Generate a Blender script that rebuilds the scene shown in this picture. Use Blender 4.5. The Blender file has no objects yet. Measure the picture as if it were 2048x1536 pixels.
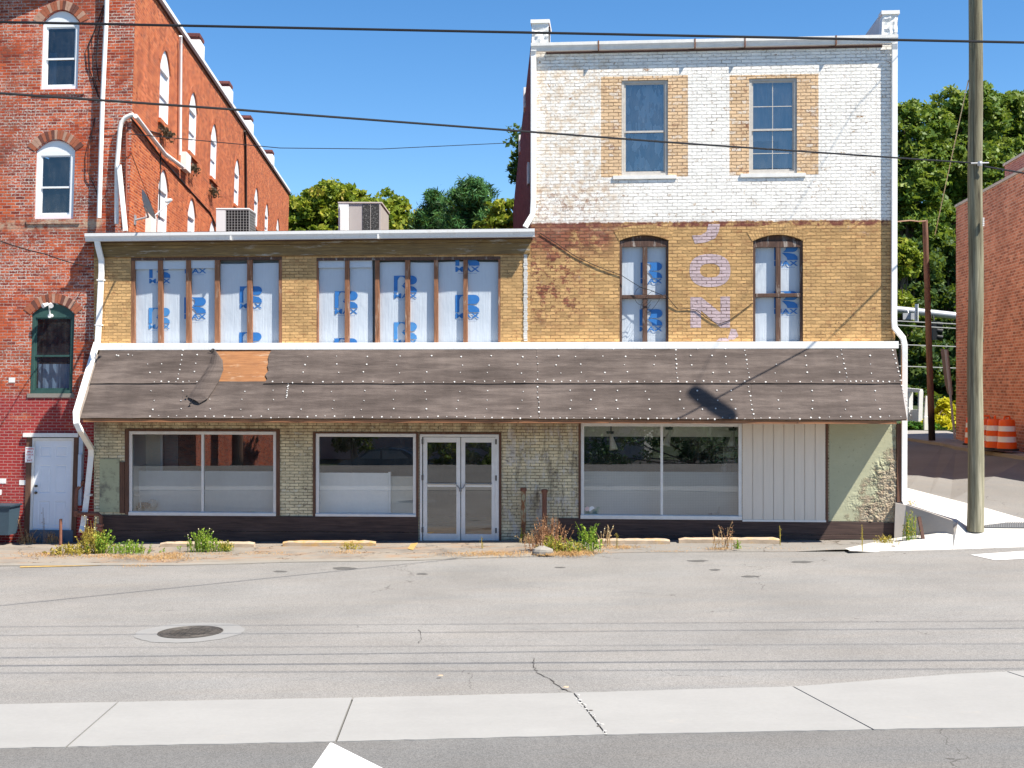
import bpy, math, random
import numpy as np
from mathutils import Vector, Matrix
random.seed(7); RNG = np.random.default_rng(7)
SC = bpy.context.scene
COL = SC.collection
F = 2550.0          # focal length in photo pixels
K = F/1450.0        # depths below are written for a 1450-pixel lens and stretched by K
CZ = 3.7            # camera height
SLOPE = 0.014       # the street climbs gently to the right
SUN = Vector((0.575, -0.36, 1.0)).normalized()

# ------------------------------------------------------------------ frames
class Frame:
    def __init__(self, o, rot, lean=0.0):
        self.o = Vector(o); self.rot = rot; self.lean = lean
        c, s = math.cos(rot), math.sin(rot)
        self.x = Vector((c, s, 0)); self.y = Vector((-s, c, 0))
    def w(self, p):
        q = self.o + self.x*p[0] + self.y*p[1]; q.z = self.o.z + p[2]
        if self.lean: q.x += self.lean*(q.z-CZ)
        return q
    def loc(self, q):
        q = Vector(q); d = q-self.o
        if self.lean: d.x -= self.lean*(q.z-CZ)
        return Vector((d.dot(self.x), d.dot(self.y), q.z-self.o.z))
    def hit(self, px, py, n=0.0):
        """photo pixel -> (x, z) on this frame's wall plane moved n outward"""
        u, v = (px-1024)/F, (768-py)/F
        r = Vector((u, 1, v)); cam = Vector((0, 0, CZ))
        yy = self.y.copy()
        t = (-n - (cam-self.o).dot(Vector((yy.x, yy.y, 0)))) / (r.x*yy.x + r.y*yy.y)
        P = cam + r*t
        if self.lean:
            for _ in range(6):
                q = P.copy(); q.x -= self.lean*(P.z-CZ)
                e = (q-self.o).dot(Vector((yy.x, yy.y, 0))) + n
                t -= e/(r.x*yy.x + r.y*yy.y); P = cam + r*t
        l = self.loc(P)
        return l.x, l.z
WORLD = Frame((0, 0, 0), 0)
YAW = -math.atan(0.045*K)
FAC = Frame((0, 16.9*K, 0), YAW)
LBF = Frame(FAC.w((0, 0.07, 0)), YAW, lean=0.030)

def D(px, py, d):
    d = d*K
    return Vector(((px-1024)/F*d, d, CZ+(768-py)/F*d))
def G(px, py, up=0.0):
    u, v = (px-1024)/F, (768-py)/F
    t = (CZ-up)/(SLOPE*u-v)
    return Vector((u*t, t, CZ+v*t))
def gz(x, y=0): return SLOPE*x

# ------------------------------------------------------------------ objects
def label(o, lab, cat, group=None, kind=None):
    if lab: o['label'] = lab
    if cat: o['category'] = cat
    if group: o['group'] = group
    if kind: o['kind'] = kind
    return o
def thing(name, lab, cat, base=(0, 0, 0), frame=WORLD, group=None):
    o = bpy.data.objects.new(name, None); COL.objects.link(o)
    o.empty_display_size = 0.2
    o.location = frame.w(base); o.rotation_euler = (0, 0, frame.rot)
    return label(o, lab, cat, group)
def root_of(o):
    while o.parent: o = o.parent
    return o

class MB:
    def __init__(self, frame=WORLD):
        self.fr = frame; self.v = []; self.f = []; self.m = []; self.uvs = {}
    def poly(self, pts, mat=0, uv=None):
        i = len(self.v); self.v += [tuple(p) for p in pts]
        self.f.append(tuple(range(i, i+len(pts)))); self.m.append(mat)
        if uv: self.uvs[len(self.f)-1] = uv
        return self
    def mesh(self, verts, faces, mat=0):
        i = len(self.v); self.v += [tuple(p) for p in verts]
        for f in faces: self.f.append(tuple(k+i for k in f)); self.m.append(mat)
        return self
    def box(self, x0, x1, y0, y1, z0, z1, mat=0):
        v = [(x, y, z) for z in (z0, z1) for y in (y0, y1) for x in (x0, x1)]
        return self.mesh(v, [(0, 2, 3, 1), (4, 5, 7, 6), (0, 1, 5, 4), (1, 3, 7, 5), (3, 2, 6, 7), (2, 0, 4, 6)], mat)
    def prism(self, xz, y0, y1, mat=0):
        n = len(xz); v = [(a, y0, b) for a, b in xz]+[(a, y1, b) for a, b in xz]
        fs = [tuple(range(n)), tuple(range(2*n-1, n-1, -1))]
        fs += [(i, i+n, (i+1) % n+n, (i+1) % n) for i in range(n)]
        return self.mesh(v, fs, mat)
    def slab(self, pts, th, mat=0):
        """polygon of 3-D points given thickness downward"""
        n = len(pts); v = [tuple(p) for p in pts]+[(p[0], p[1], p[2]-th) for p in pts]
        fs = [tuple(range(n)), tuple(range(2*n-1, n-1, -1))]
        fs += [(i, i+n, (i+1) % n+n, (i+1) % n) for i in range(n)]
        return self.mesh(v, fs, mat)
    def tube(self, pts, r, n=8, mat=0, cap=True, sq=None):
        pts = [Vector(p) for p in pts]; rr = r if isinstance(r, (list, tuple)) else [r]*len(pts)
        rings = []; up = None
        for i, p in enumerate(pts):
            a = pts[max(i-1, 0)]; b = pts[min(i+1, len(pts)-1)]
            t = (b-a).normalized()
            ref = up if up is not None else (Vector((0, 1, 0)) if abs(t.y) < .9 else Vector((1, 0, 0)))
            s = t.cross(ref)
            if s.length < 1e-4: s = t.cross(Vector((1, 0, 0.2)))
            s.normalize(); w = s.cross(t).normalized(); up = w
            if sq: ring = [p+s*a_*sq[0]/2+w*b_*sq[1]/2 for a_, b_ in ((-1, -1), (1, -1), (1, 1), (-1, 1))]
            else: ring = [p+(s*math.cos(q)+w*math.sin(q))*rr[i] for q in [2*math.pi*k/n for k in range(n)]]
            rings.append(ring)
        m = len(rings[0]); v = [q for g in rings for q in g]; fs = []
        for i in range(len(rings)-1):
            for k in range(m):
                fs.append((i*m+k, i*m+(k+1) % m, (i+1)*m+(k+1) % m, (i+1)*m+k))
        if cap: fs += [tuple(range(m-1, -1, -1)), tuple(range((len(rings)-1)*m, len(rings)*m))]
        return self.mesh(v, fs, mat)
    def lathe(self, c, prof, n=16, mat=0, axis='z', cap=True):
        v = []; fs = []
        for r, h in prof:
            for k in range(n):
                q = 2*math.pi*k/n; a, b = r*math.cos(q), r*math.sin(q)
                v.append((c[0]+a, c[1]+b, c[2]+h) if axis == 'z' else (c[0]+a, c[1]+h, c[2]+b))
        for i in range(len(prof)-1):
            for k in range(n): fs.append((i*n+k, i*n+(k+1) % n, (i+1)*n+(k+1) % n, (i+1)*n+k))
        if cap: fs += [tuple(range(n-1, -1, -1)), tuple(range((len(prof)-1)*n, len(prof)*n))]
        return self.mesh(v, fs, mat)
    def build(self, name, mats, parent=None, smooth=False, bevel=0, fix=True):
        me = bpy.data.meshes.new(name)
        wv = [self.fr.w(p) for p in self.v]
        o = bpy.data.objects.new(name, me); COL.objects.link(o)
        if parent is not None:
            o.parent = parent
            r = root_of(parent)
            inv = (Matrix.Translation(r.location) @ r.rotation_euler.to_matrix().to_4x4()).inverted()
        else:
            xs = [p.x for p in wv]; ys = [p.y for p in wv]; zs = [p.z for p in wv]
            o.location = ((min(xs)+max(xs))/2, (min(ys)+max(ys))/2, min(zs))
            inv = Matrix.Translation(-Vector(o.location))
        me.from_pydata([inv @ p for p in wv], [], self.f)
        for mt in (mats if isinstance(mats, (list, tuple)) else [mats]): me.materials.append(mt)
        me.polygons.foreach_set('material_index', self.m)
        if smooth: me.polygons.foreach_set('use_smooth', [True]*len(self.f))
        uvl = me.uv_layers.new(name='UVMap'); d = uvl.data; k = 0
        for fi, f in enumerate(self.f):
            if fi in self.uvs:
                for t in self.uvs[fi]: d[k].uv = t; k += 1
                continue
            P = [Vector(self.v[i]) for i in f]
            nrm = Vector((0, 0, 0))
            for a in range(len(P)):
                p, q = P[a], P[(a+1) % len(P)]
                nrm += Vector(((p.y-q.y)*(p.z+q.z), (p.z-q.z)*(p.x+q.x), (p.x-q.x)*(p.y+q.y)))
            ax = max(range(3), key=lambda a: abs(nrm[a]))
            for p in P:
                d[k].uv = (p.y, p.z) if ax == 0 else ((p.x, p.z) if ax == 1 else (p.x, p.y)); k += 1
        me.update()
        if fix:
            import bmesh
            bm = bmesh.new(); bm.from_mesh(me)
            bmesh.ops.recalc_face_normals(bm, faces=bm.faces)
            bm.to_mesh(me); bm.free()
        if bevel:
            b = o.modifiers.new('bevel', 'BEVEL'); b.width = bevel; b.segments = 2; b.limit_method = 'ANGLE'
        if smooth:
            try: me.set_sharp_from_angle(angle=math.radians(45))
            except Exception: pass
        return o

def arc_pts(x0, x1, zs, rise, n=10):
    return [(x0+(x1-x0)*i/n, zs+rise*(1-((2*i/n-1)**2))) for i in range(n+1)]

def wall_sheet(mb, x0, x1, z0, z1, holes=(), matfn=None, xc=(), zc=(), dep=0.2, y=0.0, rmat=None):
    """a wall face at local y with rectangular or arched holes (x0,x1,z0,z1,rise) and their reveals"""
    xs = sorted({round(a, 4) for a in [x0, x1, *xc, *[h[0] for h in holes], *[h[1] for h in holes]] if x0-1e-6 <= a <= x1+1e-6})
    zs = sorted({round(a, 4) for a in [z0, z1, *zc, *[h[2] for h in holes], *[h[3] for h in holes]] if z0-1e-6 <= a <= z1+1e-6})
    mf = matfn or (lambda a, b: 0)
    for i in range(len(xs)-1):
        for j in range(len(zs)-1):
            cx, cz = (xs[i]+xs[i+1])/2, (zs[j]+zs[j+1])/2
            if any(h[0] < cx < h[1] and h[2] < cz < h[3] for h in holes): continue
            mb.poly([(xs[i], y, zs[j]), (xs[i+1], y, zs[j]), (xs[i+1], y, zs[j+1]), (xs[i], y, zs[j+1])], mf(cx, cz))
    for h in holes:
        a, b, c, d_ = h[:4]; rise = h[4] if len(h) > 4 else 0
        m = mf((a+b)/2, (c+d_)/2) if rmat is None else rmat
        zsp = d_-rise
        def rev(p, q): mb.poly([(p[0], y, p[1]), (q[0], y, q[1]), (q[0], y+dep, q[1]), (p[0], y+dep, p[1])], m)
        rev((a, c), (b, c)); rev((a, c), (a, zsp)); rev((b, c), (b, zsp))
        if rise:
            A = arc_pts(a, b, zsp, rise)
            for k in range(len(A)-1): rev(A[k], A[k+1])
            h2 = len(A)//2
            for k in range(h2):
                mb.poly([(A[k][0], y, A[k][1]), (A[k+1][0], y, A[k+1][1]), (A[k+1][0], y, d_), (A[k][0], y, d_)], mf((a+b)/2, d_))
            for k in range(h2, len(A)-1):
                mb.poly([(A[k][0], y, A[k][1]), (A[k+1][0], y, A[k+1][1]), (A[k+1][0], y, d_), (A[k][0], y, d_)], mf((a+b)/2, d_))
        else: rev((a, d_), (b, d_))

def text_polys(s, height, width=None, align='CENTER'):
    """flat lettering as (verts2d, faces)"""
    cu = bpy.data.curves.new('t', 'FONT'); cu.body = s; cu.align_x = align; cu.size = 1; cu.resolution_u = 3
    cu.offset = 0.022
    ob = bpy.data.objects.new('t', cu); COL.objects.link(ob)
    dg = bpy.context.evaluated_depsgraph_get(); dg.update()
    me = ob.evaluated_get(dg).to_mesh()
    v = [(p.co.x, p.co.y) for p in me.vertices]; f = [tuple(q.vertices) for q in me.polygons]
    ob.evaluated_get(dg).to_mesh_clear()
    bpy.data.objects.remove(ob); bpy.data.curves.remove(cu)
    if not v: return [], []
    xs = [a for a, b in v]; ys = [b for a, b in v]
    w, h = max(xs)-min(xs), max(ys)-min(ys); x0, y0 = min(xs), min(ys)
    sy = height/h; sx = (width/w) if width else sy
    return [((a-x0)*sx, (b-y0)*sy) for a, b in v], f
def put_text(mb, s, x0, z0, width, height, y, mat=0):
    v, f = text_polys(s, height, width)
    mb.mesh([(x0+a, y, z0+b) for a, b in v], f, mat)

# ------------------------------------------------------------------ materials
def C(r, g, b, k=1.0):
    f = lambda c: (c/12.92 if c <= .04045 else ((c+.055)/1.055)**2.4)
    return (f(r/255)*k, f(g/255)*k, f(b/255)*k, 1)
class M:
    def __init__(self, name, rough=.85, spec=.3, metal=0):
        self.m = bpy.data.materials.new(name); self.m.use_nodes = True
        self.nt = self.m.node_tree; self.p = self.nt.nodes['Principled BSDF']
        self.p.inputs['Roughness'].default_value = rough
        self.p.inputs['Specular IOR Level'].default_value = spec
        self.p.inputs['Metallic'].default_value = metal
        self._uv = None; self._xyz = None
    def node(self, t, props=None, **ins):
        n = self.nt.nodes.new(t)
        for k, v in (props or {}).items(): setattr(n, k, v)
        for k, v in ins.items():
            s = n.inputs[int(k[1:])] if k[0] == '_' else n.inputs[k.replace('__', ' ')]
            self.set(s, v)
        return n
    def set(self, s, v):
        if isinstance(v, bpy.types.NodeSocket): self.nt.links.new(v, s)
        elif v is not None:
            if s.type == 'RGBA' and not hasattr(v, '__len__'): v = (v, v, v, 1)
            if s.type == 'RGBA' and len(v) == 3: v = (*v, 1)
            if s.type == 'VECTOR' and len(v) == 4: v = v[:3]
            s.default_value = v
    def uv(self):
        if not self._uv: self._uv = self.node('ShaderNodeUVMap').outputs[0]
        return self._uv
    def obj(self): return self.node('ShaderNodeTexCoord').outputs['Object']
    def xyz(self):
        if not self._xyz:
            n = self.node('ShaderNodeSeparateXYZ', Vector=self.uv()); self._xyz = (n.outputs[0], n.outputs[1])
        return self._xyz
    def map(self, vec, scale=(1, 1, 1), rot=(0, 0, 0), loc=(0, 0, 0)):
        return self.node('ShaderNodeMapping', Vector=vec, Scale=scale, Rotation=rot, Location=loc).outputs[0]
    def noise(self, scale, detail=5, rough=.6, vec=None, dist=0, sx=1, sy=1, off=0):
        v = vec if vec is not None else self.uv()
        if sx != 1 or sy != 1 or off: v = self.map(v, (sx, sy, 1), loc=(off, off*.7, 0))
        return self.node('ShaderNodeTexNoise', Vector=v, Scale=scale, Detail=detail, Roughness=rough, Distortion=dist).outputs[0]
    def math(self, op, a, b=0.0, c=None, clamp=False):
        n = self.node('ShaderNodeMath', {'operation': op, 'use_clamp': clamp}, _0=a, _1=b)
        if c is not None: self.set(n.inputs[2], c)
        return n.outputs[0]
    def step(self, v, lo, hi):
        return self.node('ShaderNodeMapRange', {'clamp': True}, Value=v, From__Min=lo, From__Max=hi).outputs[0]
    def ramp(self, fac, stops, interp='LINEAR'):
        n = self.node('ShaderNodeValToRGB', Fac=fac); cr = n.color_ramp; cr.interpolation = interp
        while len(cr.elements) < len(stops): cr.elements.new(.5)
        for e, (p, c) in zip(cr.elements, stops): e.position = p; e.color = c if len(c) == 4 else (*c, 1)
        return n.outputs[0]
    def mix(self, fac, a, b, mode='MIX'):
        n = self.node('ShaderNodeMix', {'data_type': 'RGBA', 'blend_type': mode})
        self.set(n.inputs[0], fac); self.set(n.inputs[6], a); self.set(n.inputs[7], b)
        return n.outputs[2]
    def mul(self, a, b): return self.math('MULTIPLY', a, b)
    def add(self, a, b): return self.math('ADD', a, b)
    def sub(self, a, b): return self.math('SUBTRACT', a, b)
    def val(self, lo, hi, fac): return self.node('ShaderNodeMapRange', Value=fac, To__Min=lo, To__Max=hi).outputs[0]
    def scale(self, col, f):
        return self.node('ShaderNodeVectorMath', {'operation': 'SCALE'}, _0=col, Scale=f).outputs[0]
    def rect(self, u0, u1, v0, v1, soft=.01, jit=None):
        u, v = self.xyz()
        if jit is not None: u = self.add(u, jit); v = self.add(v, jit)
        a = self.mul(self.step(u, u0-soft, u0+soft), self.step(u, u1+soft, u1-soft))
        b = self.mul(self.step(v, v0-soft, v0+soft), self.step(v, v1+soft, v1-soft))
        return self.mul(a, b)
    def bump(self, h, strength=.5, dist=.01):
        n = self.node('ShaderNodeBump', Height=h, Strength=strength, Distance=dist).outputs[0]
        self.set(self.p.inputs['Normal'], n)
    def color(self, c): self.set(self.p.inputs['Base Color'], c); return self
    def rough(self, r): self.set(self.p.inputs['Roughness'], r); return self

def plain(name, col, rough=.7, var=.15, scale=6, bump=0, metal=0, spec=.3, sx=1, sy=1, coord='uv'):
    m = M(name, rough, spec, metal)
    vec = m.uv() if coord == 'uv' else m.obj()
    n = m.noise(scale, 6, .65, vec=vec, sx=sx, sy=sy)
    m.color(m.scale(col, m.val(1-var*1.6, 1+var*1.6, n)))
    if bump: m.bump(n, bump, .01)
    return m.m
def wood(name, col, dark, scale=1.0, horiz=True, rough=.8, wear=None):
    m = M(name, rough)
    n = m.noise(5*scale, 8, .65, sx=(.35 if horiz else 6), sy=(6 if horiz else .35), dist=.4)
    n2 = m.noise(1.6*scale, 4)
    c = m.mix(m.step(n, .3, .7), dark, col)
    c = m.scale(c, m.val(.7, 1.25, n2))
    if wear: c = m.mix(m.step(m.noise(3, 8, .7, sx=(.5 if horiz else 3), sy=(3 if horiz else .5), off=9), .56, .66), c, wear)
    m.color(c); m.bump(n, .35, .01)
    return m.m

def bricks(name, stops, mortar, layers=None, bump=.8, bw=.215, rh=.0715, ms=.006, stain=.25, rough=.9, jitter=.004, big=1.0):
    m = M(name, rough, .2)
    w = m.node('ShaderNodeTexNoise', Vector=m.uv(), Scale=8, Detail=6, Roughness=.65)
    off = m.node('ShaderNodeVectorMath', {'operation': 'SUBTRACT'}, _0=w.outputs[1], _1=(.5, .5, .5))
    off = m.node('ShaderNodeVectorMath', {'operation': 'SCALE'}, _0=off.outputs[0], Scale=jitter*4)
    vec = m.node('ShaderNodeVectorMath', {'operation': 'ADD'}, _0=m.uv(), _1=off.outputs[0]).outputs[0]
    b = m.node('ShaderNodeTexBrick', {'offset': .5}, Vector=vec, Color1=(0, 0, 0, 1), Color2=(1, 1, 1, 1), Mortar=(.5, .5, .5, 1),
               Scale=1.0, Mortar__Size=ms, Mortar__Smooth=.35, Bias=0, Brick__Width=bw, Row__Height=rh)
    rand, fac = b.outputs[0], b.outputs[1]
    n1 = m.noise(.9*big, 6, .65); n2 = m.noise(22, 6, .7); n3 = m.noise(4.5, 6, .7, off=3)
    sel = m.math('ADD', m.mul(m.node('ShaderNodeSeparateColor', Color=rand).outputs[0], .55), m.add(m.mul(n1, .35), m.mul(n2, .15)))
    col = m.ramp(sel, stops)
    col = m.mix(m.mul(fac, m.step(n3, .15, .6)), col, mortar)
    ctx = dict(m=m, rand=m.node('ShaderNodeSeparateColor', Color=rand).outputs[0], fac=fac, n1=n1, n2=n2, n3=n3)
    hgt = m.add(m.mul(fac, -1.0), m.mul(n2, .55))
    ctx['h'] = hgt
    for L in (layers or []): col = L(ctx, col)
    if stain:
        st = m.noise(1.3, 7, .7, sx=1.4, sy=.45, off=21)
        col = m.scale(col, m.val(1+stain*.7, 1-stain, m.step(st, .35, .75)))
    m.color(col); m.bump(ctx['h'], bump, .012)
    return m
def paint(color, region=None, thr=.42, soft=.05, crack=.7, crack_shade_col=None, vary=.12, wr=.25, bvar=.10, clo=.40):
    """a paint coat worn off in patches; cracks and joint shadow coloured dark"""
    def L(c, col):
        m = c['m']
        w = m.add(m.add(m.mul(c['n3'], .6), m.mul(c['n2'], .25)), m.mul(c['rand'], wr))
        t = thr
        msk = m.step(w, thr-soft, thr+soft) if not hasattr(thr, 'links') else m.step(m.sub(w, thr), -soft, soft)
        if region is not None: msk = m.mul(msk, region(m))
        pc = m.scale(color, m.val(1-vary*1.5, 1+vary*1.5, m.noise(2.2, 6, .6, off=5)))
        pc = m.scale(pc, m.val(1-bvar, 1+bvar*.8, c['rand']))
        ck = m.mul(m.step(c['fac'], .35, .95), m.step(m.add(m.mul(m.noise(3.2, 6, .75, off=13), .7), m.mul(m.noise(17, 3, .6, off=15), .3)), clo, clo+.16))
        pc = m.mix(m.mul(ck, crack), pc, crack_shade_col or (.05, .035, .025, 1))  # joint dirt and cracks, with the thin joint shadow painted into the colour
        return m.mix(msk, col, pc)
    return L
# ------------------------------------------------------------------ material library
MORT = (.45, .40, .35, 1)
RED = [(.16, (.10, .025, .022)), (.32, (.25, .042, .022)), (.50, (.43, .072, .026)), (.72, (.54, .115, .042)), (.95, (.34, .06, .032))]
ORG = [(.2, (.20, .042, .02)), (.42, (.39, .080, .026)), (.62, (.50, .12, .036)), (.9, (.58, .19, .07))]
def left_layers():
    def eff(c, col):                     # lime bloom and pointing smears
        m = c['m']
        k = m.mul(m.step(m.add(m.mul(c['n3'], .55), m.mul(m.noise(.8, 5, .6, off=31), .6)), .53, .62), m.step(c['n2'], .38, .55))
        k = m.mul(k, m.math('MAXIMUM', m.mul(c['fac'], 1.0), m.mul(m.step(c['n2'], .50, .60), .55)))
        return m.mix(k, col, (.60, .54, .48, 1))
    def dark(c, col):
        m = c['m']
        k = m.mul(m.step(m.noise(.55, 6, .72, off=17, sy=1.5), .48, .62), m.step(m.add(m.mul(c['rand'], .5), m.mul(c['n3'], .6)), .42, .62))
        return m.mix(m.mul(k, .75), col, (.085, .045, .04, 1))
    def band(c, col):                    # pale soldier band over the second floor
        m = c['m']; return m.mix(m.mul(m.rect(-40, -10, 7.42, 7.66, .05), m.step(c['n3'], .4, .6)), col, (.5, .36, .25, 1))
    def redpaint(c, col):                # old red paint on the ground floor
        m = c['m']; jit = m.mul(m.sub(c['n3'], .5), .6)
        k = m.mul(m.rect(-40, -5, -2, 3.45, .12, jit), m.step(m.add(m.mul(c['n3'], .6), m.mul(c['n1'], .4)), .36, .46))
        pc = m.scale((.30, .028, .030, 1), m.val(.7, 1.3, c['n1']))
        pc = m.mix(m.mul(c['fac'], .55), pc, (.5, .34, .30, 1))
        return m.mix(m.mul(k, .92), col, pc)
    def pale(c, col):
        m = c['m']; return m.mix(m.mul(m.mul(c['fac'], m.step(m.noise(.7, 5, .7, off=51), .42, .6)), .8), col, (.50, .42, .36, 1))
    return [pale, dark, eff, band, redpaint]
mBrickL = bricks('weathered red brick', RED, (.26, .13, .10, 1), left_layers(), ms=.010, stain=.22, jitter=.006).m
def side_layers():
    def eff(c, col):
        m = c['m']; k = m.mul(m.step(m.noise(1.4, 7, .72, off=7), .58, .68), m.step(c['n2'], .45, .6))
        return m.mix(m.mul(k, .4), col, (.6, .42, .33, 1))
    def dk(c, col):
        m = c['m']; return m.mix(m.mul(m.step(m.noise(.8, 7, .7, off=11, sy=.6), .55, .75), .5), col, (.14, .05, .03, 1))
    return [eff, dk]
mBrickS = bricks('orange red brick', ORG, (.50, .26, .16, 1), side_layers(), ms=.010, jitter=.006).m
mBrickW = bricks('dark party wall brick', [(.2, (.10, .035, .035)), (.6, (.17, .06, .055)), (.9, (.24, .085, .07))], (.12, .07, .065, 1), [], ms=.006, rh=.12).m
mBrickR = bricks('red brick with soot', [(.2, (.27, .095, .06)), (.45, (.47, .165, .095)), (.65, (.58, .22, .13)), (.9, (.66, .30, .19))], (.62, .46, .37, 1),
    [lambda c, col: c['m'].mix(c['m'].mul(c['m'].step(c['m'].noise(.35, 7, .7, off=4), .5, .7), .5), col, (.22, .09, .06, 1)),
     lambda c, col: c['m'].mix(c['m'].mul(c['m'].step(c['m'].noise(.9, 7, .75, off=14), .6, .72), .35), col, (.6, .45, .34, 1))], ms=.014, stain=.2, rh=.10, bw=.30).m

YEL = (.56, .345, .150, 1); YELD = (.15, .05, .03, 1)
BASE = [(.2, (.13, .045, .03)), (.5, (.25, .085, .05)), (.85, (.34, .14, .085))]
def dabs(c, col, color, lo, hi, sc=2.5, k=.7, off=41):
    m = c['m']; return m.mix(m.mul(m.mul(m.step(m.noise(sc, 7, .75, off=off), lo, hi), m.step(c['n2'], .35, .6)), k), col, color)
def chips(lo=.64, hi=.68, color=(.27, .13, .08, 1), k=.85, sc=9, big=1.0, off=101, blo=.46):
    def L(c, col):
        m = c['m']; return m.mix(m.mul(m.mul(m.step(m.noise(sc, 6, .78, off=off, sx=.7, sy=1.3), lo, hi), m.step(m.noise(big, 5, .65, off=off+3), blo, blo+.14)), k), col, color)
    return L
mYelLow = bricks('yellow painted brick', BASE, (.12, .07, .05, 1), [
    paint(YEL, thr=.335, crack=.75, crack_shade_col=(.17, .09, .04, 1), vary=.26, bvar=.22, clo=.42),
    lambda c, col: dabs(c, col, (.30, .17, .07, 1), .56, .68, 1.6, .55), chips(.55, .62, (.34, .15, .065, 1), .65, 5, 1.0, 101, .40), chips(.61, .65, (.08, .045, .03, 1), .85, 11, 1.6, 131, .40)], bump=1.3, stain=.22, jitter=.008, ms=.008).m
mSage = bricks('sage painted brick', BASE, (.10, .08, .06, 1), [
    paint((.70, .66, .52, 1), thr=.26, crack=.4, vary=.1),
    paint((.66, .57, .37, 1), thr=.405, soft=.03, crack=.85, crack_shade_col=(.13, .10, .065, 1), vary=.22, bvar=.14, clo=.36),
    # the pier beside the door: bare brick, white blotches and soot streaks under the roof
    lambda c, col: c['m'].mix(c['m'].mul(c['m'].rect(-.2, 1.62, -.5, 2.75, .12), c['m'].mul(c['m'].step(c['m'].noise(2.6, 7, .75, off=71, sx=1.6, sy=.6), .50, .60), .9)), col, (.62, .58, .52, 1)),
    lambda c, col: c['m'].mix(c['m'].mul(c['m'].rect(-.2, 1.6, -.5, 2.9, .15), c['m'].mul(c['m'].step(c['m'].noise(2.2, 7, .7, off=55, sx=2.2, sy=.45), .52, .68), .85)), col, (.075, .055, .045, 1)),
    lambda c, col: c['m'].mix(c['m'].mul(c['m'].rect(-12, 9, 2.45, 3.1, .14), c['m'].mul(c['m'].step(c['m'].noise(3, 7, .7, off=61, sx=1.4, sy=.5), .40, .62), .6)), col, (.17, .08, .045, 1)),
    lambda c, col: dabs(c, col, (.35, .10, .07, 1), .66, .70, 3.1, .7, 81), chips(.56, .62, (.10, .075, .06, 1), .8, 8, 1.2, 141, .38), chips(.62, .66, (.66, .60, .50, 1), .7, 6, .9, 151)], bump=1.2, stain=.25, jitter=.007, ms=.008).m
# ------------------------------------------------------------------ ground
def asphalt(name, col, speck=.5, tint=(.93, .89, .85)):
    m = M(name, .92, .15)
    n1 = m.noise(.35, 6, .6); n2 = m.noise(55, 3, .7); n3 = m.noise(1.1, 5, .65, sx=.25, sy=1.6, off=8)
    v = m.node('ShaderNodeTexVoronoi', Vector=m.uv(), Scale=95).outputs[1]
    vr = m.node('ShaderNodeSeparateColor', Color=v).outputs[0]
    f = m.mul(m.val(.68, 1.32, n1), m.mul(m.val(1-.5*speck, 1+.5*speck, n2), m.mul(m.val(.78, 1.22, n3), m.val(1-.55*speck, 1+.55*speck, vr))))
    c = m.scale(m.mix(m.step(n3, .3, .7), col, [col[i]*tint[i] for i in range(3)]), f)
    ck = m.node('ShaderNodeTexVoronoi', {'feature': 'DISTANCE_TO_EDGE'}, Vector=m.node('ShaderNodeVectorMath', {'operation': 'ADD'}, _0=m.uv(), _1=m.node('ShaderNodeTexNoise', Vector=m.uv(), Scale=1.8, Detail=6).outputs[1]).outputs[0], Scale=.17).outputs[0]
    k = m.mul(m.step(ck, .0022, .0008), m.step(m.noise(.5, 3, off=3), .52, .56))
    c = m.mix(m.mul(k, .6), c, (.05, .045, .04, 1))
    st = m.mul(m.step(m.noise(1.7, 6, .72, sx=.5, sy=2.2, off=33), .63, .72), .45)
    c = m.mix(st, c, (.10, .095, .09, 1))
    m.color(c); m.bump(m.add(n2, vr), .35, .008)
    return m.m
mAsph = asphalt('old grey asphalt', (.228, .224, .216, 1), .5)
mAsphD = asphalt('darker asphalt', (.158, .157, .154, 1), .5)
mAsphS = asphalt('side street asphalt', (.19, .187, .18, 1), .3)
def concrete(name, col, var=.14, scale=1.0, stain=(.35, .32, .28)):
    m = M(name, .88, .2)
    n = m.noise(.8*scale, 7, .65); n2 = m.noise(16*scale, 5, .7); n3 = m.noise(2.2*scale, 7, .7, sx=.3, off=5)
    c = m.scale(col, m.mul(m.val(1-var, 1+var, n), m.mul(m.val(.92, 1.08, n2), m.val(.93, 1.07, n3))))
    c = m.mix(m.mul(m.step(m.noise(1.9*scale, 7, .72, off=9), .62, .74), .35), c, (*stain, 1))
    c = m.mix(m.mul(m.step(m.noise(6*scale, 6, .8, off=19), .66, .70), .5), c, (stain[0]*.55, stain[1]*.55, stain[2]*.5, 1))
    m.color(c); m.bump(n2, .25, .006); return m.m
mStrip = concrete('pale concrete strip', (.285, .28, .268, 1), .13)
mConc = concrete('new white concrete', (.52, .505, .475, 1), .09)
mConcG = concrete('grey retaining concrete', (.38, .345, .31, 1), .18)
mConcK = concrete('worn kerb concrete', (.25, .23, .20, 1), .3)
mStop = concrete('parking stop concrete', (.42, .36, .29, 1), .25, 2)
mApron = M('broken apron paving', .92, .15)
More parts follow.
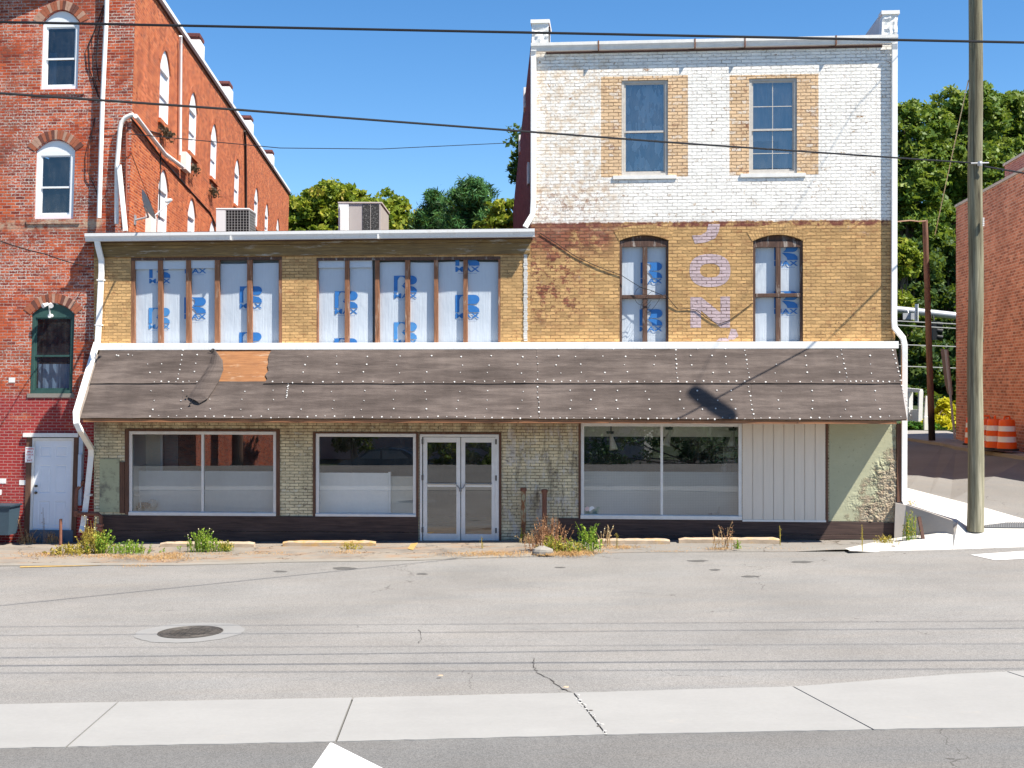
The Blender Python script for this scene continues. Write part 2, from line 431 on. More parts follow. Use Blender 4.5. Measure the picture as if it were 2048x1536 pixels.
def _apron(m):
    n = m.noise(.9, 7, .7); n2 = m.noise(40, 4, .7); n3 = m.noise(2.4, 7, .72, sx=.4, off=4)
    c = m.ramp(n, [(.3, (.16, .142, .125)), (.5, (.245, .218, .185)), (.7, (.29, .255, .212))])
    c = m.mix(m.step(n3, .5, .66), c, (.30, .19, .115, 1))
    c = m.scale(c, m.val(.7, 1.3, n2))
    u, v = m.xyz()
    g = m.step(m.add(u, m.mul(m.sub(n, .5), 1.5)), 1.6, 2.6)
    c = m.mix(m.mul(g, .8), c, m.scale((.215, .205, .19, 1), m.val(.6, 1.4, n2)))
    ck = m.node('ShaderNodeTexVoronoi', {'feature': 'DISTANCE_TO_EDGE'}, Vector=m.node('ShaderNodeVectorMath', {'operation': 'ADD'}, _0=m.uv(), _1=m.node('ShaderNodeTexNoise', Vector=m.uv(), Scale=2.5, Detail=6).outputs[1]).outputs[0], Scale=.6).outputs[0]
    c = m.mix(m.mul(m.step(ck, .012, .004), m.step(n3, .4, .5)), c, (.07, .055, .04, 1))
    m.color(c); m.bump(m.add(n2, n), .5, .02)
_apron(mApron); mApron = mApron.m
mWhitePaint = M('white road paint', .75)
_n = mWhitePaint.noise(26, 6, .75); _n2 = mWhitePaint.noise(3, 6, .7)
mWhitePaint.color(mWhitePaint.mix(mWhitePaint.step(mWhitePaint.add(mWhitePaint.mul(_n, .7), mWhitePaint.mul(_n2, .3)), .57, .64), mWhitePaint.scale((.62, .62, .61, 1), mWhitePaint.val(.9, 1.08, _n2)), (.33, .33, .32, 1))); mWhitePaint = mWhitePaint.m
mYelPaint = plain('worn yellow paint', (.42, .28, .10, 1), .85, .35, 9)
mEarth = plain('dark undergrowth', (.035, .05, .018, 1), .95, .35, .6, .4)
mLotGrass = plain('lot ground', (.10, .10, .09, 1), .95, .3, .4)

def sheet(name, rows, mat, kind='structure', up=0.0):
    mb = MB()
    for a in range(len(rows)-1):
        for k in range(len(rows[a])-1):
            mb.poly([p+Vector((0, 0, up)) for p in (rows[a][k], rows[a][k+1], rows[a+1][k+1], rows[a+1][k])])
    o = mb.build(name, mat); o['kind'] = kind; return o
def P(x, y, up=0): return Vector((x, y, gz(x)+up))
# the far terrain: one sheet to the horizon, lower behind the camera
xs = [-400, -60, -30, -12, 0, 12, 30, 60, 400]
def terr(x, y):
    if y < 3: return -1.6+.0*x
    if y > 36*K: return 1.4+min((y-36*K)*.06, 7)
    return -1.75
sheet('terrain', [[Vector((x, y, terr(x, y))) for x in xs] for y in (-500, -60, -5, 2.9, 30*K, 36.1*K, 60*K, 130*K, 900)], mEarth)
# lot across the street behind the camera
sheet('parking_lot', [[P(-60, -26, -1.35), P(0, -26, -1.35), P(60, -26, -1.35)], [P(-60, -3, -1.35), P(0, -3, -1.35), P(60, -3, -1.35)],
                      [P(-60, .5, -.02), P(0, .5, -.02), P(60, .5, -.02)], [P(-60, 7, -.012), P(0, 7, -.012), P(60, 7, -.012)]], asphalt('dark lot asphalt', (.07, .068, .065, 1), .4))
# the street
s_near = [G(-900, 1516), G(0, 1498), G(670, 1485), G(1260, 1470), G(2048, 1455), G(3000, 1440)]
s_far = [G(-900, 1428), G(0, 1410), G(710, 1397), G(1145, 1387), G(1600, 1374), G(1750, 1362), G(1900, 1350), G(2048, 1343), G(3000, 1330)]
edge = [G(-900, 1137), G(0, 1131), G(350, 1130), G(560, 1124), G(830, 1120), G(900, 1117), G(1000, 1114), G(1100, 1112), G(1250, 1105), G(1500, 1104), G(1700, 1104), G(1900, 1100), G(2048, 1094), G(3000, 1070)]
def at_x(line, x):
    for a, b in zip(line, line[1:]):
        if a.x <= x <= b.x: return a.y+(b.y-a.y)*(x-a.x)/(b.x-a.x)
    return line[0].y if x < line[0].x else line[-1].y
XS = [-24, -18, -12, -10, -8, -6, -4, -2, 0, 2, 3, 4, 5, 6, 7, 8, 9, 10, 12, 16, 22, 26]
sheet('road', [[P(x, at_x(s_far, x)-.06) for x in XS], [P(x, (at_x(s_far, x)+at_x(edge, x))/2) for x in XS], [P(x, at_x(edge, x)+.05) for x in XS]], mAsph)
sheet('near_road', [[P(x, 0.4) for x in XS], [P(x, 4) for x in XS], [P(x, at_x(s_near, x)+.05) for x in XS]], mAsphD)
# concrete strip between the two road surfaces, in slabs with open joints
joints = [(-24, -24), (-10.4, -10.4), (-7.5, -7.45), (-4.65, -4.61), (-1.885, -1.83), (.73, .985), (3.38, 3.80), (6.2, 6.95), (10, 11), (26, 26)]
mb = MB()
for (a, a2), (b, b2) in zip(joints, joints[1:]):
    n = 24; top = []; bot = []
    for k in range(n+1):
        x = a+(b-a)*k/n; x2 = a2+(b2-a2)*k/n
        if k == 0: x += .011; x2 += .011
        if k == n: x -= .011; x2 -= .011
        top.append(P(x, at_x(s_far, x)+random.uniform(-.008, .008), .012)); bot.append(P(x2, at_x(s_near, x2)+random.uniform(-.012, .012), .012))
    mb.slab(bot+top[::-1], .06)
o = mb.build('gutter_strip', mStrip); o['kind'] = 'structure'
# crack patch and leaf litter on the strip
mb = MB()
for k in range(26):
    t = random.random(); px = 1150+t*62; py = 1390+t*80
    p = G(px+random.uniform(-4, 9), py, .014); r = random.uniform(.007, .018)
    n = random.randint(5, 7); h = random.uniform(.003, .008)
    pts = [p+Vector((r*math.cos(q+random.uniform(-.3, .3))*1.3, r*math.sin(q)*.8, h)) for q in [2*math.pi*i/n for i in range(n)]]
    mb.slab(pts, h+.004, random.choice([0, 0, 0, 0, 1]))
o = mb.build('broken_concrete_crumbs', [mConc, plain('dark crumb', (.10, .09, .08, 1))]); label(o, 'pale crumbs of broken concrete along the cracked joint', None, None, 'stuff')
# paving apron between street and shops
FR0 = [FAC.w((x, 0.05, 0)) for x in XS]
AX = [x for x in XS if x < 8]+[8.4]
au = lambda x, e: (.03 if x < 0 else .006) if e == 0 else (.055 if x < 6 else .035)
sheet('parking_apron', [[P(x, at_x(edge, x)+(.0 if x < 0 else .01 if x < 7 else .45), au(x, 0) if x < 7 else -.01) for x in AX], [P(x, at_x(edge, x)*.65+(16.9-.045*x)*K*.35, au(x, 1)) for x in AX], [P(x, (16.9-.045*x)*K+.05, au(x, 1)) for x in AX],
                        [P(x, 34, .05) for x in AX]], mApron)
mb = MB()
pts = [G(a, b, .028) for a, b in ((-300, 1131), (0, 1130), (200, 1129), (350, 1129), (470, 1126), (560, 1123), (700, 1121), (830, 1119), (910, 1116), (1000, 1113), (1090, 1111))]
for a, b in zip(pts, pts[1:]):
    q = Vector((0, .22, .006)); mb.slab([a-Vector((0, .012, 0)), b-Vector((0, .012, 0)), b+q, a+q], .09)
o = mb.build('kerb', mConcK, bevel=.012); o['kind'] = 'structure'
# painted markings
def marking(name, pts, mat, up=.008):
    mb = MB(); mb.poly([G(a, b)+Vector((0, 0, up)) for a, b in pts]); o = mb.build(name, mat); o['kind'] = 'structure'; return o
marking('road_marking', [(660, 1487), (664, 1487), (1010, 1660), (540, 1660)], mWhitePaint)
marking('road_marking', [(1941, 1110), (2300, 1085), (2340, 1105), (1990, 1121)], mWhitePaint)
def tyre(name, pts, mat, up): return marking(name, pts, mat, up)
marking('road_marking', [(40, 1133.5), (215, 1129.5), (215, 1131.5), (40, 1136)], mYelPaint, .012)
marking('road_marking', [(815, 1103), (822, 1093), (836, 1091), (826, 1106)], mYelPaint, .066)

def crack(pts, w, seed):
    rg = random.Random(seed); mb = MB(); L = []
    for (a, b), (c, d) in zip(pts, pts[1:]):
        for i in range(6): t = i/6; L.append(G(a+(c-a)*t+rg.uniform(-3, 3), b+(d-b)*t+rg.uniform(-.8, .8)))
    for a, b in zip(L, L[1:]):
        ww = w*rg.uniform(.4, 1.2); s = Vector((ww, ww*.6, 0)); mb.poly([a-s, a+s, b+s, b-s])
    for k in range(len(mb.v)): mb.v[k] = (mb.v[k][0], mb.v[k][1], mb.v[k][2]+.005)
    o = mb.build('road_crack', plain('dark crack', (.055, .05, .045, 1), .95)); o['kind'] = 'structure'
crack([(1068, 1316), (1066, 1330), (1074, 1345), (1098, 1358), (1120, 1376), (1148, 1387)], .007, 1)
crack([(838, 1258), (842, 1275), (838, 1290)], .004, 2)
crack([(0, 1196), (170, 1172), (330, 1152)], .004, 3)
crack([(1240, 1118), (1190, 1112), (1130, 1110)], .006, 4)
crack([(560, 1150), (640, 1140), (720, 1139)], .006, 5)
for i, (px, py, w, h) in enumerate(((690, 1137, 26, 3), (845, 1148, 14, 2), (1395, 1122, 22, 2.4), (1605, 1124, 24, 2.6), (1430, 1140, 14, 2), (560, 1143, 16, 2), (1500, 1153, 20, 2), (1120, 1135, 14, 1.6))):
    rg = random.Random(i); mb = MB()
    mb.poly([G(px+w*math.cos(q)*rg.uniform(.6, 1.1), py+h*math.sin(q)*rg.uniform(.6, 1.1))+Vector((0, 0, .0045)) for q in [2*math.pi*k/14 for k in range(14)]])
    o = mb.build('road_stain', plain('oil stain', (.10, .097, .092, 1), .8, .3, 8)); o['kind'] = 'structure'
# ---- side street, its pavements, the corner ramp
def strip3(name, A, B, mat, kind='structure', th=None):
    mb = MB()
    for (a, a2), (b, b2) in zip(zip(A, A[1:]), zip(B, B[1:])):
        if th: mb.slab([a, a2, b2, b], th)
        else: mb.poly([a, a2, b2, b])
    o = mb.build(name, mat)
    if kind: o['kind'] = kind
    return o
nearK = [D(1560, 925, 21.5), D(1700, 951, 20), D(1815, 980, 18.5), D(1858, 991, 18.1), D(1900, 1002, 17.75), D(2048, 1040, 16.9), D(2250, 1092, 16.3), D(2600, 1120, 16)]
farK = [D(1560, 852, 36), D(1700, 867, 31.5), D(1815, 881, 27.9), D(1885, 892, 26.2), D(1912, 899, 25.1), D(2048, 920, 21.6), D(2250, 962, 18.0), D(2600, 1022, 16.2)]
strip3('side_street', nearK, farK, mAsphS)
mid = [a+(b-a)*.0 for a, b in zip(nearK, farK)]
farW = [D(1560, 852, 33), D(1700, 858, 31), D(1815, 861, 30.4), D(1900, 862.5, 29.6), D(1916, 880, 27.7), D(2062, 905, 22.6), D(2300, 950, 18.4), D(2650, 1010, 16.3)]
up = Vector((0, 0, .10))
strip3('far_pavement', [p+up for p in farK], [p+Vector((0 if i < 4 else 1.0, .3, .0)) for i, p in enumerate(farW)], concrete('shaded pavement', (.27, .25, .23, 1), .15), th=.3)
kb = [p+Vector((.16, .02, 0)) for p in farK]
strip3('far_kerb', [p+Vector((-.03, -.03, .106)) for p in farK], [p+Vector((.16, .06, .106)) for p in farK], mConcK, th=.3)
a = D(1808, 1010, 16.6); b = D(1905, 1041, 16.22); c = D(1935, 1060, 16.15); d2 = D(2048, 1061, 16.0); d3 = D(2300, 1064, 15.6)
up = Vector((0, 0, .05))
e = [nearK[2]+up, nearK[4]+up, D(1975, 1021, 17.3)+up, nearK[5]+up*.5, nearK[6]]
lo = [D(1560, 960, 19.5), D(1700, 985, 18)]
mb = MB()
near = [a, b, c, d2, d3]
for k in range(4): mb.slab([near[k], near[k+1], e[k+1], e[k]], .12)
mb.slab([D(1700, 984, 18.6), a+Vector((-.2, .5, .0)), e[0], nearK[1]+up], .12)
o = mb.build('pavement', mConc); o['kind'] = 'structure'
# sloped white ramp and flared kerb in front of it
k0, k1, k2, k3 = [p-Vector((0, 0, .04)) for p in (G(1688, 1104), G(1905, 1099.5), G(2048, 1093), G(2400, 1083))]
q1 = G(1700, 1101.5, .06); q2 = D(1790, 1082, 16.2); q3 = D(1860, 1071, 16.1)
mb = MB()
mb.mesh([k0, k0.lerp(k1, .45), k0.lerp(k1, .75), k1, q1, q2, q3, b+Vector((0, -.02, -.16)), c+Vector((0, 0, -.006)), k2, d2+Vector((0, 0, -.004)), k3, d3, b+Vector((.12, -.02, -.01))],
        [(0, 1, 5, 4), (1, 2, 6, 5), (2, 3, 7, 6), (3, 8, 13, 7), (3, 9, 10, 8), (9, 11, 12, 10)])
bk = Vector((0, .4, 0))
mb.mesh([q1, q2, q3, b+Vector((0, -.02, -.16)), q1+bk, q2+bk, q3+bk, b+Vector((0, .23, -.16))], [(0, 1, 5, 4), (1, 2, 6, 5), (2, 3, 7, 6)])
o = mb.build('corner_ramp', mConc); o['kind'] = 'structure'
# ------------------------------------------------------------------ shared finishes
def dirty(name, col, k=.5):
    m = M(name, .5, .35); n = m.noise(2.2, 6, .7, sx=1.5, sy=.5); n2 = m.noise(14, 5, .75)
    c = m.scale(col, m.val(.92, 1.06, n)); c = m.mix(m.mul(m.step(m.add(m.mul(n, .6), m.mul(n2, .4)), .52, .68), k), c, (.40, .34, .27, 1))
    m.color(c); m.bump(m.noise(3, 3), .12, .01); return m.m
mWhite = dirty('white painted metal', (.86, .85, .82, 1), .35)
mWhiteOld = plain('aged white paint', (.76, .74, .70, 1), .6, .14, 5)
mGutter = dirty('white gutter metal', (.76, .75, .73, 1), .45)
mRustStrap = plain('rusty strap', (.20, .09, .05, 1), .9, .3, 20)
mAlu = plain('dull aluminium', (.74, .72, .69, 1), .42, .12, 5, metal=.2)
mBrown = wood('weathered brown timber', (.19, .095, .058, 1), (.075, .04, .03, 1), 1.2, False)
mBrownH = wood('dark brown boards', (.115, .072, .058, 1), (.04, .026, .024, 1), .8, True)
mMull = wood('bare window timber', (.36, .165, .085, 1), (.13, .06, .035, 1), 1.3, False, wear=(.42, .30, .22, 1))
mMullD = wood('dark window timber', (.15, .085, .06, 1), (.05, .03, .025, 1), 1.3, False, wear=(.36, .31, .27, 1))
mBeam = wood('eaves beam with worn yellow paint', (.30, .195, .075, 1), (.11, .07, .035, 1), .9, True, wear=(.38, .34, .28, 1))
mTrimOr = wood('orange brown fascia board', (.42, .19, .085, 1), (.17, .075, .04, 1), .9, True)
mFoam = M('foam insulation board', .38, .35)
n = mFoam.noise(1.3, 5); n2 = mFoam.noise(26, 3, .5, sy=.05)
mFoam.color(mFoam.scale((.52, .575, .635, 1), mFoam.mul(mFoam.val(.9, 1.1, n), mFoam.val(.95, 1.05, n2)))); mFoam.bump(mFoam.add(mFoam.mul(n2, .2), mFoam.noise(1.6, 4, .55, sy=.5)), .55, .05); mFoam = mFoam.m
mPrint = plain('blue print', (.035, .17, .46, 1), .5, .12, 10)
mPrintPale = plain('faded blue print', (.07, .25, .55, 1), .5, .12, 10)
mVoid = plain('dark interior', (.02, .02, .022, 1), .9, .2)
mRoof = plain('dark roof edge', (.09, .055, .05, 1), .85, .2)
mRust = plain('rusty iron', (.20, .085, .055, 1), .85, .35, 14, .3)
mCable = plain('black cable sheath', (.012, .012, .014, 1), .6, .1)
def glass(name, refl=.10, tint=(.80, .84, .84), wav=.0, dust=.08):
    m = M(name); nt = m.nt
    tr = m.node('ShaderNodeBsdfTransparent', Color=(*tint, 1)); gl = m.node('ShaderNodeBsdfGlossy', Color=(1, 1, 1, 1), Roughness=.0)
    lw = m.node('ShaderNodeFresnel', IOR=1.5).outputs[0]
    f = m.math('MULTIPLY_ADD', lw, 1.3, refl, clamp=True)
    if wav:
        b = m.node('ShaderNodeBump', Height=m.noise(.8, 2), Strength=wav, Distance=.01).outputs[0]; m.set(gl.inputs['Normal'], b)
    mx = m.node('ShaderNodeMixShader', _0=f, _1=tr.outputs[0], _2=gl.outputs[0])
    du = m.mul(m.step(m.add(m.mul(m.noise(1.1, 6, .7), .6), m.mul(m.noise(6, 6, .75, sx=1.5, sy=.35, off=5), .45)), .44, .80), dust)
    mx = m.node('ShaderNodeMixShader', _0=du, _1=mx.outputs[0], _2=m.node('ShaderNodeBsdfDiffuse', Color=(.75, .74, .70, 1)).outputs[0])
    nt.links.new(mx.outputs[0], nt.nodes['Material Output'].inputs[0]); return m.m
mGlass = glass('shop window glass', .12, (.92, .95, .95), .03)
mGlassUp = glass('upper window glass', .16, (.72, .78, .82), .03)

def bars(mb, x0, x1, z0, z1, w, y0, y1, mat=0, wb=None, wt=None):
    wb = wb or w; wt = wt or w
    mb.box(x0, x0+w, y0, y1, z0, z1, mat); mb.box(x1-w, x1, y0, y1, z0, z1, mat)
    mb.box(x0+w, x1-w, y0, y1, z0, z0+wb, mat); mb.box(x0+w, x1-w, y0, y1, z1-wt, z1, mat)

def arch_ring(mb, x0, x1, zs, rise, th, y0, y1, n=15, mats=(0,)):
    A = arc_pts(x0, x1, zs, rise, n)
    cx = (x0+x1)/2; R = ((x1-x0)**2/4+rise*rise)/(2*rise); cz = zs+rise-R
    for i in range(n):
        (a, b), (c, d) = A[i], A[i+1]
        g = .004
        def outw(x, z):
            L = math.hypot(x-cx, z-cz); return x+(x-cx)/L*th, z+(z-cz)/L*th
        p, q = outw(a, b), outw(c, d)
        dx = (c-a)*.06
        mb.prism([(a+dx, b), (c-dx, d), (q[0]-dx, q[1]), (p[0]+dx, p[1])], y0, y1, random.choice(mats))

def sash_window(parent, fr, x0, x1, z0, z1, y, fm, gm, meet=.5, rise=0, w=.07, fan=None, sill=None, sillw=.06, curtain=None, vbars=(), hbars=(), depth=.5, backcol=None, voidm=None):
    """double-hung window: frame (part) with sashes, panes, sill (sub-parts)"""
    mb = MB(fr); zt = z1-rise
    bars(mb, x0, x1, z0, zt, w, y, y+.09)
    if rise:
        A = arc_pts(x0, x1, zt, rise); mb.prism([(a, b) for a, b in A], y+.004, y+.07)
    win = mb.build('window', fm, parent)
    a, b, c, d = x0+w, x1-w, z0+w, zt-w; zm = c+(d-c)*meet
    for k, (lo, hi, yy) in enumerate(((c, zm+.02, y+.052), (zm-.02, d, y+.022))):
        s = MB(fr); bars(s, a, b, lo, hi, .035, yy, yy+.028, wb=.045)
        for vx in vbars: s.box(a+(b-a)*vx-.008, a+(b-a)*vx+.008, yy+.006, yy+.022, lo+.045, hi-.035)
        for hz in hbars:
            z = c+(d-c)*hz
            if lo < z < hi: s.box(a+.035, b-.035, yy+.005, yy+.021, z-.009, z+.009)
        so = s.build('sash', fm, win)
        g = MB(fr); g.poly([(a+.035, yy+.0135, lo+.04), (b-.035, yy+.0135, lo+.04), (b-.035, yy+.0135, hi-.03), (a+.035, yy+.0135, hi-.03)]); g.build('pane', gm, win)
    bx = MB(fr)
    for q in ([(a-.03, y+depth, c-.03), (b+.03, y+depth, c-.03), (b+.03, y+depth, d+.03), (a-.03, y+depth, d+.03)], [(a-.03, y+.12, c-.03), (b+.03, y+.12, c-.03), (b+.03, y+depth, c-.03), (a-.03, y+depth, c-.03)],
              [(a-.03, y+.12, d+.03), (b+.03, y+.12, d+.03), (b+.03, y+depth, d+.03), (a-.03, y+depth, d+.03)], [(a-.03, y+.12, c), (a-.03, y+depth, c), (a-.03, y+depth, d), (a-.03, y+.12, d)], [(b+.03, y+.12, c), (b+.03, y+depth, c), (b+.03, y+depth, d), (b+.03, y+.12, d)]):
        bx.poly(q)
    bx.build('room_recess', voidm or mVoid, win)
    if curtain:
        cm, spans, yc = curtain
        for (u0, u1, v0, v1, amp) in spans:
            cb = MB(fr); n = 14
            X = [a+(b-a)*(u0+(u1-u0)*i/n) for i in range(n+1)]
            zt_, zb_ = c+(d-c)*v1, c+(d-c)*v0
            for i in range(n):
                f = lambda k: yc+y+amp*math.sin(k*1.9)
                cb.poly([(X[i], f(i), zb_), (X[i+1], f(i+1), zb_), (X[i+1], f(i+1), zt_), (X[i], f(i), zt_)])
            cb.build('curtain', cm, win, smooth=True)
    if sill:
        sb = MB(fr); so_ = sill
        sb.box(x0-so_[0], x1+so_[0], y-so_[1], y+.06, z0-so_[2], z0-.003); sb.build('sill', so_[3], win)
    return win

def r_logo(mb, x, z, w, mat=0, white=1, y=0, part='both', k=.86):
    """the printed R over MAX, w wide, lower left corner at (x, z)"""
    h = w*.72; t = h*.30; g = w*.035; zb = z+t+g
    X = lambda a: x+a*w
    Z = lambda b: zb+b*h
    if part in ('both', 'R'):
        mb.poly([(X(0), y, Z(0)), (X(.16), y, Z(0)), (X(.16), y, Z(1)), (X(0), y, Z(1))], mat)
        # bowl, wrapping over the top of the white eye
        bowl = [(.16, 1), (.78, 1)]+[(.78+.22*math.sin(q), .735+.265*math.cos(q)) for q in [math.pi*i/10 for i in range(1, 10)]]+[(.78, .47), (.38, .47)]
        bowl += [(.33+.17*math.sin(q), .715-.17*1.36*math.cos(q)) for q in [math.pi*i/8 for i in range(1, 8)]]+[(.30, .95), (.22, .88), (.16, .70)]
        mb.poly([(X(a), y, Z(b)) for a, b in bowl], mat)
        leg = [(.33, .42), (.42, .43), (.62, .41), (.86, .34), (.98, .20), (1.0, 0), (.56, 0), (.54, .12), (.47, .24), (.40, .33)]
        mb.poly([(X(a), y, Z(b)) for a, b in leg[::-1]], mat)
    if part in ('both', 'MAX'):
        put_text(mb, 'MAX', x, z, w, t, y, mat)
        for i in range(22): mb.box(X(.12+.035*i), X(.12+.035*i+.02), y, y+.0005, z-.34*t, z-.26*t, mat)

# ================================================================== LOW BUILDING (two-storey, painted yellow)
fx = lambda px, py=768, n=0: FAC.hit(px, py, n)[0]
fz = lambda px, py, n=0: FAC.hit(px, py, n)[1]
xL, xS, xR = fx(188), fx(1061), fx(1790)
ZT = 7.12
low = thing('storefront_building', 'two storey yellow painted brick shop with white gutter, boarded upper bays and glass doors', 'shop building', ((xL+xS)/2, 0, 0), FAC)
u1 = (fx(262), fx(564), 4.45, fz(412, 514)); u2 = (fx(633), fx(1001), 4.45, fz(816, 514))
w1 = (fx(250), fx(560), fz(405, 1030), fz(405, 858)); w2 = (fx(626), fx(837.5), fz(732, 1033), fz(732, 864)); dr = (fx(838.5), fx(1003), fz(920, 1084), fz(920, 864))
mb = MB(FAC)
wall_sheet(mb, xL, xS, -.4, ZT, [u1, u2, w1, w2, dr], lambda a, b: 0 if b > 3.6 else 1, zc=[3.6], dep=.24)
mb.poly([(xL, 0, -.4), (xL, 18, -.4), (xL, 18, ZT), (xL, 0, ZT)]); mb.poly([(xL, 18, -.4), (xS, 18, -.4), (xS, 18, ZT), (xL, 18, ZT)])
lw = mb.build('wall', [mYelLow, mSage], low, fix=False)
# roof slab, eaves beam, gutter, downspout
mb = MB(FAC); mb.box(xL-.12, fx(1066), -.185, 18, ZT-.045, 7.30); mb.build('roof', mRoof, low)
mb = MB(FAC)
mb.box(xL+.02, xS-.01, -.05, -.004, fz(500, 513)+.005, ZT-.12); mb.box(xL+.02, xS+.01, -.09, -.004, ZT-.115, ZT-.048)
mb.build('eaves_beam', mBeam, low, bevel=.006)
def gutter(par, xa, za, xb, zb, y0, h=.16, w=.13, mat=None, n=10, sag=0.0):
    prof = [(y0, 0), (y0-w*.72, 0), (y0-w*.8, h*.35), (y0-w, h*.62), (y0-w, h), (y0-w+.012, h), (y0-w+.012, h*.6), (y0-w*.72, .014), (y0, .014)]
    mb = MB(FAC); V = []; Fs = []
    for i in range(n+1):
        t = i/n; x = xa+(xb-xa)*t; z = za+(zb-za)*t-sag*math.sin(math.pi*t)
        V += [(x, a, z+b) for a, b in prof]
    m = len(prof)
    for i in range(n):
        for k in range(m): Fs.append((i*m+k, i*m+(k+1) % m, (i+1)*m+(k+1) % m, (i+1)*m+k))
    Fs += [tuple(range(m-1, -1, -1)), tuple(range(n*m, n*m+m))]
    mb.mesh(V, Fs); return mb.build('gutter', mat or mGutter, par)
gutter(low, -10.13, 7.085, fx(1070, 465, .2), 7.095, -.187, .185, .14)
ds = MB(FAC)
def fp(px, py, n): x, z = FAC.hit(px, py, n); return (x, -n, z)
ds.tube([fp(194, 480, .24), fp(196, 492, .22), fp(203, 520, .10), fp(203, 545, .08), fp(198, 640, .08), fp(195, 690, .10)], .04, sq=(.13, .07))
ds.tube([fp(193.5, 686, .18), fp(152, 826, 1.40), fp(153, 846, 1.42), fp(160, 860, 1.34), fp(182, 896, .20), fp(182, 912, .10), fp(173, 1000, .08), fp(166, 1052, .09), fp(163, 1064, .2)], .04, sq=(.13, .085))
ds.build('downspout', mWhite, low, bevel=.008)
for px, py, n in ((201.5, 560, .08), (197, 650, .08), (176, 990, .08)):
    st = MB(FAC); x, z = FAC.hit(px, py, n); st.box(x-.085, x+.085, -n-.045, -.004, z-.018, z+.018); st.build('downspout_strap', mWhiteOld, low)
for x in (-6.6, -3.1):
    st = MB(FAC); st.box(x-.02, x+.02, -.322, -.17, 7.083, 7.279); st.build('gutter_joint', mWhiteOld, low)
mb = MB(FAC)
for k in range(46):
    z = 4.7+k*.0505
    if z < 7.0: mb.box(fx(1047.5)+random.uniform(-.008, .008), fx(1055)+random.uniform(-.01, .01), -.012-random.uniform(0, .01), -.003, z, z+.047)
mb.build('mortar_strip', plain('rough white mortar', (.62, .60, .56, 1), .9, .25, 20, .5), low)

# boarded upper bays
def bays(par, H, posts, boards, logos, strips):
    x0, x1, z0, z1 = H
    mb = MB(FAC)
    mb.box(x0+.002, x1-.002, .0, .12, z1-.07, z1-.002)
    win = mb.build('window', mMullD, par)
    for px in posts:
        a, b = fx(px[0]), fx(px[1])
        p = MB(FAC); t = random.uniform(-.008, .008)
        p.mesh([(a, -.0, z0), (b, -.0, z0), (b, .10, z0), (a, .10, z0), (a+t, .004, z1-.072), (b+t, .004, z1-.072), (b+t, .10, z1-.072), (a+t, .10, z1-.072)],
               [(0, 1, 5, 4), (1, 2, 6, 5), (2, 3, 7, 6), (3, 0, 4, 7), (4, 5, 6, 7)])
        p.build('post', mMull, win, bevel=.004)
    for (a, b, top, yy, lg) in boards:
        A, B = fx(a, 600, -yy), fx(b, 600, -yy); zt = fz((a+b)/2, top, -yy)
        mb = MB(FAC); n = 10; V = []; Fs = []
        for i in range(n+1):
            t = i/n; bow = .012*math.sin(math.pi*t)+.004*math.sin(t*9+a)
            V += [(A+(B-A)*t, yy-bow, z0), (A+(B-A)*t, yy-bow, zt+.01*math.sin(t*5+a)), (A+(B-A)*t, yy+.025, zt), (A+(B-A)*t, yy+.025, z0)]
        for i in range(n):
            Fs += [(i*4, i*4+4, i*4+5, i*4+1), (i*4+1, i*4+5, i*4+6, i*4+2)]
        Fs += [(0, 1, 2, 3), (n*4, n*4+3, n*4+2, n*4+1)]
        mb.mesh(V, Fs)
        for (lx, ly, lw_, kind, pale) in lg:
            r_logo(mb, fx(lx, ly, -yy), fz(lx, ly, -yy), lw_, 2 if pale else 1, 0, yy-.020, kind)
        mb.build('foam_board', [mFoam, mPrint, mPrintPale], win)
    for (a, b, top, bot) in strips:
        mb = MB(FAC); A, B = fx(a, 520, -.058), fx(b, 520, -.058)
        mb.box(A, B, .045, .058, fz((a+b)/2, bot), fz((a+b)/2, top)); mb.build('foam_strip', mFoam, win)
    mb = MB(FAC); mb.poly([(x0, .2, z0), (x1, .2, z0), (x1, .2, z1), (x0, .2, z1)]); mb.build('backing', plain('grey backing board', (.22, .25, .27, 1), .8), win)
Y_ = .105
bays(low, u1, [(262, 269), (316, 325.5), (372, 381.5), (429, 438.5), (494, 504), (557.5, 564)],
     [(268, 376, 519, Y_, [(299, 567, .52, 'both', 0), (298, 658, .52, 'both', 1)]), (379, 432, 519, Y_+.004, [(370, 547, .53, 'MAX', 0), (369, 638, .53, 'both', 0)]),
      (437, 562, 527, Y_, [(480, 617, .54, 'both', 0), (479, 709, .54, 'both', 0)])], [], [(268, 376, 519, 538), (380, 432, 519, 536)])
bays(low, u2, [(633, 636.5), (689, 698), (750, 758.5), (810, 819.5), (868, 876), (926.5, 935), (996, 1001)],
     [(636, 745, 517, Y_, [(670, 628, .55, 'both', 0), (669, 722, .55, 'both', 0)]), (754, 868, 525, Y_+.003, [(788, 597, .55, 'both', 0), (788, 690, .55, 'both', 1)]),
      (873, 997, 524, Y_, [(911, 544, .57, 'both', 0), (911, 637, .57, 'both', 0)])], [], [(636, 744, 516, 535)])

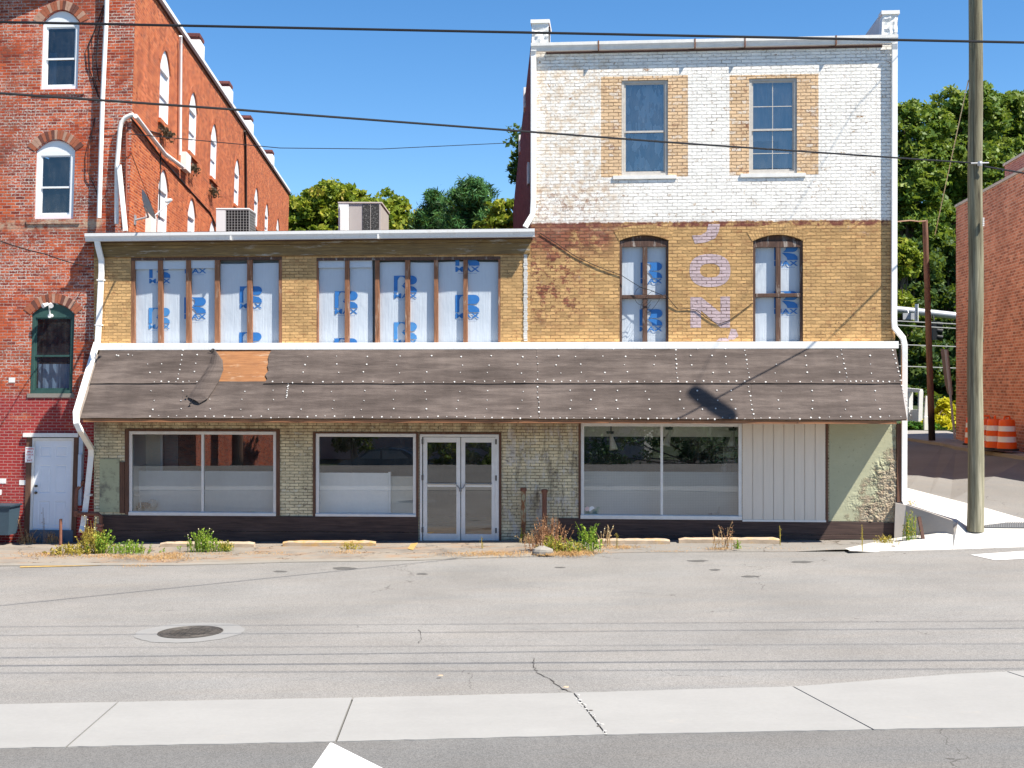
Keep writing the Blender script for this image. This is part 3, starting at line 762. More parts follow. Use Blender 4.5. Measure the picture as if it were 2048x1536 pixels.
# rooms behind the shop windows
mPart = plain('off white partition', (.86, .86, .85, 1), .6, .06, 2)
mPartB = plain('beige painted wall', (.84, .76, .64, 1), .7, .06)
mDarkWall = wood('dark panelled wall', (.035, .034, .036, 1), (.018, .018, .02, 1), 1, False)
mFloorIn = plain('dusty floor', (.25, .24, .22, 1), .6, .2)
def room(par, xa, xb, y0, y1, z0, z1):
    mb = MB(FAC)
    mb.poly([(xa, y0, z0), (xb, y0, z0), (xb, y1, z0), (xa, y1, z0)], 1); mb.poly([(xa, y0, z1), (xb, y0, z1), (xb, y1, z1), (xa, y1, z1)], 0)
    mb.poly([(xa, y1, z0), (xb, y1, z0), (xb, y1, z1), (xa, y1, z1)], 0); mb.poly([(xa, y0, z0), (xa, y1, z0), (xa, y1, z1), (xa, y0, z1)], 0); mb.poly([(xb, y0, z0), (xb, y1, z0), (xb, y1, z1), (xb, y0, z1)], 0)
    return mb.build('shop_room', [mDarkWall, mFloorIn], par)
room(low, xL+.3, fx(600), .25, 4.5, .42, 3.3)
room(low, fx(608), xS-.1, .25, 5.5, .0, 3.3)

def shop_window(par, H, trim, mulls, y=.06, fw=.075, sillh=.06, topw=None):
    x0, x1, z0, z1 = H
    mb = MB(FAC)
    if trim:
        mb.box(x0+.002, x0+trim, -.02, .14, z0, z1-.002); mb.box(x1-trim, x1-.002, -.02, .14, z0, z1-.002); mb.box(x0+trim, x1-trim, -.02, .14, z1-trim*.6, z1-.003)
        x0 += trim+.002; x1 -= trim+.002; z1 -= trim*.6+.002
    else: mb.box(x0, x0+.01, .1, .12, z0, z1)
    win = mb.build('shop_window', mBrown, par)
    f = MB(FAC); bars(f, x0, x1, z0, z1, fw, y-.05, y+.06, wb=fw, wt=topw or fw)
    f.box(x0+.0, x1-.0, y-.09, y-.052, z0-.02, z0+sillh)
    for mx in mulls: f.box(mx-.03, mx+.03, y-.045, y+.055, z0+fw, z1-(topw or fw))
    f.build('frame', mAlu, win, bevel=.006)
    E = [x0+fw]+[m for m in mulls]+[x1-fw]
    for a, b in zip(E, E[1:]):
        g = MB(FAC); g.poly([(a, y, z0+fw-.01), (b, y, z0+fw-.01), (b, y, z1-fw+.02), (a, y, z1-fw+.02)]); g.build('pane', mGlass, win)
    return win
shop_window(low, w1, .09, [fx(404.5)])
shop_window(low, w2, .06, [])
def part_box(par, name, mat, px0, px1, py0, py1, yy, th=.04):
    xa, za = FAC.hit(px0, py1, -yy); xb, zb = FAC.hit(px1, py0, -yy)
    mb = MB(FAC); mb.box(xa, xb, yy, yy+th, za, zb); return mb.build(name, mat, par)
# first shop window: half height white partition, beige cupboard, dark glass cabinet
part_box(low, 'partition', mPart, 277, 566, 943, 1100, .62)
mb = MB(FAC)
xa = fx(264, 900, -.3); mb.box(xa-.05, xa+.02, .14, 1.5, .45, 3.2); mb.build('side_wall', mPart, low)
part_box(low, 'cupboard', mPartB, 279, 320, 840, 943, 1.2)
part_box(low, 'cupboard_post', mPart, 320.5, 325, 840, 943, 1.18)
part_box(low, 'cabinet', plain('blue grey cabinet', (.10, .14, .16, 1), .3, .2, 3), 326, 356, 840, 943, 1.3)
# second window: low white counters
part_box(low, 'counter', mPart, 632, 776, 946, 1085, .40)
part_box(low, 'counter_end', mPart, 776.5, 781, 944, 1085, .40, .10)
part_box(low, 'low_counter', plain('beige counter', (.62, .60, .52, 1), .6, .08), 781.5, 846, 953, 1085, .55)
mb = MB(FAC); xa = fx(632); mb.box(xa, fx(838), .14, .6, w2[2]-.15, w2[2]+.03); mb.box(fx(258), fx(556), .14, .75, w1[2]-.15, w1[2]+.025); mb.build('window_shelf', mFloorIn, low)

mHinge = plain('dark hinge', (.13, .12, .11, 1), .6)
# entrance doors
x0, x1, z0, z1 = dr
ent = MB(FAC)
ent.box(x1-.055, x1-.003, -.02, .14, z0, z1-.003); ent.box(x0+.02, x1-.06, -.02, .14, z1-.05, z1-.003)
ent = ent.build('entrance', mBrown, low)
f = MB(FAC); xa, xb, zt = x0+.012, x1-.06, z1-.055
f.box(xa, xa+.055, .0, .11, z0, zt); f.box(xb-.085, xb, .0, .11, z0, zt); f.box(xa+.055, xb-.085, .0, .11, zt-.06, zt); f.box(xa, xb, -.03, .11, z0-.03, z0+.012)
f.build('frame', mAlu, ent, bevel=.005)
for k, (a, b) in enumerate(((846, 920.5), (922, 991))):
    a, b = fx(a), fx(b); lo, hi = z0+.025, zt-.07
    l = MB(FAC); bars(l, a, b, lo, hi, .095, .02, .065, wb=.16, wt=.12)
    zm = fz(920, 971); l.box(a+.095, b-.095, .022, .063, zm-.035, zm+.03)
    leaf = l.build('door_leaf', mAlu, ent, bevel=.005)
    for (p, q) in ((lo+.15, zm-.03), (zm+.025, hi-.11)):
        g = MB(FAC); g.poly([(a+.09, .043, p), (b-.09, .043, p), (b-.09, .043, q), (a+.09, .043, q)]); g.build('pane', mGlass, leaf)
    h = MB(FAC)
    h.tube([(a+.12, -.02, zm+.04), (b-.12, -.02, zm+.04)], .016, 8); h.box(a+.11, a+.14, -.03, .022, zm+.02, zm+.06); h.box(b-.14, b-.11, -.03, .022, zm+.02, zm+.06)
    h.build('push_bar', plain('worn grey bar', (.35, .34, .32, 1), .5, .2), leaf)
    for zz in (lo+.25, zm+.18, hi-.1):
        hx = a-.012 if k == 0 else b+.012
        h = MB(FAC); h.box(hx-.02, hx+.02, -.012, .03, zz-.06, zz+.06); h.build('hinge', mHinge, leaf)
mb = MB(FAC); cx = fx(921.3); zm = fz(920, 974)
mb.tube([(cx-.10, -.02, zm+.05), (cx-.02, -.05, zm-.03), (cx+.06, -.05, zm-.02), (cx+.10, -.02, zm+.06)], .012, 6); mb.box(cx-.03, cx+.03, -.07, -.03, zm-.10, zm-.03)
mb.build('padlock_chain', plain('steel chain', (.25, .25, .25, 1), .5, metal=.5), ent)
# brown skirting boards under the windows
def boards(par, xa, xb, zs, y=-.04):
    for k in range(len(zs)-1):
        mb = MB(FAC); a, b = zs[k], zs[k+1]
        mb.mesh([(xa, y+.006*k, a[0]+.006), (xb, y+.006*k, a[1]+.006), (xb, y+.006*k, b[1]), (xa, y+.006*k, b[0]), (xa, -.003, a[0]+.006), (xb, -.003, a[1]+.006), (xb, -.003, b[1]), (xa, -.003, b[0])],
                [(0, 1, 2, 3), (4, 7, 6, 5), (0, 4, 5, 1), (1, 5, 6, 2), (2, 6, 7, 3), (3, 7, 4, 0)])
        mb.build('skirting_board', mBrownH, par, bevel=.006)
xa, xb = fx(200), fx(838)-.01
boards(low, xa, xb, [(-.17, -.06), (.20, .22), (fz(300, 1031), fz(800, 1033))])
mb = MB(FAC); mb.box(fx(240), fx(249.5), -.03, -.003, fz(245, 1026), fz(245, 924)); mb.build('timber_batten', mBrown, low)
mb = MB(FAC); a, b = fx(200), fx(239.5); mb.box(a, b, -.022, -.003, fz(220, 1024), fz(220, 918))
mb.build('rendered_panel', M('mottled green render', .9).color((.40, .42, .27, 1)).m, low)
m = M('mottled green render'); n = m.noise(3, 7, .7); low_panel = None
m.color(m.mix(m.step(n, .5, .68), m.scale((.42, .43, .28, 1), m.val(.8, 1.2, m.noise(1.2))), (.16, .15, .12, 1))); m.bump(m.noise(12, 6), .3, .01)
[o for o in low.children if o.name.startswith('rendered_panel')][0].data.materials[0] = m.m
mRender = m.m
# ================================================================== TALL BUILDING (white upper floor)
zc = 7.44; zcl = 7.30
ZTT = 11.42
tw = [(fx(1243), fx(1336), fz(1290, 351), fz(1290, 160)), (fx(1498), fx(1594), fz(1546, 347), fz(1546, 156))]
aw = [(fx(1239), fx(1337), 4.45, fz(1288, 470), .13), (fx(1506), fx(1606), 4.45, fz(1556, 469), .15)]
tan = [(fx(1202), fx(1376), fz(1290, 354), fz(1290, 152)), (fx(1459), fx(1637), fz(1546, 350), fz(1546, 149))]
def white_region(m):
    u, v = m.xyz(); j = m.mul(m.sub(m.noise(6, 5, .7), .5), .16)
    return m.step(m.add(v, j), zc-.012, zc+.012)
def yel_region(m):
    j = m.mul(m.sub(m.noise(2, 5, .7, off=3), .5), .8)
    raw = m.rect(.2, 2.35, 6.75, 7.6, .22, j)
    raw2 = m.rect(.2, 1.6, 5.2, 7.0, .3, j)
    r = m.add(m.mul(raw, m.step(m.noise(2.4, 6, .7, off=77), .40, .47)), m.mul(raw2, m.step(m.noise(3.3, 6, .75, off=78), .50, .56)))
    return m.sub(1.0, m.math('MINIMUM', r, 1.0))
def tan_region(m):
    j = m.mul(m.sub(m.noise(14, 3), .5), .02)
    a = m.rect(*tan[0], .006, j); b = m.rect(*tan[1], .006, j)
    return m.math('MAXIMUM', a, b)
def white_thr_layer(c, col):
    m = c['m']
    return paint((.90, .865, .80, 1), white_region, thr=.365, soft=.035, crack=.75, crack_shade_col=(.17, .125, .09, 1), vary=.08, wr=.14, bvar=.07, clo=.46)(c, col)
def cream(c, col):                       # older cream coat showing through at the left
    m = c['m']; k = m.mul(m.rect(.2, 2.6, 7.5, 11.4, .5, m.mul(m.sub(c['n1'], .5), 1.2)), m.mul(m.step(c['n3'], .44, .60), .75))
    return m.mix(k, col, (.66, .50, .34, 1))
mTallF = bricks('white over yellow painted brick', BASE, (.12, .07, .05, 1), [
    paint((.56, .345, .150, 1), yel_region, thr=.345, soft=.035, bvar=.22, clo=.42, crack=.75, crack_shade_col=(.17, .09, .04, 1), vary=.16),
    lambda c, col: dabs(c, col, (.27, .13, .065, 1), .53, .66, 1.8, .6),
    lambda c, col: dabs(c, col, (.36, .27, .27, 1), .60, .66, 2.8, .5, 91),
    chips(.54, .61, (.36, .16, .07, 1), .65, 5, .8, 161, .40), chips(.61, .65, (.08, .045, .03, 1), .85, 11, 1.4, 131, .40),
    white_thr_layer, cream, lambda c, col: c['m'].mix(white_region(c['m']), col, chips(.585, .63, (.26, .15, .10, 1), .85, 10, .8, 171, .44)(c, col)), lambda c, col: c['m'].mix(c['m'].mul(c['m'].rect(.2, 2.2, 7.4, 8.3, .3, c['m'].mul(c['m'].sub(c['n1'], .5), 1.0)), c['m'].mul(c['m'].step(c['m'].noise(7, 6, .75, off=181), .50, .60), .75)), col, (.36, .20, .13, 1)),
    paint((.72, .50, .30, 1), tan_region, thr=.42, soft=.06, crack=.8, crack_shade_col=(.22, .12, .07, 1), vary=.16, bvar=.12, clo=.36),
    lambda c, col: c['m'].mix(c['m'].mul(c['m'].mul(tan_region(c['m']), c['m'].step(c['m'].noise(3.2, 7, .75, off=66), .56, .66)), .8), col, (.25, .10, .055, 1)),
    lambda c, col: c['m'].mix(c['m'].mul(c['m'].rect(.2, 8.6, 7.32, 7.46, .03, c['m'].mul(c['m'].sub(c['n3'], .5), .1)), c['m'].step(c['n3'], .42, .55)), col, (.20, .07, .05, 1)),
    ], bump=1.5, stain=.10, rh=.078, bw=.225, jitter=.010, ms=.009).m
mSageT = mSage
tall = thing('corner_shop_building', 'three storey brick corner building with white painted top floor over a faded yellow wall', 'building', ((xS+xR)/2, 0, 0), FAC)
w3 = (fx(1161), fx(1484), fz(1322, 1037), fz(1322, 846)); pn = (fx(1484.5), fx(1656), fz(1570, 1042), fz(1570, 842))
mb = MB(FAC)
wall_sheet(mb, xS, xR, -.4, ZTT, tw+aw+[w3], lambda a, b: 0 if b > 3.6 else 1, zc=[3.6], dep=.22)
mb.poly([(xR, 0, -.4), (xR, 24, -.4), (xR, 24, ZTT), (xR, 0, ZTT)]); mb.poly([(xS, 24, -.4), (xR, 24, -.4), (xR, 24, ZTT), (xS, 24, ZTT)])
mb.build('wall', [mTallF, mSageT], tall, fix=False)
# dark party wall seen along its left side, with its parapet
xP = fx(1067)
oP = FAC.w((xP, 0.02, 0)); TSF = Frame((oP.x, oP.y, 0), math.atan2(-K, .0228))
mb = MB(TSF)
mb.mesh([(-24*K, 0, 0), (0, 0, 0), (0, 0, 11.42), (0, 0, 12.02), (-1.2, 0, 12.2), (-8*K, 0, 12.45), (-24*K, 0, 12.5)], [(0, 1, 2, 3, 4, 5, 6)])
mb.mesh([(-24*K, .38, 11), (0, .38, 11), (0, .38, 12.02), (-1.2, .38, 12.2), (-8*K, .38, 12.45), (-24*K, .38, 12.5)], [(0, 1, 2, 3, 4, 5)])
mb.mesh([(-24*K, 0, 12.5), (-8*K, 0, 12.45), (-1.2, 0, 12.2), (0, 0, 12.02), (0, .38, 12.02), (-1.2, .38, 12.2), (-8*K, .38, 12.45), (-24*K, .38, 12.5)], [(0, 1, 6, 7), (1, 2, 5, 6), (2, 3, 4, 5)])
mb.build('party_wall', mBrickW, tall, fix=False)
for q in ((-9.4*K, -9.0*K, -.05, .2, 12.0, 12.6), (-5.0*K, -4.6*K, -.05, .2, 11.9, 12.5), (-2.2*K, -1.9*K, -.06, -.003, 8.9, 9.45)):
    mb = MB(TSF); mb.box(*q); mb.build('wall_bracket', mWhiteOld, tall)
# crumpled white flashing on the two parapet ends
def crumple(par, x0, x1, zlo, zhi, y0, y1, seed, lean=0.0):
    rg = random.Random(seed); nx, nz = 6, 7; mb = MB(FAC); V = []
    for j in range(nz+1):
        for i in range(nx+1):
            e = .022 if 0 < i < nx and 0 < j < nz else .006
            V.append((x0+(x1-x0)*i/nx+rg.uniform(-e, e)*.6+lean*j/nz, y0-rg.uniform(-e, e), zlo+(zhi-zlo)*j/nz+rg.uniform(-.006, .006)))
    Fs = [(j*(nx+1)+i, j*(nx+1)+i+1, (j+1)*(nx+1)+i+1, (j+1)*(nx+1)+i) for j in range(nz) for i in range(nx)]
    mb.mesh(V, Fs)
    b = len(V); W = [V[0], V[nx], V[-1], V[-1-nx]]
    Q = [(p[0], y1, p[2]) for p in W]
    mb.mesh(W+Q, [(0, 4, 5, 1), (1, 5, 6, 2), (2, 6, 7, 3), (3, 7, 4, 0), (4, 7, 6, 5)])
    mb.box(x0-.03+lean, x1+.03+lean, y0-.035, y1, zhi-.07, zhi+.012)
    return mb.build('parapet_flashing', mWhite, par)
crumple(tall, fx(1064, 60), fx(1097, 60), fz(1080, 86), fz(1080, 41), -.02, .9, 3, .0)
crumple(tall, fx(1763, 40), fx(1794, 40), fz(1780, 72), fz(1780, 23), -.02, .3, 5, .02)
mb = MB(FAC); a, b = fx(1764, 40), fx(1794, 40)
mb.box(a, b, .3, 24, 11.3, fz(1780, 23)); mb.build('parapet', mWhiteOld, tall)
mb = MB(FAC); mb.mesh([(xP+.3, -.03, ZTT+.01), (a, -.03, ZTT+.06), (a, 24, 11.9), (xP+.3, 24, 11.9), (xP+.3, -.03, ZTT-.05), (a, -.03, ZTT-.05), (a, 24, ZTT-.05), (xP+.3, 24, ZTT-.05)], [(0, 1, 2, 3), (0, 4, 5, 1), (4, 7, 6, 5)])
mb.build('roof', mRoof, tall)
gutter(tall, fx(1062, 90, .15), 11.415, fx(1796, 76, .15), 11.43, -.04, .185, .13, mWhiteOld, 24, .0)
for px in (1197, 1390, 1490, 1672):
    st = MB(FAC); x = fx(px, 85, .15); st.box(x-.014, x+.014, -.178, -.03, 11.412, 11.622); st.build('gutter_strap', mRustStrap, tall)
for pts in ([fp(1067, 100, .12), fp(1067, 110, .08), fp(1067, 400, .07), fp(1065, 430, .07), fp(1050, 455, .16)],
            [fp(1789, 86, .12), fp(1789, 100, .08), fp(1788, 640, .07), fp(1789, 655, .08), fp(1806, 676, .12), fp(1809, 690, .12), fp(1808, 1000, .03), fp(1813, 1010, .06)]):
    mb = MB(FAC); mb.tube(pts, .05, sq=(.125, .085)); mb.build('downspout', mWhite, tall, bevel=.008)
# upper sash windows
mCurt = M('patterned net curtain', .9)
_v = mCurt.node('ShaderNodeTexVoronoi', {'distance': 'MANHATTAN'}, Vector=mCurt.map(mCurt.uv(), (7, 3, 1)), Scale=1.6).outputs[1]
mCurt.color(mCurt.ramp(mCurt.node('ShaderNodeSeparateColor', Color=_v).outputs[0], [(.45, (.55, .60, .66)), (.5, (.16, .18, .22))])); mCurt = mCurt.m
mNet = plain('grey net curtain', (.36, .38, .42, 1), .9, .2, 30, sy=.1)
mWinOld = plain('weathered grey window frame', (.50, .47, .43, 1), .75, .2, 8)
for k, (a, b, c, d) in enumerate(tw):
    sash_window(tall, FAC, a+.004, b-.004, c+.004, d-.004, .03, mWinOld, mGlassUp, .46, 0, .06, sill=(.20, .06, .085, mWhiteOld),
                curtain=(mCurt if k == 0 else mNet, [(.0, 1, .0, 1, .012)] if k == 0 else [(.0, 1.0, .35, 1, .03), (.66, 1, 0, .9, .03)], .20), vbars=(.5,) if k else (), hbars=(.2, .72) if k else (), depth=.6)
# boarded arched windows
def arch_boarded(H, mid, bar, boards, logos):
    x0, x1, z0, z1, rise = H
    zt = fz(mid, bar[0])
    mb = MB(FAC); A = arc_pts(x0+.003, x1-.003, z1-rise-.004, rise)
    mb.prism(A, .10, .14, 0)
    bars(mb, x0+.003, x1-.003, z0, z1-rise-.006, .055, .03, .12, wb=.04, wt=.13)
    win = mb.build('window', mMullD, tall)
    p = MB(FAC); c = fx(mid); zb = fz(mid, bar[1]); 
    p.box(c-.055, c+.055, .032, .12, zb+.045, z1-rise-.14); p.box(c-.055, c+.055, .034, .12, z0+.04, zb-.05); p.build('mullion', mMullD, win, bevel=.004)
    p = MB(FAC); p.box(x0+.06, x1-.06, .025, .13, zb-.045, zb+.04); p.build('transom', mMullD, win, bevel=.006)
    for (za, zd, lg) in ((zb, z1-rise-.01, logos[0]), (z0, zb, logos[1])):
        mb = MB(FAC); yy = .15; n = 8; V = []
        for i in range(n+1):
            t = i/n; V += [(x0+(x1-x0)*t, yy-.01*math.sin(math.pi*t*1.3+1), za), (x0+(x1-x0)*t, yy-.01*math.sin(math.pi*t*1.3), zd)]
        mb.mesh(V, [(2*i, 2*i+2, 2*i+3, 2*i+1) for i in range(n)])
        mb.box(x0, x1, yy+.014, yy+.03, za, zd)
        for (lx, ly, w, kind) in lg: r_logo(mb, fx(lx, ly, -yy), fz(lx, ly, -yy), w, 1, 0, yy-.014, kind)
        mb.build('foam_board', [mFoam, mPrint], win)
    return win
arch_boarded(aw[0], 1290, (485, 593), None, [[(1281, 567, .50, 'both')], [(1279, 663, .53, 'both')]])
arch_boarded(aw[1], 1557, (487, 590), None, [[(1548, 532, .54, 'both')], [(1548, 628, .54, 'both')]])
for h in aw:
    mb = MB(FAC); arch_ring(mb, h[0]-.02, h[1]+.02, h[3]-h[4], h[4], .24, -.007, .05, 21); mb.build('brick_arch', mYelLow, tall)
# faded lettering  J O N '
mLil = bricks('faded lilac paint on brick', BASE, (.12, .07, .05, 1), [paint((.54, .42, .43, 1), thr=.25, crack=.9, crack_shade_col=(.16, .10, .09, 1))], bump=1.5, stain=.12, rh=.078, bw=.225, jitter=.010, ms=.009).m
def letter(polys, holes=None):
    mb = MB(FAC)
    for pl in polys:
        mb.poly([(FAC.hit(a, b)[0], -.0035, FAC.hit(a, b)[1]) for a, b in pl][::-1])
    mb.build('painted_letter', mLil, tall, fix=False)
def ring(cx, cy, rx, ry, ix, iy, n=28, a0=0, a1=360):
    o = []
    for i in range(n):
        p, q = math.radians(a0+(a1-a0)*i/n), math.radians(a0+(a1-a0)*(i+1)/n)
        s = lambda r, t: math.copysign(abs(t)**.82, t)*r
        o.append([(cx+s(rx, math.cos(p)), cy+s(ry, math.sin(p))), (cx+s(rx, math.cos(q)), cy+s(ry, math.sin(q))), (cx+s(ix, math.cos(q)), cy+s(iy, math.sin(q))), (cx+s(ix, math.cos(p)), cy+s(iy, math.sin(p)))])
    return o
letter(ring(1420, 541, 41, 33, 20, 14))
letter([[(1381, 594), (1402, 594), (1402, 655), (1381, 655)], [(1441, 593), (1460, 593), (1460, 655), (1441, 655)], [(1402.3, 594), (1440.7, 625), (1440.7, 655), (1402.3, 621)]])
letter([[(1417, 448), (1440, 448), (1438, 462), (1431, 476), (1414, 484), (1390, 488), (1384, 471), (1402, 470), (1413, 463)]])
letter([[(1462, 657), (1472, 659), (1477, 672), (1468, 679), (1455, 679), (1459, 668)]])
letter([[(1432, 682), (1440, 676), (1452, 675), (1459, 682)]])
# big shop window, board cladding, corner posts
room(tall, fx(1150), xR-.15, .24, 5.0, .35, 3.2)
win3 = shop_window(tall, w3, 0, [fx(1323.5)], y=.05, fw=.08, sillh=.07)
mPeg = M('grey pegboard', .7)
_x, _y = mPeg.xyz()
gx = mPeg.math('LESS_THAN', mPeg.math('FRACT', mPeg.mul(_x, 26)), .22); gy = mPeg.math('LESS_THAN', mPeg.math('FRACT', mPeg.mul(_y, 26)), .22)
mPeg.color(mPeg.mix(mPeg.mul(mPeg.math('MAXIMUM', gx, gy), .35), (.46, .50, .51, 1), (.2, .23, .24, 1))); mPeg = mPeg.m
part_box(tall, 'pegboard_partition', mPeg, 1155, 1492, 944.5, 1085, .55)
part_box(tall, 'ceiling_bulkhead', mPartB, 1140, 1500, 800, 873, 1.2)
mb = MB(FAC); mb.box(fx(1155), fx(1490), .13, .55, w3[2]-.1, w3[2]+.03); mb.build('window_shelf', mFloorIn, tall)
part_box(tall, 'wall_column', plain('grey column', (.16, .15, .14, 1), .8), 1452, 1462, 870, 944, 1.6)
mSt = plain('white sticker', (.8, .8, .8, 1), .5, .02)
mb = MB(FAC); x, z = FAC.hit(1182, 1018, .0)
mb.prism([(x-.04, z-.06)]+[(x+.02+.06*math.cos(q), z+.01+.05*math.sin(q)) for q in [math.pi*i/10 for i in range(11)]][::1]+[(x-.04, z+.05)], .038, .042, 0); mb.build('sticker', mSt, win3, fix=True)
mb = MB(FAC); mb.lathe((x-.09, .04, z), [(.055, -.002), (.055, .002)], 16, axis='y'); mb.build('sticker', plain('red ringed sticker', (.75, .55, .50, 1), .5, .1), win3)
mSid = plain('cream board cladding', (.74, .655, .55, 1), .7, .07, 3, sx=4, sy=.3)
mb = MB(FAC); nb = 8; a, b, c, d = pn; wd = (b-.06-a)/nb
for i in range(nb): mb.box(a+i*wd+.006, a+(i+1)*wd-.006, -.03+random.uniform(-.002, .002), -.004, c+.03, d-.06)
mb.box(a, b-.06, -.004, -.002, c+.03, d-.06)
mb.build('board_cladding', mSid, tall)
mb = MB(FAC); mb.box(a, b-.05, -.045, -.005, c-.015, c+.028); mb.build('cladding_sill', mAlu, tall)
mb = MB(FAC); mb.box(b-.055, b-.004, -.035, -.003, c-.01, d); mb.build('timber_post', mBrown, tall)
mb = MB(FAC); mb.box(fx(1157), fx(1162)-.002, -.03, -.003, w3[2]-.02, w3[3]); mb.build('timber_post', mBrown, tall)
mb = MB(FAC); mb.box(fx(1793), fx(1803), -.05, .12, fz(1798, 1004), 2.8); mb.build('timber_post', mBrown, tall)
mb = MB(FAC); mb.box(fx(1162), fx(1484), -.03, -.003, w3[3]+.003, 2.86); mb.build('lintel_board', wood('faded lintel board', (.38, .27, .20, 1), (.22, .14, .10, 1), .8), tall)
# cracked green render falling off to rough masonry at the corner
mRub = M('render over rough masonry', .95, .15)
n = mRub.noise(2.2, 7, .72); n2 = mRub.noise(9, 8, .75); n3 = mRub.noise(3.2, 6, .7, sx=.35, sy=1.7, off=7)
u, v = mRub.xyz(); xm = fx(1725)
e = mRub.add(mRub.mul(mRub.sub(u, xm), .55), mRub.add(mRub.mul(mRub.sub(1.35, v), .30), mRub.mul(mRub.sub(n, .5), 1.5)))
k = mRub.step(e, .08, .24)
base = mRub.mix(mRub.mul(mRub.step(n2, .60, .68), .75), mRub.scale((.42, .42, .285, 1), mRub.val(.82, 1.18, n)), (.13, .12, .09, 1))
rough = mRub.ramp(mRub.add(mRub.mul(n2, .6), mRub.mul(n3, .4)), [(.3, (.15, .11, .085)), (.45, (.36, .28, .20)), (.58, (.45, .40, .29)), (.72, (.56, .53, .42))])
mRub.color(mRub.mix(k, base, rough)); mRub.bump(mRub.mul(mRub.val(.15, 1.0, k), mRub.add(n2, n3)), .9, .05); mRub = mRub.m
mb = MB(FAC); a, b, c, d = fx(1658), fx(1792), .57, 2.82; N = 120
rg = random.Random(5)
from mathutils import noise as MN
V = []
for j in range(N+1):
    for i in range(N+1):
        x = a+(b-a)*i/N; z = c+(d-c)*j/N
        e = (x-fx(1725))*.55+(1.35-z)*.30+MN.noise(Vector((x*1.6, 3, z*1.6)))*.35
        k = min(max((e-.05)/.22, 0), 1)
        V.append((x, -.012-.045*k*(abs(MN.noise(Vector((x*5+2*MN.noise(Vector((x*3, 2, z*3))), 1, z*8))))+.55*abs(MN.noise(Vector((x*13, 5, z*17))))+.3*MN.noise(Vector((x*31, 8, z*33)))), z))
mb.mesh(V, [(j*(N+1)+i, j*(N+1)+i+1, (j+1)*(N+1)+i+1, (j+1)*(N+1)+i) for j in range(N) for i in range(N)])
mb.build('rendered_panel', mRub, tall, fix=False)
zb0 = fz(1400, 1076)
boards(tall, fx(1117), xR-.02, [(.02, .17), (.17, .27), (fz(1170, 1036), fz(1700, 1044))])
# ================================================================== AWNING
aL, aR = -9.80, 8.72
AT = 4.50; AB = 2.905; N0, N1 = .18, 1.32
def aw_pt(s, t, lift=0.0):
    L = math.hypot(AT-AB, N1-N0); nz, ny = (N1-N0)/L, (AT-AB)/L
    return (s, -(N0+(N1-N0)*t)-ny*lift, AT-(AT-AB)*t+nz*lift)
def aw_hit(px, py):
    t = .5
    for _ in range(12):
        n = N0+(N1-N0)*t; s, z = FAC.hit(px, py, n); t = (AT-z)/(AT-AB)
    return s, t
mFelt = M('brown roofing felt', .85, .25)
n = mFelt.noise(1.0, 6, .65, sx=.45, sy=2.2); n2 = mFelt.noise(3.5, 7, .7, sx=.25, sy=2.5, off=3); n3 = mFelt.noise(60, 3, .6); n4 = mFelt.noise(1.5, 4, .5, sx=2.2, sy=.25, off=9)
c = mFelt.ramp(mFelt.add(mFelt.mul(n, .55), mFelt.mul(n2, .45)), [(.32, (.042, .032, .027)), (.48, (.082, .064, .056)), (.62, (.140, .112, .098))])
c = mFelt.scale(c, mFelt.mul(mFelt.val(.8, 1.2, n3), mFelt.val(.75, 1.25, n4)))
mFelt.color(c); mFelt.bump(mFelt.add(mFelt.mul(n2, 1.0), mFelt.mul(n3, .15)), .7, .03); mFelt = mFelt.m
mNail = plain('white nail cap', (.55, .54, .52, 1), .5, .2, 4)
mPly = wood('bare plywood', (.36, .165, .065, 1), (.19, .08, .035, 1), .9, True, wear=(.38, .25, .16, 1))
mTar = plain('black torn edge', (.015, .013, .013, 1), .8, .2)
awn = thing('awning', 'long sloping awning of torn brown roofing felt dotted with white nail caps', 'awning', ((aL+aR)/2, -.4, AB), FAC)
mb = MB(FAC)
mb.mesh([aw_pt(aL, 0), aw_pt(aR, 0), aw_pt(aR, 1), aw_pt(aL, 1), (aL, -.003, AT), (aR, -.003, AT), (aR, -.003, AB-.005), (aL, -.003, AB-.005)],
        [(0, 1, 2, 3), (0, 4, 5, 1), (3, 2, 6, 7), (1, 5, 6, 2), (0, 3, 7, 4)])
mb.build('plywood_deck', mPly, awn)
mb = MB(FAC); mb.box(aL-.06, fx(1797, 690, .2), -.215, -.004, 4.505, 4.665); mb.build('fascia_board', mWhite, awn, bevel=.005)
mb = MB(FAC); mb.box(aL+.06, aR-.22, -N1+.01, -N1+.045, AB-.075, AB-.008); mb.build('edge_board', mTrimOr, awn)
mb = MB(FAC)
for k in range(9):
    z0_, z1_ = 4.4-k*.17, 4.4-(k+1)*.17
    nn = lambda z: N0+(N1-N0)*(AT-z)/(AT-AB)
    mb.mesh([(aL-.17, -.01, z0_), (aL-.17, -nn(z0_)+.02, z0_), (aL-.21, -nn(z1_)+.02, z1_), (aL-.21, -.01, z1_), (aL-.012, -.01, z0_), (aL-.012, -nn(z0_)+.02, z0_), (aL-.012, -nn(z1_)+.02, z1_), (aL-.012, -.01, z1_)],
            [(0, 1, 2, 3), (4, 7, 6, 5), (0, 4, 5, 1), (2, 6, 7, 3), (1, 5, 6, 2)])
mb.build('end_shingles', plain('grey weathered shingles', (.28, .24, .21, 1), .9, .25, 8), awn)
sx_ = lambda px, t: FAC.hit(px, 768, N0+(N1-N0)*t)[0]
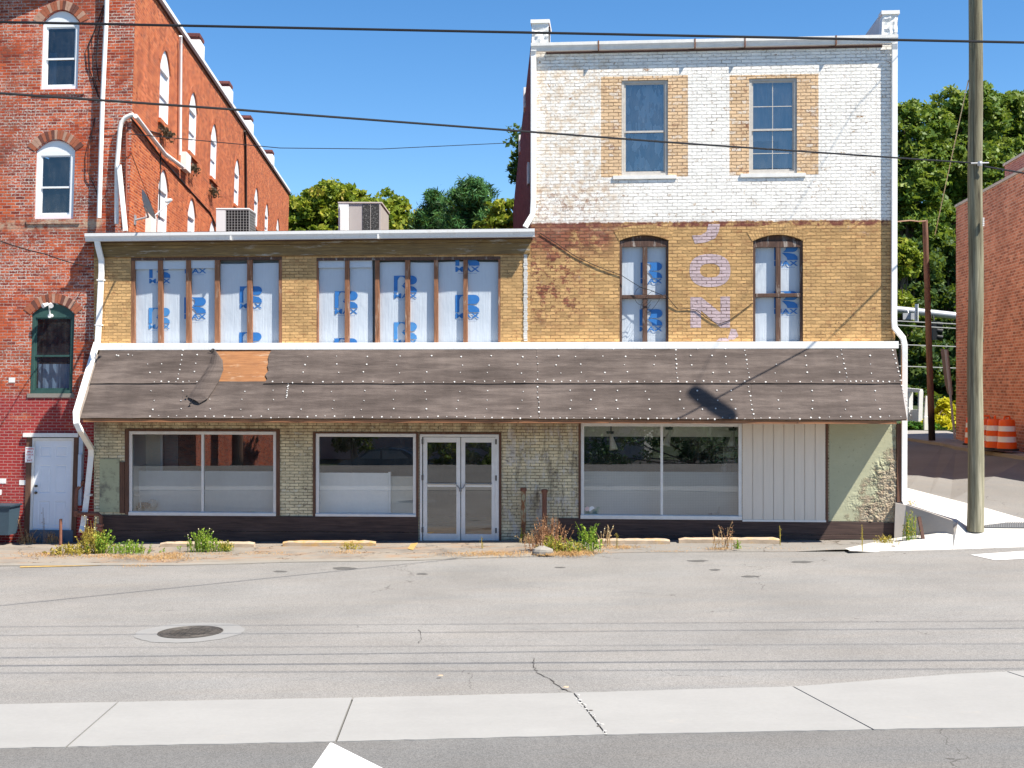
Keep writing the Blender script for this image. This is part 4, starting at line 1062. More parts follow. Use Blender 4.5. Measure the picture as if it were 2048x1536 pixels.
# felt sheets: (px left at top, px right at top, t0, t1, lift)
sheets = []
def felt(xa0, xa1, xb0, xb1, t0, t1, lift, nails, ragged=(None, None), nx=None):
    """xa: s at the upper edge (left, right); xb: s at the lower edge"""
    nx = nx or max(6, int((xa1-xa0)*7)); nt = 8; mb = MB(FAC); V = []
    for j in range(nt+1):
        v = j/nt; t = t0+(t1-t0)*v
        for i in range(nx+1):
            u = i/nx; s = (xa0+(xa1-xa0)*u)*(1-v)+(xb0+(xb1-xb0)*u)*v
            if ragged[0] and i == 0: s += random.uniform(-.03, .05)
            if ragged[1] and i == nx: s += random.uniform(-.02, .02)
            w = lift+.007*MN.noise(Vector((s*.9, t*5, 2.3)))+.006*MN.noise(Vector((s*2.5+t*3, t*14, 7)))
            if j == nt: w += .012+.012*MN.noise(Vector((s*2.2, 4, 4)))
            V.append(aw_pt(s, t+(.006*MN.noise(Vector((s*1.3, 9, 1))) if j == nt else 0), max(w, .004)))
    Fs = [(j*(nx+1)+i, j*(nx+1)+i+1, (j+1)*(nx+1)+i+1, (j+1)*(nx+1)+i) for j in range(nt) for i in range(nx)]
    b = len(V); V2 = [aw_pt(p[0], 0, 0) for p in V]
    mb.mesh(V, Fs, 0)
    # turned edge so the sheet has thickness
    low_ = [nt*(nx+1)+i for i in range(nx+1)]
    for i in range(nx):
        p, q = V[low_[i]], V[low_[i+1]]
        mb.poly([p, q, (q[0], q[1]+.012, q[2]-.004), (p[0], p[1]+.012, p[2]-.004)], 2)
    for (px, py) in nails:
        s, t = aw_hit(px, py); r = random.choice([.010, .013, .016, .019])
        c = Vector(aw_pt(s, t, lift+.016)); e1 = Vector((1, 0, 0)); e2 = (Vector(aw_pt(s, t+.1))-Vector(aw_pt(s, t))).normalized()
        ln = Vector(aw_pt(s, t, .1))-Vector(aw_pt(s, t)); ln.normalize()
        R = [c+(e1*math.cos(q)+e2*math.sin(q))*r for q in [math.pi*2*i/8 for i in range(8)]]
        mb.mesh(R+[c+ln*.003]+[p-ln*.03 for p in R], [(i, (i+1) % 8, 8) for i in range(8)]+[(i+9, (i+1) % 8+9, (i+1) % 8, i) for i in range(8)], 1)
    return mb.build('felt_sheet', [mFelt, mNail, mTar], awn, smooth=False, fix=False)
def line(x0, y0, x1, y1, n, j=1.2): return [(x0+(x1-x0)*i/(n-1)+random.uniform(-j, j), y0+(y1-y0)*i/(n-1)+random.uniform(-j, j)) for i in range(n)]
def grid(xs_, rows, skew=0): return [(x+random.uniform(-5, 5)+skew*(y-rows[0]), y+random.uniform(-1.5, 1.5)) for x in xs_ for y in rows if random.random() > .04]
S = lambda px, t: sx_(px, t)
UP, LO = (714, 731, 747), (783, 801, 819)
# lower course first, upper course laps over it
felt(aL, S(1074, .5), aL, S(1078, 1), .47, .995, .012,
     grid([306, 365, 425, 487, 545, 605, 667, 729, 790, 852, 918, 979, 1042], LO, -.1)+line(300, 834, 1060, 836, 42, 2)+line(577, 768, 573, 796, 9, .8))
felt(S(1074, .5)+.004, S(1502, .5), S(1079, 1), S(1506, 1), .47, .995, .014,
     grid([1139, 1185, 1231, 1294, 1361, 1397, 1429, 1466], LO, .08)+line(1075, 775, 1079, 836, 7)+line(1090, 837, 1490, 838, 28, 1.8)+line(1497, 775, 1508, 838, 8, .8))
felt(S(1502, .5)+.004, aR, S(1506, 1)+.004, aR, .47, .995, .012,
     grid([1558, 1624, 1687, 1753], LO, .1)+line(1520, 838, 1800, 835, 15, 2)+line(1803, 773, 1821, 832, 9, .8))
felt(aL, S(428, 0), aL, S(418, .48), .0, .505, .026, grid([300, 320], (730, 747))+grid([236, 262], (712, 712))+line(367, 702, 356, 760, 7, .8)+line(394, 712, 389, 745, 3)+line(310, 765, 408, 765, 8), ragged=(None, 1))
felt(S(541, 0), S(1073, 0), S(530, .5), S(1076, .5), .0, .505, .026, grid([612, 675, 734, 797, 859, 922, 978, 1041], UP, -.06)+line(545, 766, 1070, 765, 27), ragged=(1, None))
felt(S(1073, 0)+.004, S(1489, 0), S(1076, .5)+.004, S(1500, .5), .0, .505, .028,
     grid([1115, 1156, 1207, 1249, 1306, 1384, 1422, 1455], UP, .1)+line(1074, 700, 1076, 760, 5)+line(1351, 702, 1354, 757, 7, .8)+line(1090, 764, 1490, 765, 25)+line(1115, 699, 1450, 699, 7))
felt(S(1489, 0)+.004, S(1682, 0), S(1500, .5)+.004, S(1696, .5), .0, .505, .026, grid([1545, 1612, 1670], UP, .14)+line(1489, 703, 1499, 757, 7, .8)+line(1508, 765, 1690, 764, 9))
felt(S(1682, 0)+.004, aR, S(1696, .5)+.004, aR, .0, .505, .028, grid([1738], UP, .12)+line(1682, 702, 1694, 757, 7, .8)+line(1700, 765, 1800, 764, 10)+line(1784, 702, 1802, 762, 8, .8))
# the torn strip hanging over the plywood
mb = MB(FAC)
path = [(428, 700, 8, .03), (436, 716, 12, .05), (434, 735, 15, .07), (424, 757, 17, .09), (412, 776, 18, .10), (400, 794, 18, .09), (389, 803, 13, .06)]
V = []; nx = 6
for k, (px, py, hw, lf) in enumerate(path):
    s, t = aw_hit(px, py); w = hw/84
    for i in range(nx+1):
        u = i/nx*2-1
        V.append(aw_pt(s+u*w+random.uniform(-.012, .012)*(abs(u) > .9), t+u*.045, lf*(1-.75*u*u)+.03+.012*math.sin(3*u+k)))
Fs = [(k*(nx+1)+i, k*(nx+1)+i+1, (k+1)*(nx+1)+i+1, (k+1)*(nx+1)+i) for k in range(len(path)-1) for i in range(nx)]
mb.mesh(V, Fs, 0)
for (k0, k1) in ((0, 1), (4, 5)):
    pass
rg = random.Random(3)
for (px, py, n) in ((424, 706, 3), (424, 765, 2), (418, 752, 2), (402, 783, 2), (373, 798, 3), (385, 806, 3), (404, 799, 2)):
    for _ in range(n):
        s, t = aw_hit(px+rg.uniform(-6, 6), py+rg.uniform(-5, 5)); r = rg.uniform(.02, .055)
        mb.poly([aw_pt(s+r*math.cos(q)*1.3, t+r*math.sin(q)*.55, .055+rg.uniform(0, .03)) for q in sorted(rg.uniform(0, 6.28) for _ in range(5))], 1)
mb.build('torn_felt_strip', [mFelt, mTar], awn, fix=False)
# ================================================================== LEFT BRICK BUILDING
lx = lambda px, py=768, n=0: LBF.hit(px, py, n)[0]
lz = lambda px, py, n=0: LBF.hit(px, py, n)[1]
xC = lx(258, 440)
oC = LBF.o+LBF.x*xC
LSF = Frame((oC.x, oC.y, 0), math.atan2(K, -.141), lean=LBF.lean)
LT = 13.75; LLEN = 22.0*K
lb = thing('brick_building', 'tall weathered red brick building with white arched sash windows and a long orange side wall', 'building', (xC-2, 2, 0), LBF)
W3_ = (lx(83, 100), lx(157.5, 100), lz(120, 179), lz(120, 21), .30); W2_ = (lx(70, 365), lx(148.5, 365), lz(108, 438), lz(108, 280), .26)
W1_ = (lx(61, 700), lx(147, 700), lz(104, 787), lz(104, 607), .26); DR = (lx(52, 960), lx(156, 960), -.15, lz(104, 866))
mb = MB(LBF)
wall_sheet(mb, xC-8, xC, -.6, LT, [W3_, W2_, W1_, DR], dep=.16)
wf = mb.build('wall', mBrickL, lb, fix=False)
# side wall with arched windows
def col_h(x): return LT+(14.12-LT)*x/LLEN
up_ = [(2.2, 10.72, 12.68), (4.75, 10.68, 12.58), (7.12, 10.6, 12.46), (10.4, 10.5, 12.3), (13.9, 10.45, 12.16), (16.2, 10.4, 12.05), (19.0, 10.35, 12.0)]
lo_ = [(2.33, 7.5, 9.52), (4.9, 7.5, 9.4), (7.24, 7.5, 9.27)]
up_ = [(x*K, a, b) for x, a, b in up_]; lo_ = [(x*K, a, b) for x, a, b in lo_]
sw = [(x-.7, x+.7, a, b, .5) for x, a, b in up_+lo_]
mb = MB(LSF)
wall_sheet(mb, 0, LLEN, -.6, LT, sw, dep=.14)
mb.mesh([(0, 0, LT), (LLEN, 0, LT), (LLEN, 0, 14.12)], [(0, 1, 2)])
mb.mesh([(LLEN, 0, -.6), (LLEN, 7.5, -.6), (LLEN, 7.5, 14.12), (LLEN, 0, 14.12)], [(0, 1, 2, 3)])
mb.build('side_wall', mBrickS, lb, fix=False)
mb = MB(LSF); mb.mesh([(0, .02, LT-.05), (LLEN, .02, 14.05), (LLEN, 7.5, 14.05), (0, 7.5, LT-.05)], [(0, 1, 2, 3)]); mb.build('roof', mRoof, lb)
mb = MB(LSF)
mb.mesh([(-.03, -.05, LT-.03), (LLEN, -.05, 14.09), (LLEN, .3, 14.09), (-.03, .3, LT-.03), (-.03, -.05, LT+.09), (LLEN, -.05, 14.21), (LLEN, .3, 14.21), (-.03, .3, LT+.09)],
        [(0, 3, 2, 1), (4, 5, 6, 7), (0, 1, 5, 4), (1, 2, 6, 5), (2, 3, 7, 6), (3, 0, 4, 7)])
mb.build('coping', mWhite, lb)
mb = MB(LSF); mb.mesh([(-.03, -.065, LT-.16), (LLEN, -.065, 13.96), (LLEN, -.002, 13.96), (-.03, -.002, LT-.16), (-.03, -.065, LT-.035), (LLEN, -.065, 14.085), (LLEN, -.002, 14.085), (-.03, -.002, LT-.035)],
        [(0, 3, 2, 1), (4, 5, 6, 7), (0, 1, 5, 4), (1, 2, 6, 5), (3, 0, 4, 7)]); mb.build('coping_drip', mRoof, lb)
mb = MB(LBF); mb.box(xC-8, xC+.03, -.06, .3, LT-.02, LT+.1); mb.build('coping', mWhite, lb)
for x in (5.3*K, 9.0*K, 12.5*K, 17.1*K):
    z = col_h(x); ch = MB(LSF); ch.box(x-.4, x+.4, .0, .5, z+.0, z+.60); ch.box(x-.44, x+.44, -.03, .53, z+.60, z+.70)
    ch = ch.build('chimney', mBrickW, lb)
    f = MB(LSF); f.box(x-.43, x+.43, -.05, .53, z-.1, z+.5); f.build('chimney_flashing', mWhite, ch)
mWinW = plain('white window paint', (.80, .81, .82, 1), .5, .05, 5)
mWinG = plain('dark green window paint', (.035, .085, .075, 1), .6, .3, 6)
mCurtW = plain('pale blue curtain', (.5, .58, .66, 1), .9, .1)
def sillbrick(H, name='sill'):
    return (.18, .07, .12, mBrickL)
cw = lambda u0, u1, v1: (mCurtW, [(u0, u1, 0, v1, .03)], .2)
mGlassL = glass('left building window glass', .05, (.45, .52, .60), .03)
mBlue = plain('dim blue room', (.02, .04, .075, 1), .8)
win = sash_window(lb, LBF, W3_[0]+.005, W3_[1]-.005, W3_[2]+.004, W3_[3]-.005, .04, mWinW, mGlassL, .46, .29, .09, sill=sillbrick(0), curtain=cw(.0, .25, .6), voidm=mBlue)
win = sash_window(lb, LBF, W2_[0]+.005, W2_[1]-.005, W2_[2]+.004, W2_[3]-.005, .04, mWinW, mGlassL, .46, .25, .11, sill=sillbrick(0), voidm=mBlue)
win1 = sash_window(lb, LBF, W1_[0]+.005, W1_[1]-.005, W1_[2]+.004, W1_[3]-.005, .04, mWinG, mGlassL, .47, .25, .08, sill=(.05, .06, .10, mConcK), curtain=(mCurtW, [(.02, .98, .0, .36, .03)], .2), voidm=mBlue)
for H in (W3_, W2_, W1_):
    mb = MB(LBF); arch_ring(mb, H[0]-.03, H[1]+.03, H[3]-H[4], H[4]+.02, .22, -.012, .06, 17, (0, 0, 1, 2)); mb.build('brick_arch', [plain('arch brick', (.34, .11, .06, 1), .9, .3, 9), plain('bleached arch brick', (.42, .25, .18, 1), .9, .3, 9), plain('sooty arch brick', (.15, .06, .045, 1), .9, .3, 9)], lb)
# twin floodlight on the green window
mb = MB(LBF); x, z = LBF.hit(102, 612)
mb.lathe((x, 0, z-.24), [(.05, -.06), (.05, .04)], 12, axis='y'); mb.tube([(x, -.05, z-.22), (x, -.09, z-.05), (x, -.1, z+.02)], .018, 6)
for s in (-1, 1): mb.tube([(x+s*.03, -.10, z+.04), (x+s*.10, -.22, z-.01)], [.035, .06], 10)
mb.build('floodlight', mWhite, win1, smooth=True)
for (x, a, b) in up_+lo_:
    H = (x-.695, x+.695, a+.004, b-.004); zt = H[3]-.49
    mb = MB(LSF); mb.prism(arc_pts(H[0], H[1], zt, .49), .03, .10); bars(mb, H[0], H[1], H[2], zt, .10, .03, .11); mb.box(H[0]+.1, H[1]-.1, .05, .10, (a+zt)/2-.03, (a+zt)/2+.03)
    w = mb.build('window', mWinW, lb)
    g = MB(LSF); g.poly([(H[0]+.09, .085, H[2]+.09), (H[1]-.09, .085, H[2]+.09), (H[1]-.09, .085, zt-.09), (H[0]+.09, .085, zt-.09)]); g.build('blind', plain('white window blind', (.74, .75, .76, 1), .5, .04), w)
    s = MB(LSF); s.box(x-.82, x+.82, -.07, .05, a-.12, a); s.build('sill', mBrickS, w)
    r = MB(LSF); arch_ring(r, x-.73, x+.73, b-.5, .5, .20, -.012, .04, 17); r.build('brick_arch', mBrickS, w)
# dried plants rooted in three of the sills
# downpipes and conduits
def wpipe(par, pts, r, mat, name='pipe', fr=LBF, n=10):
    mb = MB(fr); mb.tube(pts, r, n); return mb.build(name, mat, par, smooth=True)
lp = lambda px, py, n: (LBF.hit(px, py, n)[0], -n, LBF.hit(px, py, n)[1])
wpipe(lb, [lp(215, -60, .12), lp(213, 30, .12), lp(205, 200, .12), lp(199, 400, .12), lp(198, 436, .12)], .055, mWhite, 'vent_pipe')
wpipe(lb, [lp(233, 448, .10), lp(234, 330, .10), lp(240, 258, .10), lp(243, 245, .10), lp(250, 236, .10), lp(258, 232, .10), (LBF.hit(262, 231, .1)[0]+.06, -.10, LBF.hit(262, 231, .1)[1]+.02)], .055, mWhiteOld, 'waste_pipe')
sp = lambda px, py, n: (LSF.hit(px, py, n)[0], -n, LSF.hit(px, py, n)[1])
wpipe(lb, [sp(271, 232, .10), sp(276, 238, .10), sp(300, 270, .10), sp(330, 308, .10), sp(365, 334, .10)], .055, mWhiteOld, 'waste_pipe', LSF)
wpipe(lb, [sp(361, 72, .10), sp(361, 90, .08), sp(360, 310, .08)], .05, mWhite, 'downspout', LSF)
wpipe(lb, [sp(489, 262, .08), sp(491, 290, .06), sp(492, 410, .06), sp(492, 470, .06)], .05, plain('dark cable bundle', (.03, .025, .022, 1), .7), 'cable', LSF)
wpipe(lb, [sp(262, 236, .03), sp(280, 258, .02), sp(330, 325, .02), sp(370, 370, .02), sp(420, 425, .02), sp(432, 452, .02)], .022, mCable, 'cable', LSF)
wpipe(lb, [sp(300, 262, .02), sp(322, 268, .02), sp(321, 330, .02), sp(318, 440, .02)], .015, mCable, 'cable', LSF)
mb = MB(LSF); x, z = LSF.hit(366, 325); mb.box(x-.4, x+.4, -.16, -.004, z-.25, z+.25); mb.build('junction_box', mWhiteOld, lb)
mb = MB(LSF); x, z = LSF.hit(296, 455); mb.box(x-.36, x+.36, -.14, -.004, z-.3, z+.32); mb.build('junction_box', mWhiteOld, lb)
mb = MB(LBF); a = lp(238, 330, .16); b = lp(251, 462, .24); mb.tube([a, b], .05, sq=(.10, .05)); mb.build('trim_board', mWhite, lb)
wpipe(lb, [lp(253, 242, .05), lp(252, 440, .05)], .025, plain('red brown conduit', (.26, .08, .05, 1), .7), 'conduit')
for pts in ([(208, 10), (190, 60), (176, 90), (177, 130), (190, 175), (200, 200)], [(207, 20), (196, 70), (192, 120), (197, 160), (212, 180)], [(206, 15), (183, 80), (186, 140), (196, 190)], [(190, 235), (176, 300), (176, 345), (192, 380), (196, 395)], [(196, 260), (206, 258), (240, 256)]):
    wpipe(lb, [lp(a, b, .03+.03*math.sin(i)) for i, (a, b) in enumerate(pts)], .011, mCable, 'cable', n=5)
# door
x0, x1, z0, z1 = DR
mb = MB(LBF); zz = lz(104, 1062)
mb.box(x0+.002, x0+.13, -.03, .14, -.15, z1-.003); mb.box(x1-.12, x1-.002, -.03, .14, -.15, z1-.003); mb.box(x0+.13, x1-.12, -.03, .14, z1-.10, z1-.003)
ent = mb.build('doorway', mBrown, lb)
f = MB(LBF); a, b, lo, hi = lx(62, 960), lx(147, 960), lz(104, 1074), lz(104, 876)
bars(f, a, b, lo, hi, .06, -.01, .10, wb=.13); f.build('frame', mWhiteOld, ent)
d = MB(LBF); a += .063; b -= .063; lo += .133; hi -= .063
W, H = b-a, hi-lo
cols = ((.13, .44), (.56, .87)); rowsd = ((.06, .33), (.42, .73), (.82, .94))
xs_ = sorted({0, 1, *[q for c in cols for q in c]}); zs_ = sorted({0, 1, *[q for r in rowsd for q in r]})
for i in range(len(xs_)-1):
    for j in range(len(zs_)-1):
        u, v, u2_, v2_ = xs_[i], zs_[j], xs_[i+1], zs_[j+1]
        X0, X1, Z0, Z1 = a+W*u, a+W*u2_, lo+H*v, lo+H*v2_
        if (u, u2_) in cols and (v, v2_) in rowsd:
            e, q = .025, .012; y0, y1 = .03, .03+q
            d.poly([(X0, y0, Z0), (X1, y0, Z0), (X1-e, y1, Z0+e), (X0+e, y1, Z0+e)]); d.poly([(X0, y0, Z1), (X0+e, y1, Z1-e), (X1-e, y1, Z1-e), (X1, y0, Z1)])
            d.poly([(X0, y0, Z0), (X0+e, y1, Z0+e), (X0+e, y1, Z1-e), (X0, y0, Z1)]); d.poly([(X1, y0, Z0), (X1, y0, Z1), (X1-e, y1, Z1-e), (X1-e, y1, Z0+e)])
            X0 += e; X1 -= e; Z0 += e; Z1 -= e; g = .03
            d.poly([(X0, y1, Z0), (X1, y1, Z0), (X1-g, y1-.010, Z0+g), (X0+g, y1-.010, Z0+g)]); d.poly([(X0, y1, Z1), (X0+g, y1-.010, Z1-g), (X1-g, y1-.010, Z1-g), (X1, y1, Z1)])
            d.poly([(X0, y1, Z0), (X0+g, y1-.010, Z0+g), (X0+g, y1-.010, Z1-g), (X0, y1, Z1)]); d.poly([(X1, y1, Z0), (X1, y1, Z1), (X1-g, y1-.010, Z1-g), (X1-g, y1-.010, Z0+g)])
            d.poly([(X0+g, y1-.010, Z0+g), (X1-g, y1-.010, Z0+g), (X1-g, y1-.010, Z1-g), (X0+g, y1-.010, Z1-g)])
        else: d.poly([(X0, .03, Z0), (X1, .03, Z0), (X1, .03, Z1), (X0, .03, Z1)])
door = d.build('door', plain('white door paint', (.74, .77, .82, 1), .5, .05, 3), ent, fix=False)
k = MB(LBF)
for v in (.425, .50): k.lathe((a+.07, .0, lo+H*v), [(.025, .03), (.028, .0), (.032, -.03), (.02, -.05)], 12, axis='y')
k.build('door_knob', plain('tarnished brass', (.12, .10, .07, 1), .4, metal=.6), door, smooth=True)
mb = MB(LBF); mb.box(lx(48, 880), lx(158, 880), -.07, -.003, lz(104, 874), lz(104, 866)); mb.build('door_hood', mWhiteOld, lb)
mb = MB(LBF); mb.box(lx(62, 1060), lx(148, 1060), -.06, .05, -.3, lz(104, 1060)); mb.build('door_step', plain('blue grey step', (.10, .13, .17, 1), .8, .3), lb)
mb = MB(LBF); mb.box(lx(159, 960), lx(167, 960), -.10, -.003, lz(163, 1010), lz(163, 874)); mb.box(lx(161, 940), lx(167.5, 940), -.16, -.10, lz(163, 972), lz(163, 908)); mb.build('meter_box', plain('pale blue meter box', (.45, .52, .60, 1), .5, .1), lb)
for k in range(3):
    mb = MB(LBF); px, py = ((6, 962), (45, 965), (24, 760))[k]
    x, z = LBF.hit(px, py); mb.box(x-.08, x+.08, -.008, -.002, z-.06, z+.06); mb.build('whitewashed_brick', mWhiteOld, lb)

# things fixed to or standing by it
m_ = thing('warning_sign', 'small white warning sign with red lettering beside the white door', 'sign', (LBF.hit(59, 908)[0], -.05, LBF.hit(59, 908)[1]-.17), LBF)
mb = MB(LBF); x0, z1 = LBF.hit(51, 894, .05); x1, z0 = LBF.hit(68, 925, .05)
mb.box(x0, x1, -.05, -.04, z0, z1); mb.build('board', mSt, m_)
mb = MB(LBF); H = (z1-z0)
for i, (t, w) in enumerate((('WARNING', .86), ('SMILE', .68), ("YOU'RE ON", .8), ('AT', .3), ('24/7', .6))):
    ww = (x1-x0)*w; put_text(mb, t, (x0+x1)/2-ww/2, z1-H*(.17+.19*i), ww, H*.12, -.0515)
mb.build('lettering', plain('red print', (.55, .03, .05, 1), .6, .05), m_)
sd = thing('satellite_dish', 'grey satellite dish on a bent arm bracketed to the orange brick side wall', 'satellite dish', (LSF.hit(278, 425)[0], -.05, LSF.hit(278, 425)[1]), LSF)
mGr = plain('grey dish paint', (.30, .31, .33, 1), .5, .08)
p0 = Vector(sp(271, 440, .02)); p1 = Vector(sp(289, 412, .75)); 
mb = MB(LSF); mb.tube([p0, p0+Vector((.02, -.3, .08)), p1], .025, 8); mb.box(p0.x-.1, p0.x+.1, -.02, -.003, p0.z-.12, p0.z+.12); mb.build('mast', mGr, sd)
mb = MB(LSF); dirn = Vector((.25, -.85, .42)).normalized(); e1 = dirn.cross(Vector((0, 0, 1))).normalized(); e2 = e1.cross(dirn)
V = []; nr, na = 5, 20
for j in range(nr+1):
    r = .33*j/nr
    for i in range(na): q = 2*math.pi*i/na; V.append(p1+e1*r*math.cos(q)+e2*r*1.1*math.sin(q)+dirn*(.10*(j/nr)**2))
mb.mesh(V, [(j*na+i, j*na+(i+1) % na, (j+1)*na+(i+1) % na, (j+1)*na+i) for j in range(nr) for i in range(na)]); mb.build('reflector', mGr, sd, smooth=True)
mb = MB(LSF); q = p1-e2*.30+dirn*.08; tip = p1+dirn*.62-e2*.1; mb.tube([q, tip], .016, 6); mb.tube([tip-dirn*.02, tip-dirn*.16+e2*.03], [.035, .05], 8); mb.build('feed_arm', plain('pale grey plastic', (.6, .6, .6, 1), .5), sd)
# crumpled sheet metal flashing on the roof corner
fl = MB(FAC); rg = random.Random(11); nx = 10; V = []
for j in range(6):
    for i in range(nx+1):
        px = 187+58*i/nx; top = 434 if px < 218 else 434+(px-218)/27*27
        py = 463-(463-top)*j/5
        x, z = FAC.hit(px, py, -.12); V.append((x, .12+.10*j/5+rg.uniform(-.03, .03), z+rg.uniform(-.012, .012)))
fl.mesh(V, [(j*(nx+1)+i, j*(nx+1)+i+1, (j+1)*(nx+1)+i+1, (j+1)*(nx+1)+i) for j in range(5) for i in range(nx)])
T = V[5*(nx+1):]; fl.mesh(T+[(p[0], p[1]+.5, p[2]+.02) for p in T], [(i, i+1, i+nx+2, i+nx+1) for i in range(nx)])
label(fl.build('sheet_flashing', plain('dented galvanised sheet', (.55, .56, .57, 1), .4, .15, 6, .3, metal=.3), None), 'crumpled grey metal flashing on the left end of the yellow building roof', 'flashing')

# ================================================================== RIGHT BRICK BUILDING
P0 = D(1912, 800, 27.6); P0.z = 0
RBF = Frame(P0, math.atan2(-4.75*K, -.76))
rb = thing('brick_building', 'soot stained red brick building with a small chimney behind the green utility pole', 'building', (3, 2, 1.3), RBF)
RT = 10.42
RL = 8.6*K; bw_ = (1.25*K, 2.1*K, 5.3, 8.15); bw2 = (6.3*K, 7.3*K, 5.3, 8.4)
mb = MB(RBF)
wall_sheet(mb, 0, RL, .6, RT, [bw_, bw2], dep=.15)
mb.mesh([(0, 12, .6), (0, 0, .6), (0, 0, RT), (0, 12, RT), (RL, 0, .6), (RL, 12, .6), (RL, 12, RT), (RL, 0, RT)], [(0, 1, 2, 3), (4, 5, 6, 7)])
mb.build('wall', mBrickR, rb, fix=False)
mb = MB(RBF); mb.box(-.03, RL+.03, -.04, .32, RT+.002, RT+.10); mb.box(-.03, .3, .32, 12, RT+.002, RT+.10); mb.build('coping', plain('pale stone coping', (.50, .44, .38, 1), .85, .2), rb)
mb = MB(RBF); mb.box(.3, RL, .32, 12, RT-.2, RT-.1); mb.build('roof', mRoof, rb)
cx, cz = RBF.hit(2013, 330)
mb = MB(RBF); mb.box(cx-.9, cx+1.6, .2, 1.0, RT+.10, RT+.62); ch = mb.build('chimney', bricks('bright chimney brick', [(.2, (.35, .11, .09)), (.8, (.50, .19, .15))], (.5, .4, .35, 1), [], ms=.01).m, rb)
mb = MB(RBF); mb.box(cx-.95, cx+1.65, .15, 1.05, RT+.62, RT+.70); mb.build('chimney_cap', plain('pale stone', (.55, .48, .42, 1), .85, .1), ch)
for H in (bw_, bw2):
    mb = MB(RBF); bars(mb, H[0]+.003, H[1]-.003, H[2]+.003, H[3]-.003, .09, -.01, .12); w = mb.build('window', plain('tan window frame', (.60, .42, .24, 1), .7, .1), rb)
    mb = MB(RBF); mb.box(H[0]+.09, H[1]-.09, .06, .09, H[2]+.09, H[3]-.09); mb.build('boarding', plain('tan boarding', (.50, .34, .19, 1), .8, .15), w)
    mb = MB(RBF); mb.box(H[0]-.12, H[1]+.12, -.06, .05, H[2]-.13, H[2]-.002); mb.build('sill', mConcK, w)
# ================================================================== ROOF PLANT
mACg = plain('warm grey sheet metal', (.44, .40, .38, 1), .5, .06, 2)
mACw = plain('light grey sheet metal', (.68, .69, .70, 1), .45, .05, 2)
mCoil = M('dusty cooling coil', .8); nn_ = mCoil.noise(24, 5, .75)
mCoil.color(mCoil.mix(mCoil.step(nn_, .52, .66), (.035, .035, .035, 1), (.30, .30, .29, 1))); mCoil = mCoil.m
def at(px, py, d): return D(px, py, d)
dd_ = 20.0; d_ = dd_*K
a, b = at(676, 404, dd_), at(762, 404, dd_)
ac = thing('rooftop_unit', 'boxy packaged air conditioner with a louvred white intake hood on the flat roof', 'air conditioner', ((a.x+b.x)/2, d_+.6, 7.3))
mb = MB(); mb.box(a.x+.3, b.x, d_, d_+2.2, 7.31, a.z-.04); mb.build('casing', mACg, ac, bevel=.012)
mb = MB(); mb.box(a.x, b.x+.03, d_-.03, d_+2.25, a.z-.038, a.z); mb.build('lid', plain('faded beige lid', (.55, .48, .45, 1), .6), ac)
mb = MB(); mb.box(a.x+.01, a.x+.298, d_-.02, d_+.6, 7.31, a.z-.042); h = mb.build('hood', mACw, ac, bevel=.01)
mb = MB(); xm0, xm1 = at(680, 404, dd_).x, at(693, 404, dd_).x
mb.mesh([(xm0, d_-.025, 7.45), (xm1, d_-.025, 7.45), (xm1, d_-.025, a.z-.1), (xm0, d_-.025, a.z-.1), (xm0+.02, d_-.12, 7.55), (xm1-.01, d_-.12, 7.55), (xm1-.01, d_-.12, a.z-.22), (xm0+.02, d_-.12, a.z-.22)],
        [(4, 5, 6, 7), (0, 1, 5, 4), (1, 2, 6, 5), (2, 3, 7, 6), (3, 0, 4, 7)]); mb.build('intake', mWhite, h)
c0, c1 = at(725, 404, dd_).x, at(758, 404, dd_).x
mb = MB(); mb.box(c0, c1, d_-.012, d_-.002, 7.35, a.z-.07); mb.build('coil', mCoil, ac)
mb = MB(); xx = at(741, 404, dd_).x; mb.box(xx-.006, xx+.006, d_-.02, d_-.013, 7.35, a.z-.07); mb.box(c1+.004, c1+.05, d_-.02, d_-.002, 7.31, a.z-.05); mb.build('coil_guard', mACg, ac)
a, b = at(431, 416, dd_), at(499, 416, dd_)
ac2 = thing('condenser', 'square air conditioning condenser with a black wire grille by the orange brick wall', 'air conditioner', ((a.x+b.x)/2, d_+.45, 7.3))
w = b.x-a.x; zt = a.z
mb = MB(); mb.box(a.x, b.x, d_, d_+w, zt-.05, zt); mb.build('lid', mACw, ac2, bevel=.02)
xg = at(451, 416, dd_).x
mb = MB(); mb.box(a.x+.01, xg, d_+.01, d_+w-.01, 7.31, zt-.052); mb.build('casing', mACw, ac2, bevel=.008)
mb = MB(); mb.box(xg+.003, b.x-.03, d_+.035, d_+w-.03, 7.31, zt-.052); mb.build('coil', plain('black coil', (.012, .012, .013, 1), .8), ac2)
mb = MB()
for i in range(9):
    x = xg+.01+(b.x-.01-xg-.01)*i/8; mb.box(x-.006, x+.006, d_+.012, d_+.022, 7.32, zt-.055)
    y = d_+.012+(w-.03)*i/8; mb.box(b.x-.022, b.x-.012, y-.006, y+.006, 7.32, zt-.055)
for i in range(16):
    z = 7.36+(zt-.06-7.36)*i/15; mb.box(xg+.004, b.x-.012, d_+.004, d_+.011, z-.004, z+.004); mb.box(b.x-.011, b.x-.005, d_+.004, d_+w-.02, z-.004, z+.004)
mb.build('grille', plain('grey wire', (.35, .35, .35, 1), .5), ac2)
mb = MB(); mb.box(a.x+.04, xg-.02, d_-.004, d_+.008, 7.36, 7.75); mb.lathe((a.x+.15, d_-.03, 7.62), [(.05, 0), (.05, .04)], 10, axis='y'); mb.build('service_panel', mACg, ac2)

